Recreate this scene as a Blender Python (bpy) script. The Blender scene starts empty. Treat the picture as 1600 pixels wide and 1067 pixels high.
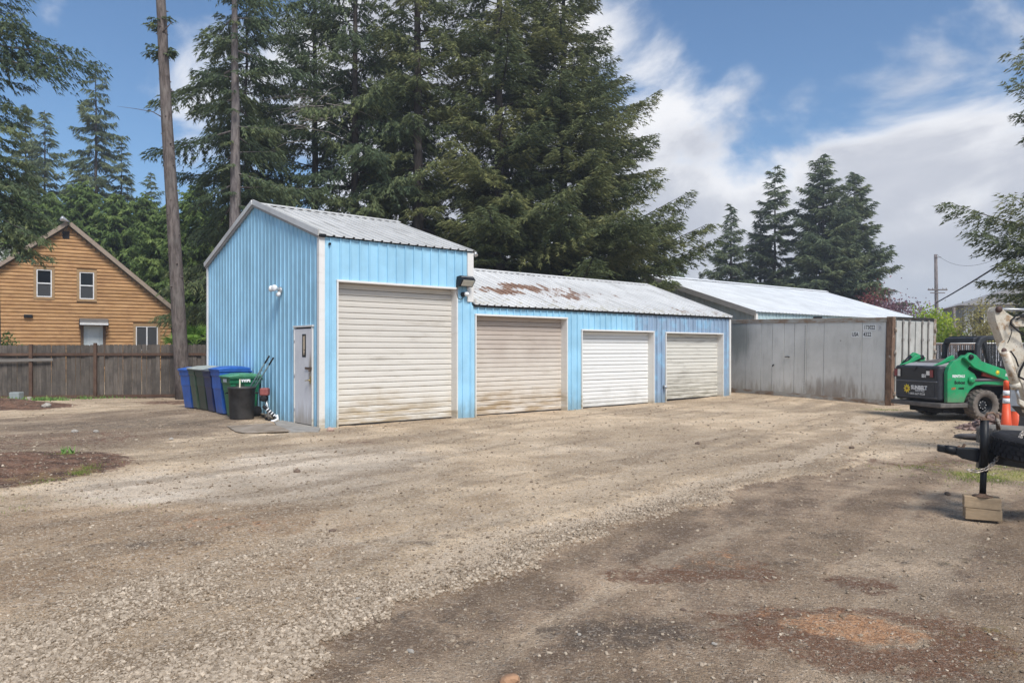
import bpy, bmesh, math, random
import numpy as np
from mathutils import Vector, Matrix, Euler

S = bpy.context.scene
C = S.collection
R = math.radians
random.seed(7)
RNG = np.random.default_rng(11)

# ------------------------------------------------------------------ camera
F = 1130.0      # focal length in pixels of the 1600 px wide photograph
cam_d = bpy.data.cameras.new('camera')
cam_d.sensor_width = 36.0
cam_d.lens = 36.0 * F / 1600.0
cam_d.shift_y = 12.5 / 1600.0
cam_d.clip_end = 3000.0
cam = bpy.data.objects.new('camera', cam_d)
cam.location = (0, 0, 1.65)
cam.rotation_euler = (R(90), 0, 0)
C.objects.link(cam)
S.camera = cam

# ------------------------------------------------------------------ colour management, sun
S.view_settings.view_transform = 'Standard'
S.view_settings.look = 'None'
S.view_settings.gamma = 1.0
S.view_settings.use_curve_mapping = False
S.view_settings.exposure = 0.68
SUN_DIR = Vector((0.34, -0.74, 0.98)).normalized()
sun_d = bpy.data.lights.new('sun', 'SUN')
sun_d.energy = 2.9
sun_d.angle = R(20)
sun_d.color = (1.0, 0.95, 0.88)
sun = bpy.data.objects.new('sun', sun_d)
sun.rotation_euler = SUN_DIR.to_track_quat('Z', 'Y').to_euler()
sun.location = (0, 0, 60)
C.objects.link(sun)

# ------------------------------------------------------------------ node helpers
class NT:
    def __init__(s, nt): s.t = nt
    def n(s, ty, **kw):
        x = s.t.nodes.new(ty)
        for k, v in kw.items():
            if k.startswith('_'): setattr(x, k[1:], v)
        return x
    def link(s, a, b): s.t.links.new(a, b)
    def put(s, sock, v):
        if isinstance(v, bpy.types.NodeSocket): s.link(v, sock)
        elif v is not None: sock.default_value = v
    def math(s, op, a, b=0.0, c=None, clamp=False):
        m = s.n('ShaderNodeMath'); m.operation = op; m.use_clamp = clamp
        s.put(m.inputs[0], a); s.put(m.inputs[1], b)
        if c is not None: s.put(m.inputs[2], c)
        return m.outputs[0]
    def vmath(s, op, a, b=None, scale=None):
        m = s.n('ShaderNodeVectorMath'); m.operation = op
        s.put(m.inputs[0], a)
        if b is not None: s.put(m.inputs[1], b)
        if scale is not None: s.put(m.inputs[3], scale)
        return m.outputs[1] if op in ('LENGTH', 'DOT_PRODUCT', 'DISTANCE') else m.outputs[0]
    def noise(s, vec, scale=5.0, detail=4.0, rough=0.6, dist=0.0):
        m = s.n('ShaderNodeTexNoise')
        s.put(m.inputs['Vector'], vec); m.inputs['Scale'].default_value = scale
        m.inputs['Detail'].default_value = detail; m.inputs['Roughness'].default_value = rough
        m.inputs['Distortion'].default_value = dist
        return m.outputs[0]
    def voro(s, vec, scale, feature='F1'):
        m = s.n('ShaderNodeTexVoronoi'); m.feature = feature
        s.put(m.inputs['Vector'], vec); m.inputs['Scale'].default_value = scale
        return m
    def rng(s, v, a, b, c=0.0, d=1.0, smooth=True):
        m = s.n('ShaderNodeMapRange'); m.interpolation_type = 'SMOOTHSTEP' if smooth else 'LINEAR'
        s.put(m.inputs[0], v)
        for i, q in enumerate((a, b, c, d)): s.put(m.inputs[i + 1], q)
        return m.outputs[0]
    def mix(s, f, a, b, mode='MIX'):
        m = s.n('ShaderNodeMix'); m.data_type = 'RGBA'; m.blend_type = mode
        s.put(m.inputs[0], f)
        s.put(m.inputs[6], (*a, 1) if isinstance(a, tuple) and len(a) == 3 else a)
        s.put(m.inputs[7], (*b, 1) if isinstance(b, tuple) and len(b) == 3 else b)
        return m.outputs[2]
    def sep(s, v):
        m = s.n('ShaderNodeSeparateXYZ'); s.put(m.inputs[0], v); return m.outputs
    def comb(s, x, y, z):
        m = s.n('ShaderNodeCombineXYZ')
        for i, q in enumerate((x, y, z)): s.put(m.inputs[i], q)
        return m.outputs[0]
    def coord(s, which='Object'):
        return s.n('ShaderNodeTexCoord').outputs[which]
    def pos(s): return s.n('ShaderNodeNewGeometry').outputs['Position']
    def attr(s, name, ty='GEOMETRY'):
        m = s.n('ShaderNodeAttribute'); m.attribute_name = name; m.attribute_type = ty; return m
    def objrand(s): return s.n('ShaderNodeObjectInfo').outputs['Random']
    def bump(s, h, strength=0.5, dist=0.01):
        m = s.n('ShaderNodeBump'); s.put(m.inputs['Height'], h)
        m.inputs['Strength'].default_value = strength; m.inputs['Distance'].default_value = dist
        return m.outputs[0]

def new_mat(name):
    m = bpy.data.materials.new(name); m.use_nodes = True
    return m, NT(m.node_tree), m.node_tree.nodes['Principled BSDF']

def fin(n, bs, col=None, rough=None, metal=None, normal=None, spec=None):
    if col is not None: n.put(bs.inputs['Base Color'], (*col, 1) if isinstance(col, tuple) else col)
    if rough is not None: n.put(bs.inputs['Roughness'], rough)
    if metal is not None: n.put(bs.inputs['Metallic'], metal)
    if normal is not None: n.put(bs.inputs['Normal'], normal)
    if spec is not None: bs.inputs['Specular IOR Level'].default_value = spec

# ------------------------------------------------------------------ world: daylight sky with broken cloud
W = bpy.data.worlds.new('World'); S.world = W; W.use_nodes = True
wn = NT(W.node_tree)
bg = W.node_tree.nodes['Background']
sky = wn.n('ShaderNodeTexSky'); sky.sky_type = 'NISHITA'; sky.sun_disc = False
sky.sun_elevation = math.asin(SUN_DIR.z); sky.sun_rotation = math.atan2(SUN_DIR.x, SUN_DIR.y)
sky.altitude = 200; sky.air_density = 1.0; sky.dust_density = 0.6; sky.ozone_density = 2.0
d = wn.vmath('NORMALIZE', wn.coord('Generated'))
dx, dy, dz = wn.sep(d)
warp = wn.vmath('MULTIPLY', d, (1.0, 1.0, 1.9))
n1 = wn.noise(warp, 3.6, 10.0, 0.58, 0.35)
n2 = wn.noise(wn.vmath('ADD', warp, (3.1, 1.7, 0.4)), 4.2, 8.0, 0.55, 0.3)
def sky_dir(px, py):
    return Vector(((px - 800) / F, 1.0, (546 - py) / F)).normalized()
BL = [(1080, 160, .085, .065, .38), (1010, 280, .14, .08, .24), (1330, 350, .42, .080, .34), (1480, 235, .15, .045, .34), (1200, 250, .08, .04, .12),
      (520, 200, .26, .24, .42), (800, 130, .20, .20, .34), (1530, 60, .13, .065, .36), (985, 75, .08, .04, .13),
      (1185, 60, .08, .035, .10), (250, 290, .09, .06, .22), (1250, 420, .5, .10, .28), (92, 20, .02, .03, .15)]
dens = wn.math('ADD', wn.math('MULTIPLY', wn.math('SUBTRACT', n1, 0.5), 1.75), -0.10)
for px, py, rx, rz, w in BL:
    c = sky_dir(px, py)
    q = wn.vmath('MULTIPLY', wn.vmath('SUBTRACT', d, tuple(c)), (1 / rx, 1 / rx, 1 / rz))
    ln = wn.vmath('LENGTH', q)
    dens = wn.math('ADD', dens, wn.rng(ln, 0.25, 1.45, w, 0.0))
b0 = sky_dir(180, 120)   # the deep blue opening on the left
q = wn.vmath('MULTIPLY', wn.vmath('SUBTRACT', d, tuple(b0)), (2.6, 2.6, 4.0))
dens = wn.math('ADD', dens, wn.rng(wn.vmath('LENGTH', q), 0.5, 1.3, -0.30, 0.0))
b0 = sky_dir(1310, 105)
q = wn.vmath('MULTIPLY', wn.vmath('SUBTRACT', d, tuple(b0)), (2.6, 2.6, 7.5))
dens = wn.math('ADD', dens, wn.rng(wn.vmath('LENGTH', q), 0.1, 1.3, -0.25, 0.0))
mask = wn.rng(dens, -0.14, 0.26)
shade = wn.math('ADD', wn.math('MULTIPLY', wn.math('SUBTRACT', n2, 0.5), 1.9), wn.rng(dens, 0.05, 0.50, 0.78, 0.28))
cl = wn.mix(wn.rng(shade, 0.15, 0.85), (4.1, 4.2, 4.6), (6.9, 6.85, 6.9))
hz = wn.rng(dz, 0.0, 0.13, 1.0, 0.0)
cl = wn.mix(wn.math('MULTIPLY', hz, 0.75), cl, (5.0, 5.55, 6.2))
skyc = wn.mix(1.0, sky.outputs[0], (0.64, 0.80, 0.90), 'MULTIPLY')
skyc = wn.mix(wn.math('MULTIPLY', hz, 0.9), skyc, (4.6, 5.3, 6.1))
final = wn.mix(wn.math('MULTIPLY', mask, 0.93), skyc, cl)
wn.link(final, bg.inputs['Color'])
bg.inputs['Strength'].default_value = 0.098

# ------------------------------------------------------------------ object helpers
def tag(o, label=None, cat=None, group=None, kind=None):
    if label: o['label'] = label
    if cat: o['category'] = cat
    if group: o['group'] = group
    if kind: o['kind'] = kind
    return o

def link_mesh(name, me, parent=None):
    o = bpy.data.objects.new(name, me); C.objects.link(o)
    if parent is not None: o.parent = parent
    return o

def thing(name, label, cat, loc=(0, 0, 0), rot=(0, 0, 0), group=None):
    o = bpy.data.objects.new(name, None); C.objects.link(o)
    o.location = loc; o.rotation_euler = rot; o.empty_display_size = 0.3
    return tag(o, label, cat, group)

def copy_tree(o, parent=None):
    c = o.copy(); C.objects.link(c)
    if parent is not None: c.parent = parent
    for ch in list(o.children): copy_tree(ch, c)
    return c

class MB:
    def __init__(s): s.v = []; s.f = []; s.sm = []
    def add(s, vs, fs, smooth=False):
        b = len(s.v); s.v += [tuple(p) for p in vs]
        for f in fs: s.f.append(tuple(b + i for i in f)); s.sm.append(smooth)
        return s
    def box(s, x0, x1, y0, y1, z0, z1):
        vs = [(x, y, z) for z in (z0, z1) for y in (y0, y1) for x in (x0, x1)]
        return s.add(vs, [(0, 2, 3, 1), (4, 5, 7, 6), (0, 1, 5, 4), (2, 6, 7, 3), (0, 4, 6, 2), (1, 3, 7, 5)])
    def bar(s, p0, p1, w, h, up=(0, 0, 1)):
        p0 = Vector(p0); p1 = Vector(p1); d = (p1 - p0).normalized()
        a = d.cross(Vector(up))
        if a.length < 1e-4: a = d.cross(Vector((1, 0, 0)))
        a.normalize(); b = a.cross(d)
        vs = []
        for p in (p0, p1):
            for sa, sb in ((-1, -1), (1, -1), (1, 1), (-1, 1)):
                vs.append(p + a * sa * w / 2 + b * sb * h / 2)
        return s.add(vs, [(0, 1, 2, 3), (7, 6, 5, 4), (0, 4, 5, 1), (1, 5, 6, 2), (2, 6, 7, 3), (3, 7, 4, 0)])
    def tube(s, pts, r, n=10, cap=True, smooth=True):
        pts = [Vector(p) for p in pts]
        rs = r if isinstance(r, (list, tuple)) else [r] * len(pts)
        vs = []; prev = None
        for i, p in enumerate(pts):
            t = (pts[min(i + 1, len(pts) - 1)] - pts[max(i - 1, 0)]).normalized()
            if prev is None:
                a = t.cross(Vector((0, 0, 1)))
                if a.length < 1e-3: a = t.cross(Vector((1, 0, 0)))
            else: a = prev - t * prev.dot(t)
            a.normalize(); prev = a; b = t.cross(a)
            for k in range(n):
                g = 2 * math.pi * k / n
                vs.append(p + (a * math.cos(g) + b * math.sin(g)) * rs[i])
        fs = []
        for i in range(len(pts) - 1):
            for k in range(n):
                fs.append((i * n + k, i * n + (k + 1) % n, (i + 1) * n + (k + 1) % n, (i + 1) * n + k))
        s.add(vs, fs, smooth)
        if cap:
            b = len(s.v) - len(vs)
            s.f.append(tuple(b + k for k in reversed(range(n)))); s.sm.append(False)
            s.f.append(tuple(b + (len(pts) - 1) * n + k for k in range(n))); s.sm.append(False)
        return s
    def lathe(s, prof, n=24, origin=(0, 0, 0), axis=(0, 0, 1), smooth=True, closed=False):
        o = Vector(origin); ax = Vector(axis).normalized()
        a = ax.cross(Vector((0, 0, 1)))
        if a.length < 1e-3: a = Vector((1, 0, 0))
        a.normalize(); b = ax.cross(a)
        vs = []
        for (r, h) in prof:
            for k in range(n):
                g = 2 * math.pi * k / n
                vs.append(o + ax * h + (a * math.cos(g) + b * math.sin(g)) * r)
        m = len(prof); fs = []
        for i in range(m if closed else m - 1):
            j = (i + 1) % m
            for k in range(n):
                fs.append((i * n + k, i * n + (k + 1) % n, j * n + (k + 1) % n, j * n + k))
        return s.add(vs, fs, smooth)
    def prism(s, poly, axis_o, ax_u, ax_v, ax_w, w0, w1):
        """poly in (u,v), extruded along w from w0 to w1"""
        o = Vector(axis_o); U = Vector(ax_u); V = Vector(ax_v); Wv = Vector(ax_w)
        n = len(poly)
        vs = [o + U * a + V * b + Wv * w0 for a, b in poly] + [o + U * a + V * b + Wv * w1 for a, b in poly]
        fs = [tuple(range(n))[::-1], tuple(range(n, 2 * n))] + [(i, (i + 1) % n, n + (i + 1) % n, n + i) for i in range(n)]
        return s.add(vs, fs)
    def mesh(s, name):
        me = bpy.data.meshes.new(name); me.from_pydata(s.v, [], s.f)
        me.polygons.foreach_set('use_smooth', s.sm); me.update()
        bm = bmesh.new(); bm.from_mesh(me); bmesh.ops.recalc_face_normals(bm, faces=bm.faces); bm.to_mesh(me); bm.free()
        return me
    def build(s, name, m, parent=None, bevel=0.0, seg=2, label=None, kind=None):
        me = s.mesh(name); me.materials.append(m)
        o = link_mesh(name, me, parent)
        if bevel:
            b = o.modifiers.new('bevel', 'BEVEL'); b.width = bevel; b.segments = seg; b.limit_method = 'ANGLE'
            b.angle_limit = R(35)
        if label: o['label'] = label
        if kind: o['kind'] = kind
        return o

def np_mesh(name, V, T, m, tint=None, parent=None, quads=False):
    """fast mesh from numpy triangles"""
    k = T.shape[1]
    me = bpy.data.meshes.new(name)
    me.vertices.add(len(V)); me.vertices.foreach_set('co', V.astype(np.float32).ravel())
    me.loops.add(T.size); me.loops.foreach_set('vertex_index', T.astype(np.int32).ravel())
    me.polygons.add(len(T)); me.polygons.foreach_set('loop_start', np.arange(0, T.size, k, dtype=np.int32))
    me.polygons.foreach_set('loop_total', np.full(len(T), k, dtype=np.int32))
    me.update(calc_edges=True); me.validate()
    if tint is not None:
        a = me.attributes.new('tint', 'FLOAT', 'POINT'); a.data.foreach_set('value', tint.astype(np.float32))
    me.materials.append(m)
    return link_mesh(name, me, parent) if parent is not False else me

def text_mesh(name, txt, size, m, parent, origin, ux, uy, bold=0.0, align='CENTER', xs=1.0, depth=0.0):
    """flat print: lettering laid on a surface; ux = reading direction, uy = up direction"""
    cu = bpy.data.curves.new(name, 'FONT'); cu.body = txt; cu.size = size; cu.align_x = align; cu.align_y = 'CENTER'
    cu.offset = bold; cu.extrude = depth; cu.resolution_u = 3
    o = bpy.data.objects.new('t', cu); C.objects.link(o)
    dg = bpy.context.evaluated_depsgraph_get()
    me = bpy.data.meshes.new_from_object(o.evaluated_get(dg)); me.name = name
    bpy.data.objects.remove(o); bpy.data.curves.remove(cu)
    ux = Vector(ux).normalized(); uy = Vector(uy).normalized(); uz = ux.cross(uy)
    M = Matrix((( ux.x * xs, uy.x, uz.x, origin[0]), (ux.y * xs, uy.y, uz.y, origin[1]), (ux.z * xs, uy.z, uz.z, origin[2]), (0, 0, 0, 1)))
    me.transform(M); me.materials.clear(); me.materials.append(m)
    return link_mesh(name, me, parent)

def gxy(px, py, z=0.0):
    """a ground point read off the photograph"""
    Y = (1.65 - z) * F / (py - 546.0)
    return ((px - 800) / F * Y, Y)

def smst(a, b, x):
    t = np.clip((x - a) / (b - a), 0, 1); return t * t * (3 - 2 * t)

def gz0(X, Y):
    """terrain height: nearly level yard, a little higher by the bins and at the container"""
    X = np.asarray(X, float); Y = np.asarray(Y, float)
    z = 0.15 * smst(19, 27, Y) * smst(3, 9, X) * (1 - smst(10.5, 14, X) * (1 - smst(26, 34, Y)))
    z = z + 0.09 * np.exp(-(((X + 7.4) / 2.6) ** 2 + ((Y - 18.6) / 3.0) ** 2))
    z = z + 0.24 * np.exp(-(((X + 15.3) / 1.7) ** 2 + ((Y - 21.2) / .8) ** 2))     # soil mound
    z = z + 0.13 * np.exp(-(((X + 7.3) / 1.3) ** 2 + ((Y - 10.2) / 1.2) ** 2)) + 0.05 * np.exp(-(((X + 8.2) / 2.2) ** 2 + ((Y - 13.4) / 1.6) ** 2))
    return z
def gz(x, y): return float(gz0(x, y))

GU = Vector((0.7668, 0.6419, 0)); GV = Vector((-0.6419, 0.7668, 0)); GC = Vector((-3.993, 15.04, 0))
GANG = math.atan2(0.6419, 0.7668)
# ================================================================== MATERIALS
def m_plain(name, col, rough=0.6, metal=0.0, var=0.12, scale=6.0, bump=0.0, spec=None):
    m, n, b = new_mat(name)
    v = n.noise(n.coord(), scale, 5.0, 0.65)
    lo = tuple(c * (1 - var) for c in col); hi = tuple(min(1, c * (1 + var)) for c in col)
    c = n.mix(n.rng(v, 0.3, 0.7), lo, hi)
    fin(n, b, c, n.rng(v, 0.2, 0.8, max(0, rough - .08), min(1, rough + .08)), metal, spec=spec)
    if bump: fin(n, b, normal=n.bump(n.noise(n.coord(), scale * 6, 4, .7), bump, 0.004))
    return m

def m_siding(name, base, patch=None):
    """painted ribbed steel: faint chalky blotches, runs, dark grime near the ground, rust flecks"""
    m, n, b = new_mat(name)
    o = n.coord(); x, y, z = n.sep(o)
    big = n.noise(o, 0.9, 5, 0.6)
    run = n.noise(n.vmath('MULTIPLY', o, (9.0, 9.0, 0.55)), 1.0, 6, 0.65)
    lo = tuple(c * .86 for c in base); hi = tuple(min(1, c * 1.10) for c in base)
    c = n.mix(n.rng(big, .3, .7), lo, hi)
    c = n.mix(n.math('MULTIPLY', n.rng(run, .50, .75), 0.20), c, tuple(v * .66 for v in base))
    c = n.mix(n.math('MULTIPLY', n.rng(run, .2, .42, 1, 0), 0.06), c, (0.62, 0.72, 0.78))
    if patch:      # the repainted duller stretch at the right-hand end
        e = n.math('ADD', x, n.math('MULTIPLY', n.math('SUBTRACT', n.noise(o, 6, 3, .6), .5), .10))
        pc = n.mix(n.rng(run, .3, .72), patch, tuple(v * .68 for v in patch))
        pc = n.mix(n.math('MULTIPLY', n.rng(n.noise(o, 2.2, 4, .6), .48, .66), .55), pc, (.27, .53, .72))
        c = n.mix(n.rng(e, 9.93, 10.0), c, pc)
    g = n.math('ADD', z, n.math('MULTIPLY', n.math('SUBTRACT', n.noise(n.vmath('MULTIPLY', o, (3, 3, 1)), 2.0, 5, .7), .5), 1.1))
    c = n.mix(n.rng(g, -0.1, 0.55, 0.55, 0.0), c, (0.16, 0.20, 0.20))
    sp = n.voro(o, 2.3).outputs['Distance']
    c = n.mix(n.rng(sp, 0.012, 0.035, 0.85, 0.0), c, (0.07, 0.06, 0.07))
    fin(n, b, c, n.rng(run, .3, .8, .42, .62), 0.0, n.bump(n.noise(o, 1.6, 3, .5), .35, .03), .4)
    return m

def m_slat(name, top, low, stain, stain_h=1.0, grime=0.3):
    m, n, b = new_mat(name)
    p = n.pos(); x, y, z = n.sep(p)
    rd = n.objrand()
    st = n.noise(n.vmath('MULTIPLY', p, (1.2, 1.2, 9.0)), 1.0, 6, .65)
    bl = n.noise(p, 1.3, 4, .6)
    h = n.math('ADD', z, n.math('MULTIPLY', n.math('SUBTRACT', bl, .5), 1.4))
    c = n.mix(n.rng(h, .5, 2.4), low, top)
    c = n.mix(n.math('MULTIPLY', n.rng(h, 0.0, stain_h, 1, 0), n.rng(st, .32, .60)), c, stain)
    c = n.mix(n.math('MULTIPLY', n.rng(st, .52, .72), grime), c, tuple(v * .5 for v in stain))
    c = n.mix(n.rng(rd, 0, 1, 0, .13), c, tuple(v * .72 for v in low))
    sp = n.voro(p, 1.7).outputs['Distance']
    c = n.mix(n.rng(sp, .01, .03, .7, 0), c, (.12, .09, .07))
    fin(n, b, c, n.rng(st, .3, .7, .5, .7), 0.0, n.bump(n.noise(p, 1.1, 3, .5), .25, .02), .35)
    return m

def m_roof(name, base, rusty=False, grime=.35):
    m, n, b = new_mat(name)
    o = n.coord(); x, y, z = n.sep(o)
    st = n.noise(n.vmath('MULTIPLY', o, (7.0, 0.6, 0.6)), 1.0, 6, .65)
    bl = n.noise(o, .8, 5, .6)
    c = n.mix(n.rng(bl, .3, .7), tuple(v * .84 for v in base), base)
    c = n.mix(n.math('MULTIPLY', n.rng(st, .48, .66), grime), c, (.16, .155, .14))
    rough = .5
    if rusty:
        # rust patches sit along the sheets, thick in the middle of the left half
        s2 = n.noise(n.vmath('MULTIPLY', o, (5.0, 1.3, 1.3)), 1.0, 5, .72)
        r = n.math('MULTIPLY', n.math('SUBTRACT', s2, .5), 1.5)
        for cx, cy, rx, ry, w in ((4.75, 1.15, .50, .30, .40), (5.9, 1.35, .8, .42, .46), (7.0, 1.95, .85, .42, .48), (8.3, 1.6, 1.2, .9, .24), (9.8, 1.4, 2.6, 1.0, .19), (6.8, .9, 1.5, .5, .16), (13.3, .35, 1.9, .5, .26), (12.2, 3.2, 2.2, .6, .1)):
            q = n.vmath('LENGTH', n.comb(n.math('DIVIDE', n.math('SUBTRACT', x, cx), rx), n.math('DIVIDE', n.math('SUBTRACT', y, cy), ry), 0.0))
            r = n.math('ADD', r, n.rng(q, .3, 1.4, w, 0))
        rm = n.rng(r, .30, .40)
        rc = n.mix(n.rng(n.noise(o, 9, 4, .6), .35, .65), (.19, .105, .070), (.34, .225, .165))
        c = n.mix(rm, c, rc)
        lich = n.rng(n.math('ADD', n.noise(o, 5, 5, .7), n.rng(y, 0, 1.2, .12, 0)), .60, .72)
        c = n.mix(n.math('MULTIPLY', lich, .5), c, (.38, .34, .22))
    fin(n, b, c, n.rng(st, .3, .7, .36, .6), .15, n.bump(n.noise(o, 1.3, 3, .5), .3, .03), .45)
    return m

def m_wood(name, a, c2, grain=(1, 1, 14), scale=3.0, rough=.85, weather=None, knots=False, objvar=.35):
    m, n, b = new_mat(name)
    o = n.coord(); rd = n.objrand()
    off = n.vmath('ADD', n.vmath('MULTIPLY', o, grain), n.comb(n.math('MULTIPLY', rd, 37.0), n.math('MULTIPLY', rd, 11.0), n.math('MULTIPLY', rd, 23.0)))
    g = n.noise(off, scale, 6, .7, .4)
    c = n.mix(n.rng(g, .3, .7), a, c2)
    if weather:
        w = n.noise(n.vmath('ADD', o, n.comb(n.math('MULTIPLY', rd, 9.0), 0.0, n.math('MULTIPLY', rd, 4.0))), 1.4, 5, .7)
        c = n.mix(n.rng(w, .42, .68), c, weather)
    if knots:
        k = n.voro(n.vmath('MULTIPLY', off, (.35, .35, .35)), 2.2).outputs['Distance']
        c = n.mix(n.rng(k, .05, .13, .75, 0), c, tuple(v * .35 for v in a))
    c = n.mix(n.rng(rd, 0, 1, 0, objvar, smooth=False), c, tuple(v * .55 for v in a))
    fin(n, b, c, rough, 0, n.bump(g, .5, .006), .25)
    return m

M = {}
BLUE = (.305, .555, .725)
M['blue'] = m_siding('blue_paint', BLUE)
M['blue_low'] = m_siding('blue_paint_low', BLUE, (.295, .405, .545))
M['grey_siding'] = m_siding('grey_green_paint', (.34, .40, .42))
M['pale_siding'] = m_siding('pale_blue_paint', (.42, .55, .58))
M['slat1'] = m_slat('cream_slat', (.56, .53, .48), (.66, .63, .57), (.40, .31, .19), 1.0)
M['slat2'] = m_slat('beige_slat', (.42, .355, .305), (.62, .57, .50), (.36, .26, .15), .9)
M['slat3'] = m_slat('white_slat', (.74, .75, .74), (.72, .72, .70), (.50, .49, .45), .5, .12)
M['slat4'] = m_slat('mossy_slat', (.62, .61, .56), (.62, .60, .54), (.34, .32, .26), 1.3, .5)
M['trim'] = m_slat('white_trim', (.70, .69, .67), (.68, .66, .61), (.42, .36, .26), .45, .18)
M['roof_a'] = m_roof('weathered_roof', (.64, .635, .615))
M['roof_b'] = m_roof('rusting_roof', (.74, .735, .72), True, .28)
M['roof_c'] = m_roof('pale_roof', (.84, .86, .87), False, .05)
M['rake'] = m_plain('rake_trim', (.30, .29, .28), .6)
M['dark'] = m_plain('dark_gap', (.02, .02, .022), .9)
M['black'] = m_plain('black_paint', (.012, .013, .015), .42, var=.3, spec=.22)
M['rubber'] = m_plain('black_rubber', (.020, .020, .022), .8, var=.35, scale=9, bump=.4, spec=.2)
M['galv'] = m_plain('galvanised_steel', (.42, .43, .44), .42, .6, .2)
M['white'] = m_plain('white_plastic', (.72, .73, .74), .45, var=.08)
M['glass_dark'] = None
m, n, b = new_mat('dark_glass'); fin(n, b, (.012, .014, .017), .08, 0); b.inputs['Specular IOR Level'].default_value = .22; M['glass'] = m
m, n, b = new_mat('insect_screen'); fin(n, b, (.045, .048, .052), .75, 0); M['screen'] = m
m, n, b = new_mat('lamp_lens'); fin(n, b, n.mix(n.rng(n.noise(n.coord(), 60, 3), .3, .7), (.42, .42, .36), (.55, .54, .47)), .2, 0); M['lens'] = m
M['log'] = m_wood('cedar_siding', (.46, .255, .110), (.62, .385, .195), (1.2, 6, 14), 1.3, .7, (.40, .225, .11), True, .30)
M['log_trim'] = m_wood('house_trim', (.36, .23, .12), (.44, .30, .17), (1, 1, 1), 4)
M['fence'] = m_wood('weathered_board', (.088, .074, .062), (.165, .142, .122), (9, 9, .9), 2.2, .92, (.07, .062, .055), False, .45)
M['fence_rail'] = m_wood('weathered_rail', (.085, .05, .035), (.14, .088, .062), (1, 1, 1), 3, .9)
M['timber'] = m_wood('block_timber', (.29, .21, .13), (.47, .35, .225), (2, 9, 9), 2, .85, (.24, .18, .12), False, .2)
M['ply'] = m_wood('old_plywood', (.27, .22, .17), (.36, .31, .26), (3, 1, 1), 2, .9, (.20, .16, .12), False, .2)

def m_bark(name, a, c2):
    m, n, b = new_mat(name)
    o = n.coord()
    g = n.noise(n.vmath('MULTIPLY', o, (7, 7, 1.3)), 1.6, 7, .75, .6)
    f = n.noise(o, 22, 5, .7)
    c = n.mix(n.rng(g, .34, .66), a, c2)
    c = n.mix(n.rng(n.noise(o, 1.1, 3, .5), .5, .7, 0, .4), c, (.20, .19, .17))
    fin(n, b, c, .95, 0, n.bump(n.math('ADD', g, n.math('MULTIPLY', f, .4)), .9, .04), .15)
    return m
M['bark'] = m_bark('fir_bark', (.07, .056, .05), (.19, .16, .145))
M['bark_grey'] = m_bark('grey_bark', (.10, .085, .085), (.24, .21, .20))
M['bark_dark'] = m_bark('dark_bark', (.03, .025, .023), (.085, .07, .06))

def m_leaf(name, dark, mid, tip, trans=.25):
    m, n, b = new_mat(name)
    t = n.attr('tint').outputs['Fac']
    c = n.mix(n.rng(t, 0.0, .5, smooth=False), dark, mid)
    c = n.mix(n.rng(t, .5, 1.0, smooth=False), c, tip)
    rd = n.objrand()
    c = n.mix(n.rng(rd, 0, 1, 0, .25), c, tuple(v * .7 for v in mid))
    fin(n, b, c, .75, 0, spec=.2)
    tr = n.n('ShaderNodeBsdfTranslucent'); n.put(tr.inputs[0], c)
    mx = n.n('ShaderNodeMixShader'); mx.inputs[0].default_value = trans
    n.link(b.outputs[0], mx.inputs[1]); n.link(tr.outputs[0], mx.inputs[2])
    n.link(mx.outputs[0], m.node_tree.nodes['Material Output'].inputs[0])
    return m
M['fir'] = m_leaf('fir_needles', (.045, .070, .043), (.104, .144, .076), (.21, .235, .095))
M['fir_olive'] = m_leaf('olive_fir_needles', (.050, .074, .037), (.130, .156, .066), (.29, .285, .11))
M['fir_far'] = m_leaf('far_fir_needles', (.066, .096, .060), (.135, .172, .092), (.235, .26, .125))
M['cedar'] = m_leaf('cedar_fronds', (.058, .100, .034), (.145, .215, .062), (.30, .38, .12), .35)
M['lime'] = m_leaf('fresh_leaves', (.14, .22, .02), (.32, .43, .04), (.54, .62, .10), .45)
M['shrub'] = m_leaf('sparse_shrub_leaves', (.17, .15, .07), (.34, .30, .14), (.56, .50, .16), .35)
M['plum'] = m_leaf('plum_leaves', (.10, .035, .04), (.24, .075, .075), (.36, .15, .13), .3)
M['plum2'] = m_leaf('mauve_plum_leaves', (.13, .075, .095), (.25, .15, .18), (.36, .25, .28), .3)
M['palm'] = m_leaf('palm_fronds', (.08, .17, .03), (.20, .36, .06), (.42, .58, .16), .4)
M['grass'] = m_leaf('grass_blades', (.12, .17, .04), (.23, .30, .06), (.40, .46, .13), .4)
M['weed'] = m_leaf('weed_leaves', (.09, .19, .05), (.16, .30, .08), (.30, .42, .14), .3)

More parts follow.
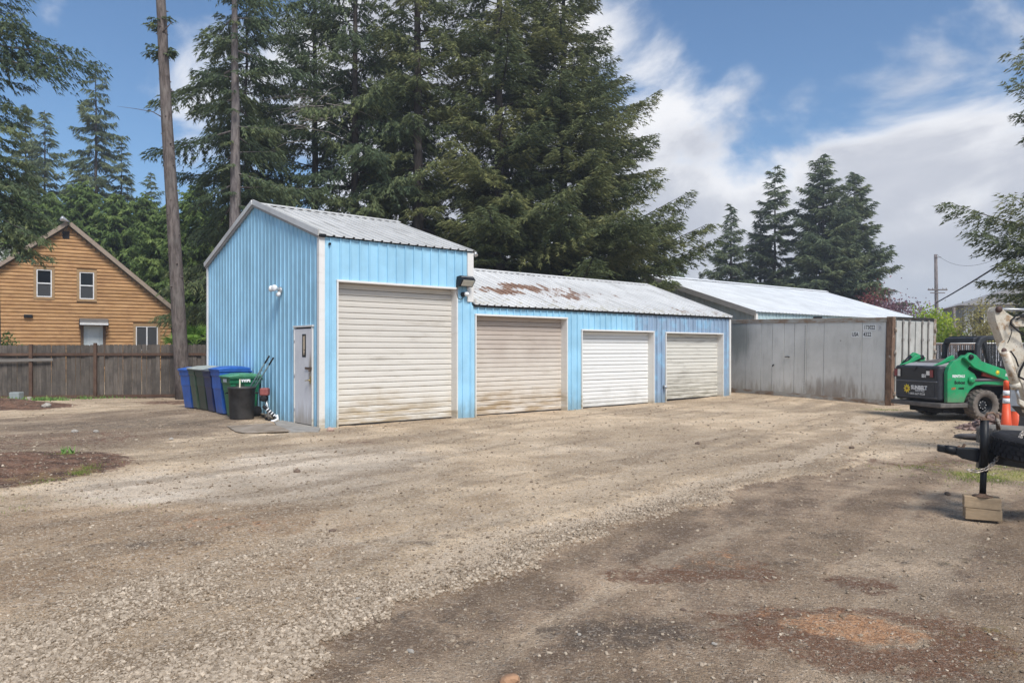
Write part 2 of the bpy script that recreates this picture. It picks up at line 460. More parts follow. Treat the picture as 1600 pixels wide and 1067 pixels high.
# ================================================================== GROUND
def polyd(X, Y, pts):
    """signed-less distance (m) to a polyline given in ground metres"""
    best = np.full(X.shape, 1e9)
    for (ax, ay), (bx, by) in zip(pts[:-1], pts[1:]):
        vx, vy = bx - ax, by - ay
        t = np.clip(((X - ax) * vx + (Y - ay) * vy) / (vx * vx + vy * vy), 0, 1)
        best = np.minimum(best, np.hypot(X - ax - t * vx, Y - ay - t * vy))
    return best
def side_below(X, Y, pts):
    """True on the near side (smaller Y) of a left-to-right polyline"""
    xs = np.array([p[0] for p in pts]); ys = np.array([p[1] for p in pts])
    return np.interp(X, xs, ys) - Y
def fbm(X, Y, f0, seed, octv=4, gain=.55):
    r = np.random.default_rng(seed); out = np.zeros(X.shape); amp = 1.0; tot = 0
    for o in range(octv):
        f = f0 * 2 ** o
        G = r.random((64, 64))
        x = X * f + r.random() * 50; y = Y * f + r.random() * 50
        xi = np.floor(x).astype(int); yi = np.floor(y).astype(int)
        fx = x - xi; fy = y - yi; fx = fx * fx * (3 - 2 * fx); fy = fy * fy * (3 - 2 * fy)
        a = G[xi % 64, yi % 64]; b_ = G[(xi + 1) % 64, yi % 64]; c_ = G[xi % 64, (yi + 1) % 64]; d_ = G[(xi + 1) % 64, (yi + 1) % 64]
        out += amp * ((a * (1 - fx) + b_ * fx) * (1 - fy) + (c_ * (1 - fx) + d_ * fx) * fy); tot += amp; amp *= gain
    return out / tot
def ell(X, Y, px, py, rx, ry, lo=.6, hi=1.3, ang=0.0):
    cx, cy = gxy(px, py); ca, sa = math.cos(ang), math.sin(ang)
    dx_, dy_ = X - cx, Y - cy
    q = np.hypot((dx_ * ca + dy_ * sa) / rx, (-dx_ * sa + dy_ * ca) / ry)
    return 1 - smst(lo, hi, q)

EDGE = [gxy(*p) for p in ((330, 1067), (480, 1020), (620, 962), (740, 902), (850, 866), (950, 822), (1100, 782), (1250, 744), (1400, 705))]
EDGE = [(-2.6, 2.4)] + EDGE + [(14, 13.5)]
UPP = [gxy(*p) for p in ((0, 1000), (120, 950), (230, 915), (330, 880), (420, 850), (560, 835))]
TR1 = [gxy(*p) for p in ((620, 905), (760, 845), (900, 815), (1040, 775), (1180, 738), (1300, 700), (1350, 672), (1345, 650))]
TR2 = [gxy(*p) for p in ((250, 905), (420, 850), (560, 800), (660, 740), (740, 700), (860, 668))]
TR3 = [gxy(*p) for p in ((560, 660), (640, 690), (700, 720), (800, 745))]
TR4 = [gxy(*p) for p in ((560, 852), (640, 846), (700, 848))]
TR5 = [gxy(*p) for p in ((230, 960), (420, 900), (600, 850), (800, 800), (960, 745), (1080, 690), (1250, 652))]

def ground_masks(X, Y):
    w1 = fbm(X, Y, .9, 1); w2 = fbm(X, Y, 3.2, 2); w3 = fbm(X, Y, .35, 3)
    Xw = X + (w1 - .5) * .7 + (w2 - .5) * .35; Yw = Y + (fbm(X, Y, .9, 4) - .5) * .7 + (fbm(X, Y, 3.4, 41) - .5) * .3
    sd = side_below(Xw, Yw, EDGE)                       # >0: near, dark soil side
    soil = smst(-.05, .22, sd)
    soil = np.maximum(soil, .72 * ell(Xw, Yw, 120, 668, 4.6, 5.6, .55, 1.2))
    soil = np.maximum(soil, .5 * ell(Xw, Yw, 480, 662, 1.5, 1.2, .5, 1.2))
    dE = polyd(Xw, Yw, EDGE)
    coarse = np.exp(-(np.clip(-sd, 0, 9) / .75) ** 2) * (sd < .12) * (1 - smst(6.5, 12, Y)) 
    coarse = np.maximum(coarse, .95 * (1 - smst(-.1, .5, polyd(Xw, Yw, UPP))) * (1 - smst(5.5, 8, Y)))
    cw = (side_below(Xw, Yw, UPP) > 0) * (sd < .1) * (X < -.5) * (1 - smst(4.8, 5.6, Y))
    coarse = np.maximum(coarse, .85 * cw * smst(.35, .55, fbm(X, Y, 1.1, 31)))
    # tan dirt on the left between the gravel fans
    tan = smst(0, .3, -side_below(Xw, Yw, UPP)) * ell(X, Y, 170, 850, 2.9, 1.9, .5, 1.2)
    tan = np.maximum(tan, .7 * ell(Xw, Yw, 480, 870, 1.0, .5, .4, 1.2, .3))
    pale = np.maximum.reduce([ell(Xw, Yw, 370, 760, 2.6, 1.9, .3, 1.25), .9 * ell(Xw, Yw, 520, 720, 2.2, 2.2, .3, 1.3, .4), .75 * ell(Xw, Yw, 470, 850, 1.0, .5, .3, 1.2), .5 * ell(Xw, Yw, 960, 700, 2.8, 1.5, .3, 1.3)])
    mulch = np.maximum.reduce([ell(Xw, Yw, 5, 735, 1.75, 1.5, .7, 1.2), .55 * ell(Xw, Yw, 60, 690, 2.6, 2.3, .4, 1.2), ell(Xw, Yw, 0, 636, 2.2, 1.3, .75, 1.15),
                               .8 * ell(Xw, Yw, 300, 628, 2.0, 1.2, .5, 1.3)])
    darkp = np.maximum.reduce([.6 * ell(Xw, Yw, 200, 664, 4, 1.3, .3, 1.3), .8 * ell(Xw, Yw, 960, 990, .65, .35, .2, 1.3), .9 * ell(Xw, Yw, 1330, 905, .35, .25, .2, 1.3),
                               .5 * ell(Xw, Yw, 1150, 870, 1.0, .25, .3, 1.3), .5 * ell(Xw, Yw, 700, 975, .9, .4, .3, 1.3), .45 * ell(Xw, Yw, 1280, 830, 1.2, .3, .3, 1.3),
                               .5 * ell(Xw, Yw, 200, 850, 1.0, .4, .3, 1.2), .5 * ell(Xw, Yw, 1480, 880, 1.0, .2, .2, 1.3), .5 * ell(Xw, Yw, 1060, 800, 1.4, .35, .2, 1.3)])
    rust = np.maximum.reduce([ell(Xw, Yw, 1315, 985, .46, .30, .1, 1.35), .35 * ell(Xw, Yw, 1240, 960, .5, .3, .3, 1.3), .45 * ell(Xw, Yw, 330, 820, 1.1, .45, .3, 1.3),
                              .4 * ell(Xw, Yw, 1085, 868, .5, .22, .3, 1.3), .3 * ell(Xw, Yw, 1260, 690, 1.5, .8, .2, 1.3)])
    rim = .9 * ell(Xw, Yw, 1330, 990, 1.0, .52, .5, 1.25) * (1 - .8 * ell(Xw, Yw, 1315, 985, .48, .28, .5, 1.1))
    rim = np.maximum.reduce([rim, .75 * ell(Xw, Yw, 1075, 885, .7, .28, .3, 1.3), .7 * ell(Xw, Yw, 1335, 905, .4, .25, .2, 1.3), .5 * ell(Xw, Yw, 1420, 720, 1.6, .6, .2, 1.3), .5 * ell(Xw, Yw, 560, 690, .6, .8, .2, 1.3)])
    moss = np.maximum.reduce([ell(Xw, Yw, 1560, 738, 1.2, .7, .2, 1.2), .5 * ell(Xw, Yw, 1450, 725, 1.5, .5, .3, 1.3), .38 * ell(Xw, Yw, 1480, 860, 2.0, 1.0, .2, 1.3), .5 * ell(Xw, Yw, 105, 745, .7, .7, .4, 1.3),
                              .45 * ell(Xw, Yw, 1560, 1000, .8, .6, .2, 1.3), .3 * ell(Xw, Yw, 60, 790, 1.6, .5, .3, 1.3), .3 * (1 - smst(.2, 1.0, np.abs(Y - 23.9))) * (X < -8)])
    tr = np.maximum.reduce([1.0 - smst(.08, .30, polyd(Xw, Yw, TR1)), .6 * (1 - smst(.1, .35, polyd(Xw, Yw, TR2))), .6 * (1 - smst(.1, .3, polyd(Xw, Yw, TR5)))])
    dk = np.maximum(.6 * (1 - smst(.03, .14, polyd(Xw, Yw, TR4))), .35 * (1 - smst(.05, .25, polyd(Xw, Yw, TR3))))
    # tyre lines running with the drive, strong contrast stripes at a low angle
    ln = fbm((X * .64 + Y * .77) * .10 + w1 * .25, (X * .77 - Y * .64) + w3 * .5, 2.4, 9, 3)
    darkp = np.maximum(darkp, dk)
    return dict(soil=soil, coarse=coarse, tan=tan, pale=pale, mulch=mulch, darkp=darkp, rust=rust, rim=rim, moss=moss, track=tr, lines=ln, blot=w3 * .5 + w1 * .5)

def axis(a, b, step, far, growth=1.25):
    mid = list(np.arange(a, b + 1e-6, step))
    lo = []; x = a; st = step
    while x > -far: st *= growth; x -= st; lo.append(x)
    hi = []; x = b; st = step
    while x < far: st *= growth; x += st; hi.append(x)
    return np.array(lo[::-1] + mid + hi)
gx = axis(-13, 13, .07, 700)
ys = [2.2]
while ys[-1] < 27: ys.append(ys[-1] + max(.035, ys[-1] * .0078))
st = ys[-1] * .01; hi = list(ys)
while hi[-1] < 900: st *= 1.22; hi.append(hi[-1] + st)
lo = []; y = 2.2; st = .05
while y > -300: st *= 1.4; y -= st; lo.append(y)
gy = np.array(lo[::-1] + hi)
GX, GY = np.meshgrid(gx, gy, indexing='ij')
mk = ground_masks(GX, GY)
near = (1 - smst(30, 60, np.hypot(GX, GY)))
GZ = gz0(GX, GY)
GZ = GZ + near * ((fbm(GX, GY, .5, 21) - .5) * .05 + (fbm(GX, GY, 2.5, 22) - .5) * .020 + (fbm(GX, GY, 9, 23, 2) - .5) * .010)
GZ = GZ + near * (mk['coarse'] * .022 - mk['track'] * .02 - mk['soil'] * .02 + (mk['lines'] - .5) * .04)
nx, ny = GX.shape
V = np.stack([GX, GY, GZ], -1).reshape(-1, 3)
I = np.arange(nx * ny).reshape(nx, ny)
Q = np.stack([I[:-1, :-1], I[1:, :-1], I[1:, 1:], I[:-1, 1:]], -1).reshape(-1, 4)

def m_ground():
    m, n, b = new_mat('yard_gravel')
    p = n.pos()
    A = {k: n.attr(k).outputs['Fac'] for k in ('soil', 'coarse', 'tan', 'pale', 'mulch', 'darkp', 'rust', 'rim', 'moss', 'track', 'lines', 'blot')}
    fine = n.noise(p, 30, 6, .72)
    mid = n.noise(p, 4.5, 6, .65)
    big = n.noise(p, 1.1, 6, .62)
    nn = n.math('ADD', n.math('MULTIPLY', n.math('SUBTRACT', mid, .5), .9), n.math('MULTIPLY', n.math('SUBTRACT', fine, .5), .7))
    def k(name, lo=.35, hi=.65): return n.rng(n.math('ADD', A[name], nn), lo, hi)
    rag = n.math('SUBTRACT', n.noise(p, 6.5, 10, .78, .6), .5)
    def kr(name, amp=1.9, lo=.42, hi=.68):
        return n.math('MULTIPLY', n.rng(n.math('ADD', A[name], n.math('ADD', n.math('MULTIPLY', nn, amp * .5), n.math('MULTIPLY', rag, 2.6))), lo + .1, hi + .1), n.rng(A[name], .02, .30))
    tone = n.math('ADD', big, n.math('MULTIPLY', nn, .35))
    c = n.mix(n.rng(tone, .32, .68), (0.494, 0.360, 0.229), (0.800, 0.621, 0.424))
    c = n.mix(k('pale', .3, .9), c, n.mix(n.rng(tone, .35, .65), (0.639, 0.517, 0.387), (0.800, 0.680, 0.541)))
    c = n.mix(n.math('MULTIPLY', k('tan', .3, .75), .92), c, n.mix(n.rng(tone, .35, .62), (0.340, 0.222, 0.130), (0.639, 0.448, 0.276)))
    c = n.mix(n.math('MULTIPLY', k('coarse', .3, .8), .8), c, (0.474, 0.364, 0.257))
    soilc = n.mix(n.rng(n.math('ADD', big, n.math('MULTIPLY', nn, .55)), .36, .66), (0.154, 0.106, 0.073), (0.453, 0.330, 0.224))
    c = n.mix(k('soil'), c, soilc)
    c = n.mix(n.math('MULTIPLY', k('track', .35, .8), .9), c, (0.618, 0.468, 0.307))
    li = n.rng(n.math('ADD', A['lines'], n.math('MULTIPLY', nn, .35)), .52, .66)
    c = n.mix(n.math('MULTIPLY', li, .50), c, (0.216, 0.153, 0.098))
    li2 = n.rng(n.math('ADD', A['lines'], n.math('MULTIPLY', nn, .30)), .34, .46, 1, 0)
    c = n.mix(n.math('MULTIPLY', li2, .30), c, (0.659, 0.522, 0.373))
    c = n.mix(n.rng(A['blot'], .38, .58, .45, 0), c, (0.206, 0.146, 0.093))
    c = n.mix(n.rng(n.math('ADD', mid, n.math('MULTIPLY', fine, .4)), .70, .95, 0, .6), c, (0.165, 0.118, 0.080))
    clod = n.noise(p, 13, 5, .75)
    c = n.mix(n.rng(clod, .58, .74, 0, .55), c, (0.175, 0.128, 0.089))
    c = n.mix(n.rng(clod, .24, .42, .35, 0), c, (0.742, 0.611, 0.457))
    c = n.mix(n.math('MULTIPLY', kr('darkp', 2.2, .25, .85), .8), c, (0.077, 0.059, 0.047))
    c = n.mix(n.math('MULTIPLY', kr('rim', 2.0, .20, .65), .88), c, (0.154, 0.074, 0.042))
    c = n.mix(n.math('MULTIPLY', kr('rust', 2.0, .22, .75), .92), c, n.mix(n.rng(fine, .35, .62), (.27, .125, .06), (.50, .275, .145)))
    c = n.mix(kr('mulch', 1.5, .38, .62), c, n.mix(n.rng(n.math('ADD', mid, n.math('MULTIPLY', n.math('SUBTRACT', fine, .5), .8)), .38, .62), (.052, .022, .014), (.22, .115, .072)))
    c = n.mix(n.math('MULTIPLY', k('moss', .42, .95), .7), c, n.mix(n.rng(fine, .3, .7), (0.216, 0.207, 0.047), (0.494, 0.473, 0.121)))
    c = n.mix(n.math('MULTIPLY', k('track', .40, .85), .6), c, (.66, .53, .39))
    # individual stones: every cell of the pattern is a pebble with a shade of its own
    v1 = n.voro(p, 48); v2 = n.voro(p, 130)
    s1 = n.sep(v1.outputs['Color'])[0]; s2 = n.sep(v2.outputs['Color'])[0]
    soft = n.rng(n.math('MAXIMUM', A['mulch'], n.math('MULTIPLY', A['soil'], .75)), 0, 1, 1.0, .35)
    c = n.mix(n.math('MULTIPLY', n.rng(s1, .72, .97), n.math('MULTIPLY', soft, .42)), c, (0.762, 0.670, 0.560))
    c = n.mix(n.math('MULTIPLY', n.rng(s1, .05, .28, 1, 0), .40), c, (0.134, 0.099, 0.073))
    c = n.mix(n.math('MULTIPLY', n.rng(s2, .72, .98), n.math('MULTIPLY', soft, .40)), c, (0.762, 0.650, 0.513))
    c = n.mix(n.math('MULTIPLY', n.rng(s2, .02, .30, 1, 0), .42), c, (0.144, 0.106, 0.074))
    hgt = n.math('ADD', n.math('MULTIPLY', n.rng(v1.outputs['Distance'], 0, .6, 1, 0), n.rng(s1, .5, 1, .2, 1)), n.math('MULTIPLY', n.rng(v2.outputs['Distance'], 0, .6, 1, 0), .35))
    hgt = n.math('ADD', hgt, n.math('ADD', n.math('MULTIPLY', fine, 1.3), n.math('MULTIPLY', clod, 1.6)))
    fin(n, b, c, .95, 0, n.bump(hgt, .9, .016), .2)
    return m
M['ground'] = m_ground()
g = np_mesh('ground', V, Q, M['ground'])
for k_, a_ in mk.items():
    at = g.data.attributes.new(k_, 'FLOAT', 'POINT'); at.data.foreach_set('value', a_.astype(np.float32).ravel())
g.data.polygons.foreach_set('use_smooth', np.ones(len(Q), bool))
tag(g, 'worn gravel and dirt yard with pale tyre tracks and dark soil patches', 'ground', kind='structure')

def m_stone(name, lo, hi):
    m, n, b = new_mat(name)
    a = n.n('ShaderNodeAttribute'); a.attribute_name = 'tone'; a.attribute_type = 'INSTANCER'
    t = a.outputs['Fac']
    c = n.mix(t, lo, hi)
    c = n.mix(n.rng(n.noise(n.coord(), 2.0, 4, .6), .35, .65, 0, .3), c, tuple(v * .6 for v in lo))
    fin(n, b, c, .9, 0, spec=.25)
    return m
M['stone'] = m_stone('gravel_stone', (.18, .135, .092), (.58, .485, .375))

def scatter(name, P, scale, tone, m, label, cat, ico=1, flat=.62, seed=0):
    """one object whose points carry a rock each (geometry nodes)"""
    me = bpy.data.meshes.new(name); me.vertices.add(len(P)); me.vertices.foreach_set('co', P.astype(np.float32).ravel()); me.update()
    r = np.random.default_rng(seed)
    sc = np.stack([scale * r.uniform(.75, 1.3, len(P)), scale * r.uniform(.6, 1.0, len(P)), scale * flat * r.uniform(.6, 1.15, len(P))], -1)
    ro = np.stack([r.normal(0, .35, len(P)), r.normal(0, .35, len(P)), r.uniform(0, 6.28, len(P))], -1)
    a = me.attributes.new('sz', 'FLOAT_VECTOR', 'POINT'); a.data.foreach_set('vector', sc.astype(np.float32).ravel())
    a = me.attributes.new('ro', 'FLOAT_VECTOR', 'POINT'); a.data.foreach_set('vector', ro.astype(np.float32).ravel())
    a = me.attributes.new('tone', 'FLOAT', 'POINT'); a.data.foreach_set('value', tone.astype(np.float32))
    me.materials.append(m)
    o = link_mesh(name, me)
    ng = bpy.data.node_groups.new(name + '_nodes', 'GeometryNodeTree')
    ng.interface.new_socket('Geometry', in_out='INPUT', socket_type='NodeSocketGeometry')
    ng.interface.new_socket('Geometry', in_out='OUTPUT', socket_type='NodeSocketGeometry')
    t = NT(ng)
    gi = t.n('NodeGroupInput'); go = t.n('NodeGroupOutput')
    ic = t.n('GeometryNodeMeshIcoSphere'); ic.inputs['Radius'].default_value = 1.0; ic.inputs['Subdivisions'].default_value = ico
    sp = t.n('GeometryNodeSetPosition')
    nz = t.n('ShaderNodeTexNoise'); nz.inputs['Scale'].default_value = 1.1
    sub = t.n('ShaderNodeVectorMath'); sub.operation = 'SUBTRACT'; sub.inputs[1].default_value = (.5, .5, .5)
    mul = t.n('ShaderNodeVectorMath'); mul.operation = 'SCALE'; mul.inputs[3].default_value = 1.5
    t.link(nz.outputs['Color'], sub.inputs[0]); t.link(sub.outputs[0], mul.inputs[0]); t.link(mul.outputs[0], sp.inputs['Offset'])
    t.link(ic.outputs['Mesh'], sp.inputs['Geometry'])
    ms = t.n('GeometryNodeSetMaterial'); ms.inputs['Material'].default_value = m; t.link(sp.outputs[0], ms.inputs['Geometry'])
    ip = t.n('GeometryNodeInstanceOnPoints')
    t.link(gi.outputs[0], ip.inputs['Points']); t.link(ms.outputs[0], ip.inputs['Instance'])
    na = t.n('GeometryNodeInputNamedAttribute'); na.data_type = 'FLOAT_VECTOR'; na.inputs[0].default_value = 'sz'
    nb = t.n('GeometryNodeInputNamedAttribute'); nb.data_type = 'FLOAT_VECTOR'; nb.inputs[0].default_value = 'ro'
    t.link(na.outputs[0], ip.inputs['Scale'])
    er = t.n('FunctionNodeEulerToRotation'); t.link(nb.outputs[0], er.inputs[0]); t.link(er.outputs[0], ip.inputs['Rotation'])
    t.link(ip.outputs[0], go.inputs[0])
    md = o.modifiers.new('scatter', 'NODES'); md.node_group = ng
    return tag(o, label, cat, kind='stuff')

def ground_h(X, Y):
    """height of the finished ground mesh at points, by bilinear lookup"""
    i = np.clip(np.searchsorted(gx, X) - 1, 0, nx - 2); j = np.clip(np.searchsorted(gy, Y) - 1, 0, ny - 2)
    fx = (X - gx[i]) / (gx[i + 1] - gx[i]); fy = (Y - gy[j]) / (gy[j + 1] - gy[j])
    return (GZ[i, j] * (1 - fx) + GZ[i + 1, j] * fx) * (1 - fy) + (GZ[i, j + 1] * (1 - fx) + GZ[i + 1, j + 1] * fx) * fy
def gh(x, y): return float(ground_h(np.array([x]), np.array([y]))[0])

def inside_buildings(X, Y):
    a = (X - GC.x) * GU.x + (Y - GC.y) * GU.y; b_ = (X - GC.x) * GV.x + (Y - GC.y) * GV.y
    return (a > -.05) & (a < 14.9) & (b_ > -.02) & (b_ < 7.4)

def sample_ground(n, ymin, ymax, seed):
    r = np.random.default_rng(seed)
    # even density as seen from the yard: 1/Y^2 falloff keeps near stones plentiful
    u = r.random(n); Y = 1 / (1 / ymin + u * (1 / ymax - 1 / ymin))
    X = r.uniform(-.76, .76, n) * Y
    return X, Y, r
X, Y, r = sample_ground(150000, 3.0, 11.5, 5)
k = ground_masks(X, Y)
pr = k['coarse'] * 1.0 + .05 * k['pale'] + .04 * (1 - k['soil']) + .008
keep = (r.random(len(X)) < np.clip(pr, 0, 1)) & (~inside_buildings(X, Y))
X, Y = X[keep], Y[keep]; kc = k['coarse'][keep]
sz = (.0060 + .0105 * r.random(len(X)) ** 1.6) * (.75 + .5 * kc) 
P = np.stack([X, Y, ground_h(X, Y) + sz * .25], -1)
scatter('gravel', P, sz, np.clip(r.normal(.50, .24, len(X)), 0, 1), M['stone'], 'loose crushed gravel thrown up in ridges along the wheel tracks', 'gravel', seed=1)
X, Y, r = sample_ground(42000, 3.0, 26, 6)
keep = (~inside_buildings(X, Y)) & (r.random(len(X)) > .75 * ground_masks(X, Y)['soil'] * (Y < 9)); X, Y = X[keep], Y[keep]
sz = (.004 + .012 * r.random(len(X)) ** 6) * (.7 + .10 * np.clip(Y, 0, 16))
P = np.stack([X, Y, ground_h(X, Y) + sz * .2], -1)
scatter('scattered_pebbles', P, sz, np.clip(r.normal(.30, .24, len(X)), 0, 1), M['stone'], 'small stray pebbles strewn over the whole yard', 'pebbles', seed=2)
# ================================================================== BUILDINGS
def corrugated(mb, O, A, a0, a1, B, b0, b1, N, pitch=.2286, rib=.030, half=.017, phase=0.0, groove=True):
    """ribbed sheet: O origin, A unit vector across the ribs, B unit vector along them, N outward; b0/b1 numbers or functions of a"""
    O, A, B, N = Vector(O), Vector(A), Vector(B), Vector(N)
    f0 = b0 if callable(b0) else (lambda a: b0)
    f1 = b1 if callable(b1) else (lambda a: b1)
    st = {a0: 0.0, a1: 0.0}
    k0 = int(math.floor((a0 - phase) / pitch)) - 1; k1 = int(math.ceil((a1 - phase) / pitch)) + 1
    for k in range(k0, k1 + 1):
        c = phase + k * pitch
        for off, h in ((-half, 0), (-half * .7, rib), (half * .7, rib), (half, 0)) + (((half + .004, -.012), (half + .012, -.012), (half + .016, 0)) if groove else ()):
            if a0 < c + off < a1: st[c + off] = h
    xs = sorted(st); n = len(xs); vs = []
    for a in xs:
        vs.append(O + A * a + N * st[a] + B * f0(a)); vs.append(O + A * a + N * st[a] + B * f1(a))
    mb.add(vs, [(2 * i, 2 * i + 2, 2 * i + 3, 2 * i + 1) for i in range(n - 1)])
    return mb

def slat_door(parent, x0, x1, ztop, nslat, y, mat, seed, zb=.03):
    """sectional steel door: door > slat"""
    rr = random.Random(seed)
    d = MB(); d.box(x0 - .03, x1 + .03, y + .035, y + .06, zb - .3, ztop + .02)
    door = d.build('roll_up_door', M['dark'], parent)
    h = (ztop - zb) / nslat
    pf = [(0, .0), (-.013, .003), (-.019, .012), (-.020, h * .45), (-.017, h * .8), (-.010, h - .012), (-.001, h - .006), (.02, h - .006), (.02, 0)]
    mb = MB(); mb.prism(pf, (0, 0, 0), (0, 1, 0), (0, 0, 1), (1, 0, 0), x0, x1)
    me = mb.mesh('slat'); me.materials.append(mat)
    for i in range(nslat):
        o = link_mesh('slat', me, door)
        o.location = (0, y + rr.uniform(-.003, .003), zb + i * h); o.rotation_euler = (rr.uniform(-.012, .012), rr.uniform(-.0006, .0006), 0)
    bs = MB(); bs.box(x0, x1, y - .022, y + .02, zb - .035, zb - .002); bs.build('bottom_seal', M['rubber'], door)
    return door

def door_trim(parent, x0, x1, z1, depth):
    """white steel surround of one opening"""
    t = MB()
    t.box(x0 - .035, x0 - .001, -.045, depth, -.1, z1 + .0)
    t.box(x1 + .001, x1 + .035, -.045, depth, -.1, z1 + .0)
    t.box(x0 - .04, x1 + .04, -.05, depth, z1 + .002, z1 + .045)
    return t.build('door_surround', M['trim'], parent, bevel=.003)

# ---- tall shed ---------------------------------------------------
DEP = 7.30; ZE = 4.0; ZR = 5.19; SPL = 3.93
sh = thing('metal_shed', 'tall gabled light blue ribbed metal shed with one big cream roll-up door', 'shed', GC, (0, 0, GANG))
w = MB(); pier = 3.456
corrugated(w, (0, 0, 0), (1, 0, 0), .09, .365, (0, 0, 1), -.1, ZE, (0, -1, 0))
corrugated(w, (0, 0, 0), (1, 0, 0), .365, pier + .035, (0, 0, 1), 3.12, ZE, (0, -1, 0))
corrugated(w, (0, 0, 0), (1, 0, 0), pier + .035, SPL, (0, 0, 1), -.1, ZE, (0, -1, 0))
w.build('front_wall', M['blue'], sh)
rake = lambda t: ZE + (ZR - ZE) * (1 - abs(t - DEP / 2) / (DEP / 2))
w = MB()
corrugated(w, (0, 0, 0), (0, 1, 0), .07, .31, (0, 0, 1), -.1, rake, (-1, 0, 0), rib=.017, half=.020, groove=False)
corrugated(w, (0, 0, 0), (0, 1, 0), .31, 1.26, (0, 0, 1), 2.15, rake, (-1, 0, 0), rib=.017, half=.020, groove=False)
corrugated(w, (0, 0, 0), (0, 1, 0), 1.26, DEP / 2, (0, 0, 1), -.1, rake, (-1, 0, 0), rib=.017, half=.020, groove=False)
corrugated(w, (0, 0, 0), (0, 1, 0), DEP / 2, DEP - .05, (0, 0, 1), -.1, rake, (-1, 0, 0), rib=.017, half=.020, groove=False)
w.build('gable_wall', M['blue'], sh)
w = MB()
corrugated(w, (SPL, 0, 0), (0, 1, 0), 0, DEP / 2, (0, 0, 1), 2.2, rake, (1, 0, 0))
corrugated(w, (SPL, 0, 0), (0, 1, 0), DEP / 2, DEP, (0, 0, 1), 2.2, rake, (1, 0, 0))
corrugated(w, (0, DEP, 0), (1, 0, 0), 0, SPL, (0, 0, 1), -.1, ZE, (0, 1, 0))
w.build('rear_wall', M['blue'], sh)
sl = math.atan2(ZR - ZE, DEP / 2); cs, sn = math.cos(sl), math.sin(sl)
rl = (DEP / 2 + .06) / cs
w = MB()
corrugated(w, (0, -.06, ZE + .045 - .02), (1, 0, 0), -.06, SPL + .12, (0, cs, sn), -.02, rl, (0, -sn, cs), rib=.030, half=.032, phase=.05)
w.build('roof', M['roof_a'], sh)
w = MB()
corrugated(w, (0, DEP + .06, ZE + .045 - .02), (1, 0, 0), -.06, SPL + .12, (0, -cs, sn), -.02, rl, (0, sn, cs), rib=.030, half=.032, phase=.05)
w.build('roof', M['roof_a'], sh)
w = MB(); zt = ZR + .07
w.prism([(-.16, -.045), (0, .012), (.16, -.045), (.16, -.035), (0, .026), (-.16, -.035)], (0, DEP / 2, zt), (0, 1, 0), (0, 0, 1), (1, 0, 0), -.075, SPL + .135)
w.build('ridge_cap', M['roof_a'], sh)
# white plate along the rake, a thin dark line beneath it
w = MB()
for s_, y0 in ((1, -.07), (-1, DEP + .07)):
    w.prism([(0, 0), (rl + .0, 0), (rl + .0, .12), (0, .12)], (0, y0, ZE + .025 - .02), (0, s_ * cs, sn), (0, -s_ * sn, cs), (1, 0, 0), -.085, -.058)
w.build('rake_trim', M['roof_a'], sh)
w = MB()
for s_, y0 in ((1, -.06), (-1, DEP + .06)):
    w.prism([(0, -.05), (rl, -.05), (rl, .005), (0, .005)], (0, y0, ZE + .02 - .02), (0, s_ * cs, sn), (0, -s_ * sn, cs), (1, 0, 0), -.057, -.021)
w.build('rake_shadow_strip', M['rake'], sh)
w = MB(); w.box(-.035, .095, -.035, 0.0, -.1, ZE - .02); w.box(-.035, 0.0, .002, .075, -.1, ZE - .02); w.build('corner_trim', M['trim'], sh, bevel=.004)
w = MB(); w.box(-.035, .0, DEP - .06, DEP + .03, -.1, ZE - .01); w.build('corner_trim', M['trim'], sh, bevel=.004)
w = MB(); w.box(SPL - .15, SPL + .03, -.040, -.002, 2.80, ZE - .01); w.box(SPL + .001, SPL + .03, -.001, .16, 2.83, ZE - .01); w.build('corner_trim', M['trim'], sh, bevel=.004)
w = MB(); w.box(-.05, .10, -.10, -.001, ZE - .015, ZE + .045); w.build('eave_closure', M['black'], sh, bevel=.01)
w = MB(); w.tube([(SPL + .08, -.08, ZE - .07), (SPL + .08, -.03, ZE - .02), (SPL + .08, .05, ZE + .03)], .05, 10); w.build('gutter_stub', M['galv'], sh)
# jamb linings
w = MB(); w.box(.37, .399, -.001, .26, -.1, 3.08); w.box(pier + .001, pier + .03, -.001, .26, -.1, 3.08); w.box(.37, pier + .03, -.001, .26, 3.081, 3.119); w.build('door_jamb', M['trim'], sh)
door_trim(sh, .40, pier, 3.08, -.002)
slat_door(sh, .40, pier, 3.08, 24, .20, M['slat1'], 1)

# man door in the gable wall
T0, T1, DZ = .31, 1.26, 2.13
en = MB(); en.box(-.024, .02, T0 + .035, T1 - .035, .05, DZ - .035)
m, n, b = new_mat('man_door_paint')
o_ = n.coord(); x_, y_, z_ = n.sep(o_)
st_ = n.noise(n.vmath('MULTIPLY', o_, (6, 6, 1.0)), 1.5, 6, .65)
c = n.mix(n.rng(n.noise(o_, 1.5, 4), .3, .7), (.64, .63, .64), (.74, .73, .74))
low = n.rng(n.math('ADD', z_, n.math('MULTIPLY', n.math('SUBTRACT', st_, .5), .8)), .0, .55, .75, 0)
c = n.mix(low, c, (.36, .29, .21))
q_ = n.vmath('LENGTH', n.comb(0.0, n.math('DIVIDE', n.math('SUBTRACT', y_, .40), .13), n.math('DIVIDE', n.math('SUBTRACT', z_, 1.15), .5)))
c = n.mix(n.math('MULTIPLY', n.rng(n.math('ADD', q_, n.math('MULTIPLY', n.math('SUBTRACT', st_, .5), 1.4)), .35, 1.15, 1, 0), .75), c, (.27, .21, .13))
fin(n, b, c, .5, 0, n.bump(st_, .15, .005)); M['mandoor'] = m
en = en.build('entry_door', M['mandoor'], sh, bevel=.004)
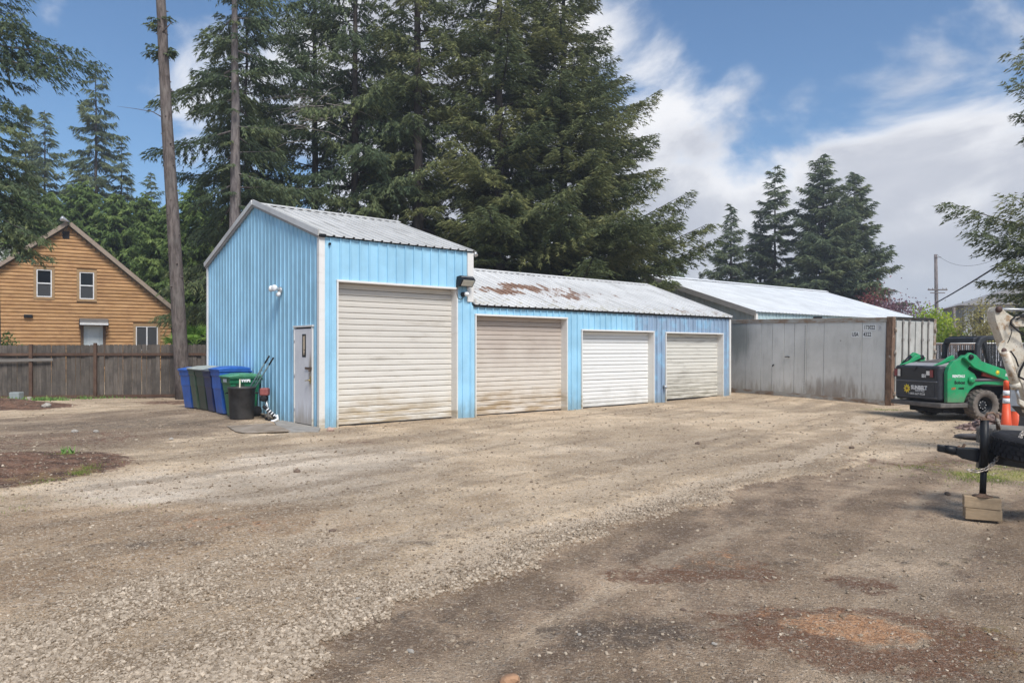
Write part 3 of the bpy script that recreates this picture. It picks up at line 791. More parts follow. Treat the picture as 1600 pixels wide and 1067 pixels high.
w = MB(); w.box(-.036, .03, T0 + .001, T0 + .033, 0, DZ); w.box(-.036, .03, T1 - .033, T1 - .001, 0, DZ); w.box(-.040, .03, T0 - .03, T1 + .03, DZ + .001, DZ + .04)
w.build('entry_frame', M['trim'], sh, bevel=.003)
w = MB()
w.box(.021, .06, T0, T1, -.05, DZ); w.build('entry_backing', M['dark'], sh)
w = MB(); w.tube([(-.025, T0 + .10, 1.00), (-.075, T0 + .10, 1.00)], .016, 10); w.bar((-.075, T0 + .10, 1.0), (-.08, T0 + .24, .985), .022, .018); w.box(-.034, -.0245, T0 + .07, T0 + .13, .93, 1.08)
w.build('door_handle', m_plain('brass', (.42, .34, .18), .4, .7), en)
w = MB(); w.bar((-.036, T0 + .06, 1.25), (-.036, T0 + .34, 1.25), .02, .045); w.bar((-.045, T0 + .0, 1.25), (-.045, T0 + .09, 1.25), .02, .06); w.tube([(-.05, T0 + .10, 1.215), (-.05, T0 + .10, 1.19)], .02, 8)
w.build('hasp', m_plain('rusty_steel', (.13, .085, .06), .7, .3), en)
for zz in (.35, 1.08, 1.85):
    w = MB(); w.tube([(-.035, T1 - .035, zz - .05), (-.035, T1 - .035, zz + .05)], .009, 8); w.build('hinge', M['galv'], en)
w = MB(); w.box(-.0275, -.0245, .635, .825, 1.485, 1.98); w.build('arrow_sign', M['black'], en)
w = MB()      # pale downward arrow
w.prism([(.712, 1.93), (.748, 1.93), (.748, 1.62), (.775, 1.62), (.73, 1.515), (.685, 1.62), (.712, 1.62)], (0, 0, 0), (0, 1, 0), (0, 0, 1), (1, 0, 0), -.0305, -.0278)
w.build('arrow', m_plain('sign_cream', (.62, .50, .36), .6), en)
w = MB()
w.prism([(.683, 1.95), (.697, 1.95), (.697, 1.64), (.683, 1.66)], (0, 0, 0), (0, 1, 0), (0, 0, 1), (1, 0, 0), -.0305, -.0278)
w.prism([(.763, 1.95), (.777, 1.95), (.777, 1.66), (.763, 1.64)], (0, 0, 0), (0, 1, 0), (0, 0, 1), (1, 0, 0), -.0305, -.0278)
w.build('arrow_border', m_plain('sign_cream2', (.55, .47, .36), .6), en)

def kit(x, y):    # garage plan coordinates -> world
    p = GC + GU * x + GV * y; return p
# ---- low garage ---------------------------------------------------
LE = 2.72; LR = 4.05; L0 = SPL; L1 = 14.85
gr = thing('garage_row', 'low light blue metal garage row of three bays under a rust-patched metal roof', 'garage', GC, (0, 0, GANG))
OPN = [(4.05, 7.11, 2.475, 21, 'slat2'), (7.72, 10.78, 2.165, 20, 'slat3'), (11.40, 14.40, 2.15, 18, 'slat4')]
w = MB(); xs = L0 + .002
for (a, b2, zt, ns, mt) in OPN:
    corrugated(w, (0, 0, 0), (1, 0, 0), xs, a - .035, (0, 0, 1), -.1, LE, (0, -1, 0))
    corrugated(w, (0, 0, 0), (1, 0, 0), a - .035, b2 + .035, (0, 0, 1), zt + .04, LE, (0, -1, 0))
    xs = b2 + .035
corrugated(w, (0, 0, 0), (1, 0, 0), xs, L1 - .05, (0, 0, 1), -.1, LE, (0, -1, 0))
w.build('front_wall', M['blue_low'], gr)
rakeL = lambda t: LE + (LR - .06 - LE) * (1 - abs(t - 3.65) / 3.65)
w = MB()
corrugated(w, (L1, 0, 0), (0, 1, 0), .05, 3.65, (0, 0, 1), -.1, rakeL, (1, 0, 0))
corrugated(w, (L1, 0, 0), (0, 1, 0), 3.65, 7.3, (0, 0, 1), -.1, rakeL, (1, 0, 0))
w.build('gable_wall', M['blue_low'], gr)
w = MB(); corrugated(w, (0, 7.3, 0), (1, 0, 0), L0, L1, (0, 0, 1), -.1, LE, (0, 1, 0)); w.build('rear_wall', M['blue_low'], gr)
sl = math.atan2(LR - LE, 3.65); cs, sn = math.cos(sl), math.sin(sl); rl = (3.65 + .07) / cs
wav = lambda a: -.02 + .012 * math.sin(a * 2.1) + .008 * math.sin(a * 6.7)
w = MB(); corrugated(w, (0, -.07, LE + .022), (1, 0, 0), SPL + .035, L1 + .07, (0, cs, sn), wav, rl, (0, -sn, cs), rib=.026, half=.030)
w.build('roof', M['roof_b'], gr)
w = MB(); corrugated(w, (0, 7.37, LE + .022), (1, 0, 0), SPL + .035, L1 + .07, (0, -cs, sn), -.02, rl, (0, sn, cs), rib=.026, half=.030)
w.build('roof', M['roof_b'], gr)
w = MB(); w.prism([(-.17, -.045), (0, .014), (.17, -.045), (.17, -.035), (0, .028), (-.17, -.035)], (0, 3.65, LR + .062), (0, 1, 0), (0, 0, 1), (1, 0, 0), SPL + .04, L1 + .08)
w.build('ridge_cap', M['roof_b'], gr)
w = MB(); w.box(SPL + .04, L1 + .05, -.052, -.022, LE - .035, LE + .012); w.build('eave_closure', M['rubber'], gr)
w = MB(); w.box(L1 - .055, L1 + .03, -.04, -.001, -.1, LE - .04); w.box(L1 + .002, L1 + .03, .0, .07, -.1, LE - .04); w.build('corner_trim', M['trim'], gr, bevel=.004)
w = MB()
for s_, y0 in ((1, -.07), (-1, 7.37)):
    w.prism([(0, -.06), (rl, -.06), (rl, .05), (0, .05)], (0, y0, LE + .022), (0, s_ * cs, sn), (0, -s_ * sn, cs), (1, 0, 0), L1 + .022, L1 + .05)
w.build('rake_trim', M['trim'], gr)
# flashing strip where the low roof meets the tall wall
w = MB(); w.prism([(0, .0), (rl, .0), (rl, .10), (0, .10)], (0, -.07, LE + .035), (0, cs, sn), (0, -sn, cs), (1, 0, 0), SPL + .032, SPL + .07); w.build('flashing', M['roof_b'], gr)
for i, (a, b2, zt, ns, mt) in enumerate(OPN):
    w = MB(); w.box(a - .03, a - .001, -.001, .26, -.1, zt); w.box(b2 + .001, b2 + .03, -.001, .26, -.1, zt); w.box(a - .03, b2 + .03, -.001, .26, zt + .001, zt + .04)
    w.build('door_jamb', M['trim'], gr)
    door_trim(gr, a, b2, zt, -.002)
    slat_door(gr, a, b2, zt, ns, .20, M[mt], 5 + i, zb=.03 if i < 2 else .09)
# louvred roof vent just behind the low ridge against the tall wall
w = MB(); w.box(SPL + .05, SPL + .24, 3.2, 3.6, LR - .1, LR + .37)
w.build('roof_vent', M['roof_b'], gr)
for k in range(5):
    w = MB(); w.box(SPL + .045, SPL + .245, 3.185, 3.196, LR + .03 + k * .062, LR + .065 + k * .062); w.build('vent_louvre', M['trim'], gr)
# little round plug-outlet by the last pier
w = MB(); w.tube([(11.28, -.02, .52), (11.28, -.10, .50), (11.28, -.13, .46)], [.05, .05, .03], 10); w.build('outlet_hood', M['galv'], gr)

# ---- wall lamps and camera ------------------------------------------
fl = thing('floodlight', 'black box floodlight on the blue wall above the big roll-up door corner', 'light', kit(3.62, -.02) + Vector((0, 0, 3.27)), (0, 0, GANG)); fl.scale = (.82, .82, .82)
w = MB(); w.prism([(-.04, .14), (-.22, .16), (-.36, .04), (-.20, -.16), (-.04, -.14)], (0, 0, 0), (0, 1, 0), (0, 0, 1), (1, 0, 0), -.23, .25)
w.build('housing', M['black'], fl, bevel=.02)
w = MB(); nrm = Vector((0, -.2, -.16)).normalized()
w.prism([(-.19, .03), (.21, .03), (.21, .225), (-.19, .225)], (0, -.362, .045), (1, 0, 0), Vector((0, .16, -.20)).normalized(), Vector((0, -.78, -.62)).normalized(), -.004, .012)
w.build('lens', M['lens'], fl)
w = MB(); w.box(-.12, .14, -.04, .0, -.10, .10); w.build('bracket', M['black'], fl)
w = MB(); w.prism([(-.21, -.012), (.23, -.012), (.23, .012), (-.21, .012)], (0, -.29, .115), (1, 0, 0), Vector((0, -.76, -.64)).normalized(), Vector((0, -.64, .76)).normalized(), -.01, .012)
w.build('top_plate', M['galv'], fl)
sc = thing('security_camera', 'small dome security camera with looped cable under the black floodlight', 'camera', kit(3.66, -.02) + Vector((0, 0, 2.97)), (0, 0, GANG))
w = MB(); w.lathe([(0, -.02), (.062, -.02), (.062, .03), (.05, .05), (0, .055)], 16, (0, 0, 0), (0, -1, 0)); w.build('base', M['black'], sc)
w = MB(); w.lathe([(.05, 0), (.055, .04), (.045, .075), (.02, .095), (0, .10)], 14, (.03, -.05, .01), (.5, -.8, -.1)); w.build('head', M['white'], sc)
w = MB(); w.tube([(-.20, -.025, .22), (-.20, -.03, .0), (-.17, -.03, -.10), (-.10, -.03, -.13), (-.03, -.03, -.09), (-.02, -.03, -.03)], .011, 6); w.build('cable', M['rubber'], sc)
wl = thing('wall_light', 'white twin-bulb spotlight high on the blue gable wall', 'light', kit(-.02, 2.0) + Vector((0, 0, 3.0)), (0, 0, GANG))
w = MB(); w.lathe([(0, 0), (.085, 0), (.085, .03), (.06, .05), (0, .055)], 16, (0, 0, 0), (-1, 0, 0)); w.build('base', M['galv'], wl)
for sx, dr in ((-.13, (-.75, -.5, .1)), (.16, (-.6, .75, .12))):
    dv = Vector(dr).normalized(); o0 = Vector((-.06, .0 + (.03 if sx > 0 else -.02), .02))
    w = MB(); w.lathe([(.0, 0), (.028, .0), (.03, .06), (.045, .09), (.072, .16), (.075, .18), (.066, .195), (0, .20)], 16, o0, dv); w.build('spot_head', M['white'], wl)
w = MB(); w.lathe([(0, 0), (.04, 0), (.055, .04), (.05, .08), (0, .10)], 14, (-.05, -.02, -.06), (-.5, -.3, -.8)); w.build('sensor', M['white'], wl)
ec = MB(); ec.lathe([(0, 0), (.025, 0), (.025, .04), (0, .05)], 10, kit(.2, -.02) + Vector((0, 0, 3.86)), -GV)
tag(ec.build('peephole_camera', M['black']), 'tiny black camera under the eave at the white shed corner', 'camera')

# ---- the grey green building with the pale roof behind --------------
U2 = Vector((.7929, .6095, 0)); V2 = Vector((-.6095, .7929, 0)); P2 = Vector((12.0, 35.6, 0))
gb = thing('metal_barn', 'grey-green metal building with a wide pale metal roof behind the container', 'building', P2, (0, 0, math.atan2(.6095, .7929)))
D2, E2, R2, LL = 13.56, 3.5, 5.75, 18.6
rk = lambda t: E2 + (R2 - E2) * (1 - abs(t - D2 / 2) / (D2 / 2))
w = MB()
corrugated(w, (0, 0, 0), (0, 1, 0), .05, D2 / 2, (0, 0, 1), -.2, rk, (-1, 0, 0), pitch=.3048, rib=.03, half=.03)
corrugated(w, (0, 0, 0), (0, 1, 0), D2 / 2, D2, (0, 0, 1), -.2, rk, (-1, 0, 0), pitch=.3048, rib=.03, half=.03)
w.build('gable_wall', M['grey_siding'], gb)
w = MB(); corrugated(w, (0, 0, 0), (1, 0, 0), .05, LL, (0, 0, 1), -.2, E2, (0, -1, 0), pitch=.3048, rib=.03, half=.03)
w.build('side_wall', M['pale_siding'], gb)
w = MB(); w.box(0, LL, D2 - .02, D2, -.2, E2); w.box(LL - .02, LL, .01, D2 - .03, -.2, E2); w.build('rear_wall', M['grey_siding'], gb)
sl = math.atan2(R2 - E2, D2 / 2); cs, sn = math.cos(sl), math.sin(sl); rl = (D2 / 2 + .15) / cs
for s_, y0 in ((1, -.15), (-1, D2 + .15)):
    w = MB(); corrugated(w, (0, y0, E2 + .0), (1, 0, 0), -.2, LL + .2, (0, s_ * cs, sn), 0, rl, (0, -s_ * sn, cs), pitch=.3048, rib=.03, half=.04)
    w.build('roof', M['roof_c'], gb)
w = MB()
for s_, y0 in ((1, -.15), (-1, D2 + .15)):
    w.prism([(0, -.22), (rl, -.22), (rl, .04), (0, .04)], (0, y0, E2), (0, s_ * cs, sn), (0, -s_ * sn, cs), (1, 0, 0), -.25, -.205)
w.build('rake_trim', m_plain('dull_trim', (.30, .29, .275), .6), gb)
w = MB(); w.box(-.06, .1, -.06, .04, -.2, E2 - .05); w.build('corner_trim', M['trim'], gb)
for k in range(62):   # ridge cap with its corrugated closure
    pass
w = MB(); w.prism([(-.2, -.07), (0, 0), (.2, -.07), (.2, -.05), (0, .03), (-.2, -.05)], (0, D2 / 2, R2 + .12), (0, 1, 0), (0, 0, 1), (1, 0, 0), -.22, LL + .2)
w.build('ridge_cap', M['roof_c'], gb)

# ---- wooden house ----------------------------------------------------
HU = Vector((.853, .521, 0)); HANG = math.atan2(.521, .853)
hs = thing('wooden_house', 'natural cedar-clad gabled house with two upper windows behind the fence', 'house', (-22.8, 36.0, 0), (0, 0, HANG))
PX, PZ, EL, ER, EZL, EZR = .62, 7.85, -4.9, 5.30, 3.4, 3.75
def gz_(x): return PZ - (x - PX) * (PZ - EZR) / (ER - PX) if x > PX else PZ - (PX - x) * (PZ - EZL) / (PX - EL)
w = MB()
for (x0, x1, y0, y1) in ((EL, ER, .06, 9),):
    vs = [(x0, y0, 0), (x1, y0, 0), (x1, y0, EZR), (PX, y0, PZ - .02), (x0, y0, EZL), (x0, y1, 0), (x1, y1, 0), (x1, y1, EZR), (PX, y1, PZ - .02), (x0, y1, EZL)]
    w.add(vs, [(0, 1, 2, 3, 4), (9, 8, 7, 6, 5), (0, 5, 6, 1), (1, 6, 7, 2), (0, 4, 9, 5)])
w.build('wall', M['log_trim'], hs)
WIN = [(-.73, -.09, 4.24, 5.60, 2), (1.09, 1.73, 4.20, 5.57, 2), (3.62, 4.66, 1.60, 2.87, 1)]
DOOR = (1.27, 2.12, .85, 2.86); VENT = (.36, .66, 7.20, 7.62)
holes = [(a - .12, b2 + .12, c - .10, d_ + .10) for a, b2, c, d_, _ in WIN] + [(DOOR[0] - .13, DOOR[1] + .13, DOOR[2], DOOR[3] + .12), VENT]
ch = .178; z = .6; i = 0
while z < PZ - .1:
    zt = z + ch
    xl = max(EL, PX - (PZ - zt) * (PX - EL) / (PZ - EZL)); xr = min(ER, PX + (PZ - zt) * (ER - PX) / (PZ - EZR))
    segs = [(xl, xr)]
    for (a, b2, c, d_) in holes:
        if c < zt - .04 and d_ > z + .04:
            ns_ = []
            for s0, s1 in segs:
                if b2 <= s0 or a >= s1: ns_.append((s0, s1)); continue
                if a > s0: ns_.append((s0, a))
                if b2 < s1: ns_.append((b2, s1))
            segs = ns_
    for s0, s1 in segs:
        if s1 - s0 < .05: continue
        cuts = [s0, s1]
        if s1 - s0 > 4.5: cuts = [s0, s0 + (s1 - s0) * random.uniform(.3, .7), s1]
        for c0, c1 in zip(cuts[:-1], cuts[1:]):
            k = MB()
            k.prism([(.055, 0), (-.004, .0), (-.026, .03), (-.034, ch * .45), (-.022, ch - .045), (.012, ch - .016), (.055, ch - .016)], (0, 0, z), (0, 1, 0), (0, 0, 1), (1, 0, 0), c0 + .003, c1 - .003)
            k.build('board', M['log'], hs)
    z += ch
for a, b2, c, d_, ty in WIN:
    k = MB(); t = .09
    for bx in ((a - .12, a - .002, -.05, .05, c - .12, d_ + .12), (b2 + .002, b2 + .12, -.05, .05, c - .12, d_ + .12), (a - .002, b2 + .002, -.05, .05, d_ + .002, d_ + .12), (a - .002, b2 + .002, -.06, .05, c - .12, c - .002)): k.box(*bx)
    wi = k.build('window', M['log_trim'], hs)
    k = MB(); fr = .05
    k.box(a, a + fr, -.03, .05, c, d_); k.box(b2 - fr, b2, -.03, .05, c, d_); k.box(a + fr, b2 - fr, -.03, .05, c, c + fr); k.box(a + fr, b2 - fr, -.03, .05, d_ - fr, d_)
    if ty == 2: mz = (c + d_) / 2; k.box(a + fr, b2 - fr, -.028, .05, mz - .03, mz + .03); panes = [(a + fr, b2 - fr, c + fr, mz - .03, 'screen'), (a + fr, b2 - fr, mz + .03, d_ - fr, 'glass')]
    else: mx_ = (a + b2) / 2; k.box(mx_ - .03, mx_ + .03, -.028, .05, c + fr, d_ - fr); panes = [(a + fr, mx_ - .03, c + fr, d_ - fr, 'screen'), (mx_ + .03, b2 - fr, c + fr, d_ - fr, 'screen')]
    k.build('frame', M['white'], wi)
    for p_ in panes:
        k = MB(); k.box(p_[0], p_[1], .01, .02, p_[2], p_[3]); k.build('pane', M[p_[4]], wi)
k = MB(); k.box(DOOR[0], DOOR[1], -.02, .05, DOOR[2], DOOR[3]); dr = k.build('door', m_plain('pale_door_paint', (.50, .56, .58), .5, var=.05), hs)
k = MB(); 
for z0, z1 in ((DOOR[2] + .15, DOOR[2] + .85), (DOOR[2] + 1.0, DOOR[3] - .15)): k.box(DOOR[0] + .17, DOOR[1] - .17, -.034, -.0205, z0, z1)
k.build('door_panel', m_plain('pale_door_panel', (.58, .64, .66), .5, var=.05), dr, bevel=.01)
k = MB(); k.lathe([(0, 0), (.03, 0), (.04, .04), (0, .06)], 10, (DOOR[0] + .08, -.02, DOOR[2] + .98), (0, -1, 0)); k.build('door_knob', M['black'], dr)
k = MB(); k.box(DOOR[0] - .12, DOOR[0] - .002, -.05, .05, DOOR[2], DOOR[3] + .1); k.box(DOOR[1] + .002, DOOR[1] + .12, -.05, .05, DOOR[2], DOOR[3] + .1); k.box(DOOR[0] - .002, DOOR[1] + .002, -.05, .05, DOOR[3] + .002, DOOR[3] + .1)
k.build('door_frame', m_plain('brown_trim', (.14, .085, .05), .7), hs)
# curved awning
k = MB(); pr_ = []
for q in range(9):
    a_ = q / 8 * R(80); pr_.append((-.06 - .62 * math.sin(a_), 2.93 + .36 * math.cos(a_) - .06))
k.prism(pr_ + [(p[0] + .012, p[1] - .03) for p in reversed(pr_)], (0, 0, 0), (0, 1, 0), (0, 0, 1), (1, 0, 0), DOOR[0] - .17, DOOR[1] + .22)
aw = k.build('awning', m_plain('smoked_plastic', (.15, .145, .14), .35), hs)
k = MB(); k.box(DOOR[0] - .17, DOOR[1] + .22, -.70, -.672, 2.88, 2.955); k.build('awning_gutter', M['white'], aw)
for xx in (DOOR[0] - .19, DOOR[1] + .225):
    k = MB(); k.prism([(-.05, 3.2), (-.05, 2.75), (-.12, 2.78), (-.66, 2.92), (-.50, 3.08), (-.3, 3.18)], (xx, 0, 0), (0, 1, 0), (0, 0, 1), (1, 0, 0), -.015, .015); k.build('awning_bracket', M['black'], aw)
k = MB(); k.box(VENT[0], VENT[1], .0, .05, VENT[2], VENT[3] - .05); k.build('gable_vent', M['dark'], hs)
k = MB(); k.box(-1.24, -.88, -.16, -.036, 3.20, 3.36); k.build('porch_light', M['black'], hs, bevel=.02)
# roof planes with eaves
def roofslab(pa, pb, y0, y1, th, name, mat, parent):
    k = MB(); dxr = Vector((pb[0] - pa[0], 0, pb[1] - pa[1])); nn_ = Vector((-dxr.z, 0, dxr.x)).normalized()
    if nn_.z < 0: nn_ = -nn_
    vs = []
    for y_ in (y0, y1):
        for q in (Vector((pa[0], y_, pa[1])), Vector((pb[0], y_, pb[1]))):
            vs += [q, q + nn_ * th]
    k.add(vs, [(0, 2, 3, 1), (4, 5, 7, 6), (0, 1, 5, 4), (2, 6, 7, 3), (1, 3, 7, 5), (0, 4, 6, 2)])
    return k.build(name, mat, parent)
m, n, b = new_mat('shingles'); o_ = n.coord()
br = n.n('ShaderNodeTexBrick'); n.put(br.inputs['Vector'], n.vmath('MULTIPLY', o_, (1, 1, 1))); br.inputs['Scale'].default_value = 3.0
c = n.mix(n.rng(n.noise(o_, 3, 6, .7), .3, .7), (.20, .21, .19), (.34, .35, .31)); fin(n, b, c, .9, 0, n.bump(n.noise(o_, 16, 4, .7), .6, .02)); M['shingle'] = m
sR = (PZ - EZR) / (ER - PX); sL = (PZ - EZL) / (PX - EL)
roofslab((PX, PZ + .02), (ER + .25, EZR - sR * .25 + .02), -.30, 9.3, .16, 'roof', M['shingle'], hs)
roofslab((PX, PZ + .02), (EL - .25, EZL - sL * .25 + .02), -.30, 9.3, .16, 'roof', M['shingle'], hs)
roofslab((PX, PZ + .01), (ER + .27, EZR - sR * .27 + .01), -.34, -.305, .19, 'fascia', m_plain('fascia_paint', (.30, .24, .19), .7), hs)
roofslab((PX, PZ + .01), (EL - .27, EZL - sL * .27 + .01), -.34, -.305, .19, 'fascia', m_plain('fascia_paint2', (.30, .24, .19), .7), hs)
k = MB(); k.tube([(PX - .12, -.33, PZ - .05), (PX - .3, -.37, PZ - .5), (PX - .16, -.36, PZ - .75)], .012, 5); k.tube([(PX + .02, -.36, PZ + .1), (PX - .15, -.38, PZ - .4), (PX + .2, -.37, PZ - .55)], .012, 5); k.build('wires', M['rubber'], hs)
k = MB(); k.lathe([(0, 0), (.04, 0), (.05, .1), (.14, .35), (.12, .42), (0, .44)], 12, (PX + .05, -.45, PZ + .12), (-1, -.1, .45)); k.build('eave_lamp', M['galv'], hs)
# cross wing with its own roof at the left
k = MB(); k.box(-7.0, -2.4, 2.5, 7.5, 0, 5.4); k.build('wing_wall', M['log_trim'], hs)
roofslab((-7.4, 5.35), (-1.0, 5.35), 2.1, 2.16, .3, 'wing_fascia', M['rake'], hs)
k = MB(); k.add([(-7.5, 2.0, 5.5), (.2, 2.0, 5.5), (.2, 5.0, 7.2), (-7.5, 5.0, 7.2), (-7.5, 8.0, 5.5), (.2, 8.0, 5.5), (-7.5, 2.0, 5.38), (.2, 2.0, 5.38), (-7.5, 8.0, 5.38), (.2, 8.0, 5.38)],
             [(0, 1, 2, 3), (3, 2, 5, 4), (6, 8, 9, 7), (0, 6, 7, 1), (0, 3, 4, 8, 6), (1, 7, 9, 5, 2)]); k.build('wing_roof', M['shingle'], hs)

# ---- fence -------------------------------------------------------------
FU = Vector((.985, .17, 0)).normalized(); FANG = math.atan2(.17, .985)
fe = thing('board_fence', 'weathered grey board fence with brown posts and rail in front of the wooden house', 'fence', (-16.9, 24.0, 0), (0, 0, FANG))
rr = random.Random(3); posts = [-1.55, .88, 2.86, 5.44, 7.9, 10.3]
x = -4.2
while x < 12.0:
    bw = rr.uniform(.135, .146); top = 1.80 + rr.uniform(-.012, .012) + (.015 if x > 2.8 else 0)
    bot = .06 if x > .9 else .10
    k = MB(); k.prism([(0, bot), (bw, bot), (bw, top - .03), (bw - .03, top), (.03, top), (0, top - .03)], (x, 0, 0), (1, 0, 0), (0, 0, 1), (0, 1, 0), 0, .019)
    o = k.build('board', M['fence'], fe); o.rotation_euler = (rr.uniform(-.006, .006), 0, rr.uniform(-.01, .01)); 
    x += bw + rr.uniform(.003, .014)
for px_ in posts:
    k = MB(); k.box(px_ - .048, px_ + .048, -.115, -.02, -.05, 1.87 if px_ > 2 else 1.82); k.build('post', M['fence_rail'], fe, bevel=.006)
for p0, p1 in zip([-4.2] + posts[:-1], posts):
    k = MB(); k.box(p0 + .05, p1 - .05, -.062, -.02, 1.44, 1.53); k.build('rail', M['fence_rail'], fe)
    k = MB(); k.box(p0 + .05, p1 - .05, -.055, -.02, .02, .12); k.build('rail', M['fence_rail'], fe)
k = MB(); k.box(-.6, 1.6, -.14, -.118, 1.24, 1.33); o = k.build('loose_rail', m_wood('grey_plank', (.17, .155, .14), (.25, .23, .21), (1, 6, 6), 2), fe); o.rotation_euler = (0, -.018, 0)
gph = tag(MB().box(-.16, .16, -.14, .14, 0, .27).build('plastic_crate', m_plain('grey_plastic', (.26, .29, .29), .6), bevel=.03), 'small grey tub standing at the foot of the fence post', 'tub')
gph.location = (-16.1, 23.5, 0.0)

# ---- shipping container ---------------------------------------------
CU = Vector((-.545, .839, 0)).normalized(); CANG = math.atan2(CU.y, CU.x)
ct = thing('shipping_container', 'pale grey steel shipping container with rusty brown corner post beside the garages', 'container', (10.95, 20.9, 0.0), (0, -math.atan2(.13, 5.9), CANG))
# local x runs along the long side away from the camera, local y points to the camera-left side (outward = +y), -y is inside
CL, CWd, CH = 6.06, 2.44, 2.58
m, n, b = new_mat('container_paint'); o_ = n.coord(); x_, y_, z_ = n.sep(o_)
bl = n.noise(o_, .9, 5, .62); st_ = n.noise(n.vmath('MULTIPLY', o_, (5, 5, .8)), 1.2, 6, .68)
c = n.mix(n.rng(bl, .3, .7), (.50, .495, .465), (.62, .615, .585))
c = n.mix(n.math('MULTIPLY', n.rng(st_, .5, .7), .35), c, (.33, .32, .29))
c = n.mix(n.rng(n.math('ADD', z_, n.math('MULTIPLY', n.math('SUBTRACT', st_, .5), 1.6)), .0, .5, .6, 0), c, (.24, .20, .15))
gq = n.vmath('LENGTH', n.comb(n.math('DIVIDE', n.math('SUBTRACT', x_, 1.9), 1.0), 0.0, n.math('DIVIDE', n.math('SUBTRACT', z_, .35), .45)))
c = n.mix(n.math('MULTIPLY', n.rng(n.math('ADD', gq, n.math('MULTIPLY', n.math('SUBTRACT', st_, .5), 2.4)), .4, 1.1, 1, 0), .6), c, (.17, .13, .10))
gq = n.vmath('LENGTH', n.comb(n.math('DIVIDE', n.math('SUBTRACT', x_, 5.6), .8), 0.0, n.math('DIVIDE', n.math('SUBTRACT', z_, 2.0), .9)))
c = n.mix(n.math('MULTIPLY', n.rng(n.math('ADD', gq, n.math('MULTIPLY', n.math('SUBTRACT', st_, .5), 1.6)), .3, 1.2, 1, 0), .6), c, (.12, .14, .12))
sp = n.voro(o_, 1.5).outputs['Distance']; c = n.mix(n.rng(sp, .012, .05, .8, 0), c, (.10, .07, .055))
fin(n, b, c, .6, 0, n.bump(bl, .3, .03)); M['cont'] = m
m, n, b = new_mat('rusty_steel_frame'); o_ = n.coord(); g_ = n.noise(n.vmath('MULTIPLY', o_, (4, 4, 1)), 3.0, 7, .75)
c = n.mix(n.rng(g_, .35, .6), (.085, .05, .032), (.21, .13, .085)); c = n.mix(n.rng(n.noise(o_, 6, 5, .7), .58, .68, 0, .8), c, (.42, .38, .33)); fin(n, b, c, .85, .1, n.bump(g_, .5, .01)); M['rustframe'] = m
m, n, b = new_mat('worn_rail'); o_ = n.coord(); g_ = n.noise(n.vmath('MULTIPLY', o_, (1, 1, 3)), 2.0, 7, .75)
c = n.mix(n.rng(g_, .4, .62), (.36, .35, .32), (.22, .145, .09)); fin(n, b, c, .8, .1, n.bump(g_, .3, .01)); M['rail2'] = m
seams = [0.20, .93, 2.19, 2.80, 3.25, 3.64, 4.10, 4.56, 5.18, 5.86]
for i_, (a, b2) in enumerate(zip(seams[:-1], seams[1:])):
    k = MB(); k.box(a + .006, b2 - .006, -.05, -.018 + .003 * (i_ % 2), .16, CH - .14)
    k.build('panel', M['cont'], ct, bevel=.004)
k = MB(); k.box(.18, 5.9, -.08, -.051, .14, CH - .1); k.build('seam_backing', M['dark'], ct)
k = MB()
for q in range(42): k.lathe([(0, 0), (.014, 0), (.010, .008), (0, .010)], 6, (2.86, -.016, .22 + q * .052), (0, 1, 0))
k.build('rivet_line', M['black'], ct)
k = MB(); k.box(.18, CL - .18, -.10, .0, CH - .14, CH); k.build('top_rail', M['rail2'], ct, bevel=.01)
k = MB(); k.box(.18, CL - .18, -.10, .0, .0, .155); k.build('bottom_rail', M['rail2'], ct, bevel=.01)
k = MB(); k.box(0, .178, -.16, .004, 0, CH + .02); k.build('corner_post', M['rustframe'], ct, bevel=.008, label='rusty brown corner post')
k = MB(); k.box(CL - .178, CL, -.16, .002, 0, CH); k.build('corner_post', M['rail2'], ct, bevel=.008)
for xx in (0, CL - .178):
    k = MB(); k.box(xx + .0, xx + .178, -CWd, -CWd + .14, 0, CH); k.build('corner_post', M['rail2'], ct, bevel=.008)
k = MB(); k.box(.18, CL - .18, -CWd + .02, -CWd + .05, .0, CH - .02); k.box(CL - .06, CL - .02, -CWd + .145, -.165, 0, CH - .02); k.build('rear_panels', M['cont'], ct)
k = MB(); k.box(.0, CL, -CWd + .055, -.105, CH - .05, CH - .015); k.build('roof', M['rail2'], ct)
k = MB(); k.box(.0, .12, -CWd + .145, -.165, CH - .06, CH + .02); k.build('door_header', M['black'], ct); k = MB(); k.box(-.0, .12, -CWd + .145, -.165, 0, .16); k.build('door_sill', M['rail2'], ct)
M['contdoor'] = m_plain('container_door_paint', (.40, .40, .375), .65, var=.16, scale=2.5, bump=.2)
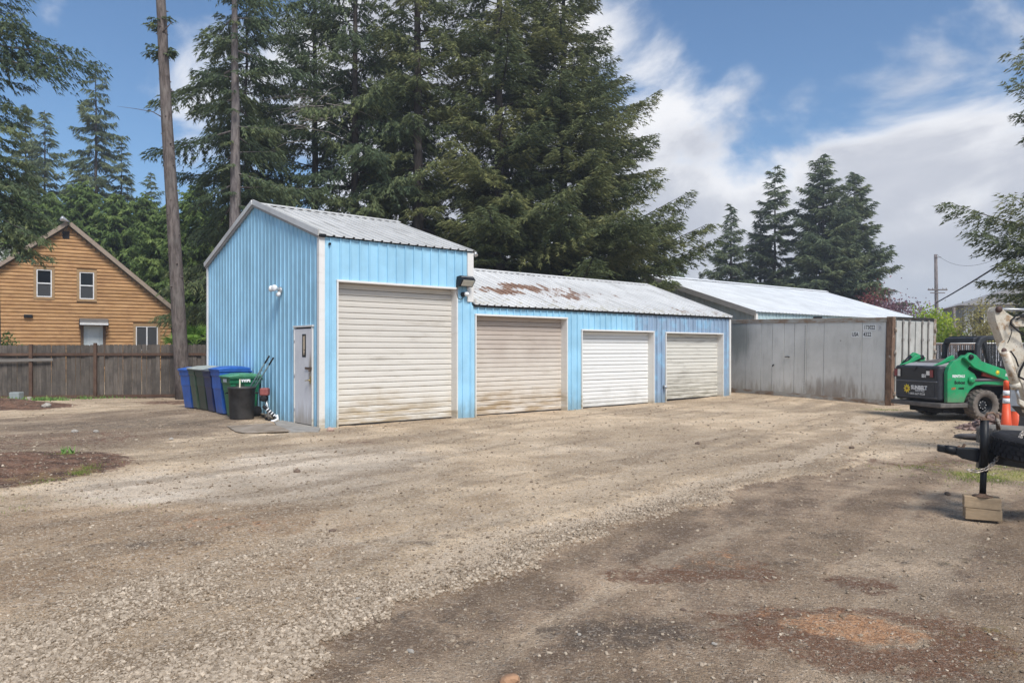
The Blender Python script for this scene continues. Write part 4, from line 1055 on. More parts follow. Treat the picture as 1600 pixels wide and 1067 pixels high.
# doors on the short side (faces -x): two leaves with proud panels, lock rods
for leaf, (y0, y1) in enumerate(((-1.21, -.17), (-2.29, -1.225))):
    k = MB(); k.box(.03, .07, y0, y1, .17, CH - .065); dl = k.build('door', M['contdoor'], ct)
    wd = (y1 - y0)
    for q in range(3):
        ya = y0 + .03 + q * wd / 3; k = MB(); k.box(-.005, .029, ya, ya + wd / 3 - .07, .2, CH - .10); k.build('door_panel', M['contdoor'], dl, bevel=.01)
    for yy in (y0 + wd / 3 - .005, y0 + 2 * wd / 3 - .005):
        k = MB(); k.tube([(-.025, yy, .10), (-.025, yy, CH - .06)], .020, 8)
        for zz in (.2, .75, 1.3, 1.9, 2.4): k.box(-.04, .0, yy - .045, yy + .045, zz, zz + .07)
        k.build('lock_rod', m_plain('rod_paint', (.20, .185, .17), .6, .3), dl)
for zz in (.3, .9, 1.5, 2.15):
    k = MB(); k.tube([(-.035, -.12, zz), (-.035, -.12, zz + .13)], .028, 8); k.box(-.03, -.0045, -.19, -.08, zz + .02, zz + .11); k.build('hinge', M['rail2'], ct)
    k = MB(); k.tube([(-.035, -CWd + .1, zz), (-.035, -CWd + .1, zz + .13)], .028, 8); k.build('hinge', M['rail2'], ct)
# numbers: white patches with black figures
def patch_txt(x0, x1, z0, z1, txt, size, xs=.8):
    k = MB(); k.box(x0, x1, -.0145, -.0125, z0, z1); p_ = k.build('number_plate', m_plain('patch_white', (.66, .67, .66), .6, var=.06), ct)
    text_mesh('lettering', txt, size, M['black'], p_, ((x0 + x1) / 2, -.0115, (z0 + z1) / 2), (-1, 0, 0), (0, 0, 1), bold=.004, xs=xs)
patch_txt(.50, .91, 2.20, 2.37, '173022', .165, .70)
patch_txt(.62, .91, 1.99, 2.165, '4322', .165, .74)
patch_txt(1.03, 1.27, 1.99, 2.165, 'USA', .165, .68)
k = MB(); k.box(.33, .44, -.0145, -.0125, 2.20, 2.37); p_ = k.build('number_plate', m_plain('patch_grey', (.5, .5, .5), .6), ct)
text_mesh('lettering', '3', .12, M['black'], p_, (.385, -.0115, 2.285), (-1, 0, 0), (0, 0, 1), xs=.8)
# small bent hooks / damage on the side
k = MB(); k.tube([(3.42, -.01, 1.33), (3.46, .03, 1.34), (3.56, .03, 1.33)], .016, 6); k.build('hook', M['black'], ct)
k = MB(); k.tube([(4.02, -.01, 1.05), (4.02, .03, 1.05), (4.04, .03, .99)], .018, 6); k.build('hook', M['black'], ct)
k = MB(); k.box(2.3, 2.6, -.10, -.02, CH + .001, CH + .06); k.build('lifting_lug', M['black'], ct, bevel=.02)
# ================================================================== TREES
def conifer(seed, H, z0, Rm, nb, spray=.23, sw=.019, step=.048, droop=.10, e_lo=-.10, e_hi=.75, base_r=.65, power=.75, trunk_r=.28, lean=(0, 0), hang=.35, extra=(), bias=None, thick=.26, uneven=.35, dens=1.0, clear=0.0):
    """returns (crown verts, tris, tint), (wood verts, faces)"""
    r = np.random.default_rng(seed)
    Vs, Ts = [], []; wood = MB()
    hh = z0 + (H - z0) * (np.arange(nb) + r.random(nb)) / nb
    specs = []
    for i, h in enumerate(hh):
        t = (h - z0) / (H - z0)
        Lr = Rm * ((1 - t) ** power) * (base_r + (1 - base_r) * min(1, t / .22))
        L = max(.25, Lr * r.uniform(1 - uneven, 1 + uneven * .55))
        az = i * 2.39996 + r.normal(0, .5)
        if bias is not None:
            k = 1 + bias[1] * math.cos(az - bias[0]); L *= k
        e = e_lo + (e_hi - e_lo) * t + r.normal(0, .17)
        specs.append((h, az, L, e))
    specs += list(extra)
    for (h, az, L, e) in specs:
        if L < clear: continue
        ca, sa = math.cos(az), math.sin(az)
        bt = r.uniform(.0, .55)
        dr = droop * r.uniform(.5, 1.6)
        def cur(s):
            s = np.asarray(s)
            out = L * s
            z = L * (e * s - dr * 2.4 * s ** 2 + dr * 1.7 * s ** 3)
            return np.stack([ca * out + lean[0] * h + (-sa) * L * .10 * wob * s ** 2, sa * out + lean[1] * h + ca * L * .10 * wob * s ** 2, h + z], -1)
        wob = r.normal()
        tk = .012 + .010 * L
        wood.tube([tuple(p) for p in cur([0, .35, .7, .97])], [tk, tk * .6, tk * .3, tk * .1], 4, cap=False)
        m_ = max(4, int(L / .15 * dens))
        s = np.linspace(.14, 1, m_) + r.normal(0, .01, m_)
        P = cur(s)
        lmax = .40 * L * np.clip(1.08 - s, .03, 1) ** .75 + .16
        lmax = np.minimum(lmax, 1.5)
        for side in (-1, 1):
            phi = R(52) + r.normal(0, .22, m_)
            dx_ = ca * np.cos(phi) - side * sa * np.sin(phi); dy_ = sa * np.cos(phi) + side * ca * np.sin(phi)
            ll = lmax * r.uniform(.55, 1.2, m_)
            kk = max(2, int(lmax.max() / step))
            q = np.linspace(.06, 1, kk)
            rr_ = q[None, :] * lmax.max()
            ok = rr_ < ll[:, None]
            hd = hang * r.uniform(.3, 1.6, m_)
            X_ = P[:, 0, None] + dx_[:, None] * rr_; Y_ = P[:, 1, None] + dy_[:, None] * rr_
            Z_ = P[:, 2, None] - hd[:, None] * rr_ ** 1.5 * .8 + .05 * rr_
            Z_ = Z_ + (.22 - r.random(Z_.shape) ** 1.5) * thick * min(1.0, L / 2.5)
            pts = np.stack([X_, Y_, Z_], -1)[ok]
            dd = np.stack([np.broadcast_to(dx_[:, None], ok.shape)[ok], np.broadcast_to(dy_[:, None], ok.shape)[ok], np.broadcast_to(-hd[:, None] * .8, ok.shape)[ok]], -1)
            n_ = len(pts)
            if not n_: continue
            pts = np.repeat(pts, 2, 0); dd = np.repeat(dd, 2, 0); n_ *= 2
            sgn = np.tile([-1, 1], n_ // 2)[:, None]
            perp = np.stack([-dd[:, 1], dd[:, 0], np.zeros(n_)], -1)
            D = dd * .9 + perp * sgn * r.uniform(.25, .8, (n_, 1)) + r.normal(0, .20, (n_, 3)); D[:, 2] -= hang * .55 * r.uniform(.3, 1.5, n_)
            D /= np.linalg.norm(D, axis=1)[:, None]
            W_ = np.cross(D, r.normal(0, 1, (n_, 3))); W_ /= np.linalg.norm(W_, axis=1)[:, None] + 1e-6
            ln = spray * r.uniform(.6, 1.25, (n_, 1)); wd = sw * r.uniform(.7, 1.4, (n_, 1))
            A_ = pts - W_ * wd + r.normal(0, .02, (n_, 3)); B_ = pts + W_ * wd; C_ = pts + D * ln
            Vs.append(np.stack([A_, B_, C_], 1).reshape(-1, 3))
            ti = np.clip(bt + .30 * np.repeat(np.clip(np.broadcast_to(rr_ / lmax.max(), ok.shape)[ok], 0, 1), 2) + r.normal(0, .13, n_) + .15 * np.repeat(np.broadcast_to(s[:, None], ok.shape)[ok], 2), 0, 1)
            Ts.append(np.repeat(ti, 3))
    V = np.concatenate(Vs); T = np.arange(len(V)).reshape(-1, 3)
    return V, T, np.concatenate(Ts), wood

def trunk_mb(mb, H, r0, lean=(0, 0), n=12, seed=0, top=.05, z0=-.2, flare=1.35):
    r = random.Random(seed); pts = []; rs = []
    N = 14; 
    for i in range(N + 1):
        t = i / N; h = z0 + (H - z0) * t
        pts.append((lean[0] * h + r.gauss(0, .02), lean[1] * h + r.gauss(0, .02), h))
        rs.append(max(.02, r0 * ((1 - t) * .95 + top) * (flare if i == 0 else (1 + (flare - 1) * .25 if i == 1 else 1))))
    mb.tube(pts, rs, n)
    return mb

NT_TRI = [0]
PROTO = {}
def make_tree(name, label, loc, key=None, leaf='fir', bark='bark_dark', group='conifers standing behind the garages', cat='conifer', rotz=0.0, scale=1.0, **kw):
    t = thing(name, label, cat, loc, (0, 0, rotz), group); t.scale = (scale, scale, scale)
    if key is not None and key in PROTO:
        cm, tm = PROTO[key]
        if cm.materials[0] != M[leaf]:
            c = link_mesh('crown', cm, t); c.material_slots[0].link = 'OBJECT'; c.material_slots[0].material = M[leaf]
        else: link_mesh('crown', cm, t)
        link_mesh('trunk', tm, t); return t
    tr_ = kw.get('trunk_r', .28); H = kw['H']; lean = kw.get('lean', (0, 0))
    V, T, ti, wood = conifer(**kw)
    NT_TRI[0] += len(T)
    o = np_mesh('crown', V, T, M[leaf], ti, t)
    mb = MB(); trunk_mb(mb, H, tr_, lean, seed=kw['seed'])
    b0 = len(mb.v); mb.v += wood.v; mb.f += [tuple(b0 + i for i in f) for f in wood.f]; mb.sm += wood.sm
    tm = mb.mesh('trunk'); tm.materials.append(M[bark]); link_mesh('trunk', tm, t)
    if key is not None: PROTO[key] = (o.data, tm)
    return t

def atpx(px, Y): return ((px - 800) / F * Y, Y, 0)
GB = 'tall firs behind the blue garages'
make_tree('fir_tree', 'tall fir with a bare grey lower trunk rising behind the shed ridge left end', (-11.5, 30, 0), leaf='fir', bark='bark_grey', group=GB, bias=(1.7, .75), seed=101, H=24, z0=7.4, Rm=2.7, nb=62, trunk_r=.31, droop=.16, e_lo=-.12, e_hi=.5, hang=.75, base_r=.85, power=.5, uneven=.5, dens=1.0)
make_tree('fir_tree', 'bushy dark fir immediately behind the bare grey trunk left of the ridge', (-12.3, 33.5, 0), leaf='fir', group=GB, seed=161, H=19, z0=2.5, Rm=3.5, nb=120, trunk_r=.2, droop=.2, e_lo=-.2, e_hi=.4, hang=.8, base_r=.9, power=.5, uneven=.5)
make_tree('fir_tree', 'dark thin fir between the two grey trunks and the dense middle firs', (-9.4, 34.5, 0), group=GB, seed=102, H=25, z0=3.5, Rm=3.4, nb=105, trunk_r=.24, droop=.15, e_lo=-.1, e_hi=.5, hang=.7, base_r=.8, power=.55, uneven=.5)
make_tree('fir_tree', 'dark double fir directly behind the shed ridge', (-7.3, 33.6, 0), group=GB, seed=103, H=26, z0=2.6, Rm=3.7, nb=135, trunk_r=.27, droop=.2, e_lo=-.15, e_hi=.5, hang=.8, base_r=.8, power=.55, uneven=.5)
make_tree('fir_tree', 'fir with a thick dark trunk behind the right half of the shed roof', (-4.3, 33.0, 0), leaf='fir_olive', group=GB, bias=(1.6, .45), seed=104, H=27, z0=5.0, Rm=4.0, nb=115, trunk_r=.33, droop=.14, e_lo=-.05, e_hi=.55, hang=.6, base_r=.75, power=.6, uneven=.5)
make_tree('fir_tree', 'broad olive green fir behind the left end of the rusty low roof', (-.6, 33.8, 0), leaf='fir_olive', group=GB, seed=105, H=27, z0=3.0, Rm=5.0, nb=165, trunk_r=.34, droop=.10, e_lo=.0, e_hi=.65, hang=.45, base_r=.8, power=.65, uneven=.45)
make_tree('fir_tree', 'widest fir whose long upswept boughs reach right above the low roof', (2.5, 35.2, 0), leaf='fir_olive', group=GB, seed=106, H=24, z0=3.2, Rm=6.3, nb=185, trunk_r=.34, droop=.05, e_lo=.02, e_hi=.75, hang=.35, base_r=.95, power=.86, uneven=.32,
          extra=[(3.9, -.1, 7.4, .46), (4.6, .1, 7.2, .48), (6.0, -.3, 5.9, .55), (7.6, .1, 4.9, .55), (9.2, -.2, 4.3, .6), (5.2, -.6, 6.0, .45)])
make_tree('fir_tree', 'dark fir at the back filling the gap behind the middle trunks', (-5.9, 38.5, 0), 'back', group=GB, seed=107, H=20, z0=1.5, Rm=4.0, nb=110, spray=.32, sw=.035, step=.08, trunk_r=.25, droop=.15, e_lo=-.1, e_hi=.5, hang=.6, power=.55, uneven=.5)
for i, (px, Y, sc, rz, lab) in enumerate(((450, 41, .50, 1.1, 'back row fir seen between the bare trunk and the dark thin fir'), (590, 43, .56, 2.3, 'back row fir seen above the ridge of the tall shed'),
                                          (735, 42, .52, 3.9, 'back row fir seen above the louvred vent'), (830, 44, .6, 5.0, 'back row fir between the broad olive fir and the widest fir'))):
    make_tree('fir_tree', lab, atpx(px, Y), 'back', group=GB, rotz=rz, scale=sc)
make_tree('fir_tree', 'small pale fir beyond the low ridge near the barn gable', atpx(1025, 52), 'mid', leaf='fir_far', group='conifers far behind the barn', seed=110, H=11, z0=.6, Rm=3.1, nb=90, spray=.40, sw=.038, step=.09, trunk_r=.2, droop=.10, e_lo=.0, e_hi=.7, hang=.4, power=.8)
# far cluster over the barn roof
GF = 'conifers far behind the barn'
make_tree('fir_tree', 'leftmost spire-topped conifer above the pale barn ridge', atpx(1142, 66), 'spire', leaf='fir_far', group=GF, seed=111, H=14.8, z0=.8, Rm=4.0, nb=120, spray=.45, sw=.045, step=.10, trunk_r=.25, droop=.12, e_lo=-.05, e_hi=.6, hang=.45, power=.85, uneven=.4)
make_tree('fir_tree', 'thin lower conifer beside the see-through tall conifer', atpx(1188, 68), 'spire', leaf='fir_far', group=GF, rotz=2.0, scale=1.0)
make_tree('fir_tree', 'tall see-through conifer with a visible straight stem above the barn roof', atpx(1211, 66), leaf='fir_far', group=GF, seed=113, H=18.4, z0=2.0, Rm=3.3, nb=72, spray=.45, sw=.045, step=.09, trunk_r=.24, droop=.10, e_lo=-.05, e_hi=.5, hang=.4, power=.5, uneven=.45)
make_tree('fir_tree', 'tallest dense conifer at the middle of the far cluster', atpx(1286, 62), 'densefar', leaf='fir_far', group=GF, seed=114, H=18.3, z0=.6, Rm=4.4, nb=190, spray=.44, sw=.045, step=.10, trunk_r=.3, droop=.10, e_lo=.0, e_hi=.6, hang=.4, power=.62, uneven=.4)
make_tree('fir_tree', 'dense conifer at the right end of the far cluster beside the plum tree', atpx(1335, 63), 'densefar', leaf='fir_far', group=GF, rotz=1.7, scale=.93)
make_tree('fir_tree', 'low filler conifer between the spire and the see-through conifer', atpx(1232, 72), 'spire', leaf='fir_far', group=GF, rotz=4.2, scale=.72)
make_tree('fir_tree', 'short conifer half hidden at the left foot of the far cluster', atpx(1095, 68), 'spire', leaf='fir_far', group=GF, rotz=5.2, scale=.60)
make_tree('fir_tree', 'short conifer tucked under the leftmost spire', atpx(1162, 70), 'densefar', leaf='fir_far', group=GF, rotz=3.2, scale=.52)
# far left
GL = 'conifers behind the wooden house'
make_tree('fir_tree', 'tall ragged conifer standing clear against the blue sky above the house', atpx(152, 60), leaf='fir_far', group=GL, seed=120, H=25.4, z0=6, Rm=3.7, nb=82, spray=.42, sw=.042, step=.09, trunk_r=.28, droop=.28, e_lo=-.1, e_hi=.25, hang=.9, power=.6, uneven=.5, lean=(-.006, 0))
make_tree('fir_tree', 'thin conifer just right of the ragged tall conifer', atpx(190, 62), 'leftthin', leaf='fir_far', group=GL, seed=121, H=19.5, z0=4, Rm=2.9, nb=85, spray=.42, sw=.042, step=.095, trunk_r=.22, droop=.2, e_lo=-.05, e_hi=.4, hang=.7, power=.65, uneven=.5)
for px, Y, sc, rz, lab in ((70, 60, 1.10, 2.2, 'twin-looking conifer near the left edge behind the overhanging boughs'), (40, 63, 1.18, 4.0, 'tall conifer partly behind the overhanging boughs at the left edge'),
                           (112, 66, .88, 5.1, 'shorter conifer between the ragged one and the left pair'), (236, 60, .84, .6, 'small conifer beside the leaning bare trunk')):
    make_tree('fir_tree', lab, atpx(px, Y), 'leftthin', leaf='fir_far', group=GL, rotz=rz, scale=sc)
GC_ = 'bright cedars behind the wooden house'
make_tree('cedar_tree', 'bright green cedar directly behind the house ridge', atpx(130, 49), 'cedar', leaf='cedar', group=GC_, cat='cedar', seed=130, H=13, z0=.3, Rm=3.7, nb=200, spray=.34, sw=.06, step=.10, trunk_r=.22, droop=.18, e_lo=.0, e_hi=.4, hang=.8, power=.55, base_r=1.0, uneven=.4)
for px, Y, sc, rz, lab in ((78, 50, .96, 1.0, 'bright cedar left of the house ridge under the overhanging boughs'), (182, 48, .92, 2.0, 'bright cedar above the right slope of the house roof'), (228, 50, .95, 3.3, 'tallest bright cedar just left of the leaning bare trunk'),
                           (262, 44, .80, 4.4, 'bright cedar behind the leaning bare trunk'), (306, 42, .86, 5.5, 'bright cedar filling the gap between the leaning trunk and the shed'), (338, 46, .82, 1.9, 'bright cedar close to the shed gable edge'), (30, 47, .9, 2.8, 'bright cedar at the left edge behind the house wing')):
    make_tree('cedar_tree', lab, atpx(px, Y), 'cedar', leaf='cedar', group=GC_, cat='cedar', rotz=rz, scale=sc)
for px, Y, sc, rz in ((400, 45, .9, .4), (520, 46, .75, 1.4), (640, 47, .7, 2.4), (760, 46, .72, 3.4), (890, 46, .7, 4.4), (965, 50, .66, 5.2)):
    make_tree('cedar_tree', {400: 'dark understorey cedar behind the shed gable peak', 520: 'understorey cedar behind the shed ridge middle', 640: 'understorey cedar behind the shed ridge right end', 760: 'understorey cedar behind the roof vent', 890: 'understorey cedar behind the rusty roof middle', 965: 'understorey cedar behind the low ridge far end'}[px],
              atpx(px, Y), 'cedar', leaf='fir_olive', group='understorey behind the garages', cat='cedar', rotz=rz, scale=sc)
# near tree at the left edge: boughs hang into the picture
nl = make_tree('fir_tree', 'large near fir at the left edge with boughs hanging over the house', (-17.55, 24.3, 0), leaf='fir', bark='bark_grey', group=None, cat='fir', seed=140, H=24, z0=5.6, Rm=1.7, nb=150, spray=.18, sw=.015, step=.042, trunk_r=.30, droop=.20, e_lo=-.2, e_hi=.4, hang=.8, power=.5, uneven=.45,
          extra=[(11.9, 0.0, 3.55, .02), (12.3, .2, 2.75, .02), (11.4, -.25, 2.85, -.05), (8.2, .1, 1.40, -.15), (6.8, 0.0, 1.70, -.2), (6.2, -.35, 1.60, -.22), (5.6, .1, 1.40, -.25), (7.4, -.2, 1.70, -.2), (6.5, .35, 1.80, -.2), (5.9, -.1, 1.90, -.22), (13.6, -.2, 1.55, .1), (7.9, .3, 1.50, -.15), (5.3, .3, 1.70, -.15), (6.9, .15, 1.50, -.18), (7.6, -.05, 1.40, -.2), (5.9, .25, 1.70, -.2), (6.3, .5, 1.50, -.2), (8.8, .2, 1.00, -.1), (5.2, -.1, 1.50, -.2), (9.4, 0, 0.80, -.1)])
# leaning bare trunk in front of the fence
bt = thing('bare_fir_trunk', 'tall slightly leaning bare conifer trunk in front of the board fence', 'tree', (-10.95, 24.1, 0))
mb = MB(); N = 18; pts = []; rs = []
for i in range(N + 1):
    h = -.2 + 21 * i / N; pts.append((-.064 * h + .010 * h * h / 13 * .2 + random.gauss(0, .012), .01 * h, h)); rs.append(  .245 * (1 - .60 * i / N) * (1.15 if i == 0 else 1))
mb.tube(pts, rs, 16)
for q in range(60):   # knots and short dead stubs
    h = random.uniform(3, 15); a_ = random.uniform(0, 6.28); i = h * N / 21; p = Vector((-.064 * h + .0012 * h * h * .13, .01 * h, h)); rr_ = .245 * (1 - .6 * h / 21)
    p = p + Vector((math.cos(a_), math.sin(a_), 0)) * (rr_ - .03); ln = random.choice((.05, .06, .07, .12)); e_ = Vector((math.cos(a_) * ln, math.sin(a_) * ln, .02))
    mb.tube([p, p + e_ * .6, p + e_], [.035, .022, .008], 6)
mb.tube([(-.74, 0, 9.4), (-1.0, -.05, 9.55), (-1.5, -.12, 9.62), (-2.1, -.2, 9.68)], [.02, .014, .009, .003], 5)
mb.tube([(-.70, 0, 12.2), (-.35, -.1, 12.5)], [.03, .012], 5)
mb.build('trunk', M['bark'], bt)
Vs = []; 
V, T, ti, wood = conifer(seed=9, H=21.5, z0=15.8, Rm=1.9, nb=40, hang=.8, droop=.2, e_lo=0, e_hi=.5, lean=(-.06, .01), spray=.22, extra=[])
cr = np_mesh('crown', V, T, M['fir'], ti, bt)
def tuft_tree(h, az, L):
    V, T, ti, wood = conifer(seed=int(h * 100), H=h + .3, z0=h, Rm=.01, nb=1, hang=.6, droop=.15, lean=(-.0595, .01), spray=.16, sw=.014, step=.035, extra=[(h, az, L, .1), (h + .15, az + .4, L * .7, .15), (h - .1, az - .5, L * .6, .0)])
    o = np_mesh('side_shoot', V, T, M['fir'], ti, bt)
tuft_tree(11.6, 3.0, .62); tuft_tree(12.5, 3.3, .42); tuft_tree(11.6, .3, .3)
# near tree at the right edge
make_tree('fir_tree', 'near fir at the right edge reaching its boughs into the sky', (19.6, 25.8, 0), leaf='fir_olive', bark='bark', group=None, cat='fir', seed=150, H=16.5, z0=3.2, Rm=1.9, nb=60, spray=.20, sw=.015, step=.042, trunk_r=.26, droop=.10, e_lo=.0, e_hi=.6, hang=.4, power=.7, uneven=.4,
          extra=[(5.6, 3.05, 3.9, .42), (5.0, 3.25, 3.6, .28), (4.4, 3.5, 2.9, .18), (5.9, 3.5, 2.9, .42), (3.6, 3.1, 2.2, .10), (4.0, 2.7, 2.4, .12), (11.5, 3.1, 1.9, .4), (10.6, 3.3, 2.0, .35), (9.8, 3.0, 1.5, .3), (12.6, 3.2, 1.2, .3)])
make_tree('fir_tree', 'small pale green conifer low behind the excavator arm at the right edge', atpx(1606, 30), 'mid', leaf='fir_olive', group=None, cat='conifer', scale=.42, rotz=1.0)

# dead sprays caught in the firs
k = MB()
for q in range(26):
    a_ = random.uniform(-.5, .5); p0 = Vector((-8.8, 32.2, 12.0)) + Vector((random.gauss(0, .4), 0, random.gauss(0, .5)))
    dv = Vector((random.choice((-1, 1)) * random.uniform(.8, 2.6), random.uniform(-.6, .2), random.uniform(-.9, .9)))
    k.tube([p0, p0 + dv * .5 + Vector((0, 0, .15)), p0 + dv], [.018, .011, .003], 4, cap=False)
tag(k.build('dead_branch', m_plain('dead_wood', (.30, .27, .24), .9)), 'pale dead branches snagged among the dark firs above the shed', 'branch')
snag = tag(MB().tube([(-11.45, 29.5, 0), (-11.42, 29.5, 3.0), (-11.38, 29.5, 5.6), (-11.34, 29.5, 6.35)], [.19, .17, .15, .10], 12).build('tree_snag', m_wood('bare_snag_wood', (.34, .29, .26), (.50, .44, .40), (4, 4, 1), 2, .8)), 'pale barkless snag standing at the foot of the fir behind the shed', 'snag')

# ---- broadleaf shrubs and trees
def leafy(name, label, cat, loc, rx, ry, h, z0, leaf, n, size, seed, group=None, stems=9, clumps=26, fill=.35):
    r = np.random.default_rng(seed); t = thing(name, label, cat, loc, (0, 0, 0), group)
    cz = (h + z0) / 2; hz_ = (h - z0) / 2
    u = r.normal(0, 1, (clumps, 3)); u /= np.linalg.norm(u, axis=1)[:, None]; rad = r.random(clumps) ** .45
    cc = u * rad[:, None] * np.array([rx, ry, hz_]) * .82 + np.array([0, 0, cz])
    wh = r.integers(0, clumps, n)
    sg = np.array([rx, ry, hz_]) * fill * .62
    P = cc[wh] + r.normal(0, 1, (n, 3)) * sg * r.uniform(.6, 1.2, (clumps, 1))[wh]
    D = r.normal(0, 1, (n, 3)); D /= np.linalg.norm(D, axis=1)[:, None]
    W_ = np.cross(D, r.normal(0, 1, (n, 3))); W_ /= np.linalg.norm(W_, axis=1)[:, None] + 1e-6
    s = size * r.uniform(.6, 1.3, (n, 1))
    Vq = np.stack([P - D * s * .5, P + W_ * s * .35, P + D * s * .5, P - W_ * s * .35], 1).reshape(-1, 3)
    ti = np.clip(r.random(clumps)[wh] * .6 + r.normal(.2, .15, n), 0, 1)
    np_mesh('foliage', Vq, np.arange(len(Vq)).reshape(-1, 4), M[leaf], np.repeat(ti, 4), t)
    k = MB()
    for i in range(min(clumps, stems)):
        c_ = cc[i]; b_ = (c_[0] * .12, c_[1] * .12, -.1)
        k.tube([b_, (c_[0] * .35, c_[1] * .35, c_[2] * .5), tuple(c_)], [.05 * h / 4, .03 * h / 4, .008], 5, cap=False)
    k.build('stem', M['bark_dark'], t)
    return t
leafy('plum_tree', 'dark red plum tree behind the barn roof end', 'plum tree', atpx(1366, 52), 2.1, 1.8, 6.0, 1.5, 'plum', 5200, .16, 1, 'red-leaved plum trees behind the barn', 16, 40)
leafy('plum_tree', 'sparser mauve plum tree right of the dark red one', 'plum tree', atpx(1412, 50), 2.5, 1.9, 5.3, .8, 'plum2', 4800, .16, 2, 'red-leaved plum trees behind the barn', 18, 46, .30)
leafy('leafy_shrub', 'bright green bush peeping over the barn roof beside the plum tree', 'bush', atpx(1328, 55), 1.3, 1.2, 4.9, 1, 'cedar', 2600, .2, 3)
leafy('leafy_shrub', 'fresh lime green bush directly right of the container top', 'bush', atpx(1455, 42), 1.75, 1.5, 3.95, .3, 'lime', 5200, .17, 4, None, 9, 30)
leafy('leafy_shrub', 'twiggy yellow-brown shrub behind the skid steer cab', 'bush', atpx(1535, 40), 2.0, 1.6, 4.9, .2, 'shrub', 4600, .12, 5, 'twiggy shrubs behind the slatted fence', 24, 60, .22)
leafy('leafy_shrub', 'yellow-topped twiggy shrub by the far grey house', 'bush', atpx(1572, 38), 1.6, 1.4, 4.4, .2, 'shrub', 3600, .13, 6, 'twiggy shrubs behind the slatted fence', 20, 44, .25)
leafy('leafy_shrub', 'dark low shrub at the right edge behind the excavator arm', 'bush', atpx(1600, 33), 1.4, 1.2, 2.9, .1, 'cedar', 2600, .14, 7)
leafy('climbing_shrub', 'pale wispy shrub rising over the fence below the porch light', 'shrub', (-18.3, 26.0, 0), .75, .5, 2.35, .9, 'weed', 900, .09, 8)
leafy('leafy_shrub', 'small dark red shrub behind the palm beside the shed', 'shrub', (-9.9, 27.6, 0), .6, .6, 2.3, .5, 'plum', 700, .10, 12)
# far woodland as a mass along the horizon
r = np.random.default_rng(77); Vs = []; Tt = []
for i in range(300):
    a_ = r.uniform(-1.15, 1.15); dd = r.uniform(85, 130); x_, y_ = math.sin(a_) * dd, math.cos(a_) * dd
    if x_ > 30 and r.random() < .5: continue
    hh_ = r.uniform(2.5, 4.5) if x_ > 22 else r.uniform(7, 13); n_ = 90; z_ = r.random(n_) * hh_; rr_ = 2.8 * (1 - z_ / hh_) ** .7 + .2; th = r.uniform(0, 6.28, n_)
    P = np.stack([x_ + np.cos(th) * rr_, y_ + np.sin(th) * rr_, z_], -1); D = r.normal(0, 1, (n_, 3)); D /= np.linalg.norm(D, axis=1)[:, None]; W_ = np.cross(D, r.normal(0, 1, (n_, 3))); W_ /= np.linalg.norm(W_, axis=1)[:, None]
    Vs.append(np.stack([P - W_ * .55, P + W_ * .55, P + D * 1.3 + np.array([0, 0, -.5])], 1).reshape(-1, 3)); Tt.append(np.full(n_ * 3, r.random()))
V = np.concatenate(Vs); o = np_mesh('far_woodland', V, np.arange(len(V)).reshape(-1, 3), M['fir_far'], np.concatenate(Tt)); tag(o, 'hazy far-off belt of woodland along the horizon', 'woodland', kind='stuff')

# palm beside the leaning trunk
def palm(loc, label, seed, n=15, Lf=.85, h=1.85):
    r = random.Random(seed); t = thing('fan_palm', label, 'palm', loc, (0, 0, 0), 'fan palms behind the fence')
    MB().tube([(0, 0, -.1), (.02, 0, h * .5), (0, .02, h)], [.11, .10, .08], 8).build('trunk', M['bark_dark'], t)
    for i in range(n):
        az = i * 2.4 + r.uniform(-.2, .2); el = r.uniform(.1, 1.25); d_ = Vector((math.cos(az) * math.cos(el), math.sin(az) * math.cos(el), math.sin(el)))
        c0 = Vector((0, 0, h)) + d_ * Lf * .45; k = MB(); k.tube([(0, 0, h - .05), c0], [.012, .008], 4, cap=False)
        sd = d_.cross(Vector((0, 0, 1))).normalized(); up = sd.cross(d_); vs = []; ns = 15
        for q in range(ns):
            a_ = (q / (ns - 1) - .5) * 2.9; dr_ = (d_ * math.cos(a_) + sd * math.sin(a_)); tip = c0 + dr_ * Lf * .62 - Vector((0, 0, .10 * abs(math.sin(a_)) + .05)); pr2 = dr_.cross(up).normalized()
            k.add([c0, c0 + dr_ * Lf * .3 + pr2 * .022, tip, c0 + dr_ * Lf * .3 - pr2 * .022], [(0, 1, 2, 3)])
        me = k.mesh('frond'); me.materials.append(M['palm']); a = me.attributes.new('tint', 'FLOAT', 'POINT'); a.data.foreach_set('value', np.full(len(me.vertices), r.random())); link_mesh('frond', me, t)
palm((-11.35, 25.9, 0), 'bright fan palm showing above the fence between the leaning trunk and the shed', 1)
palm((-12.05, 26.2, 0), 'fan palm half hidden behind the leaning trunk near the house corner', 2, 12, .75, 1.75)

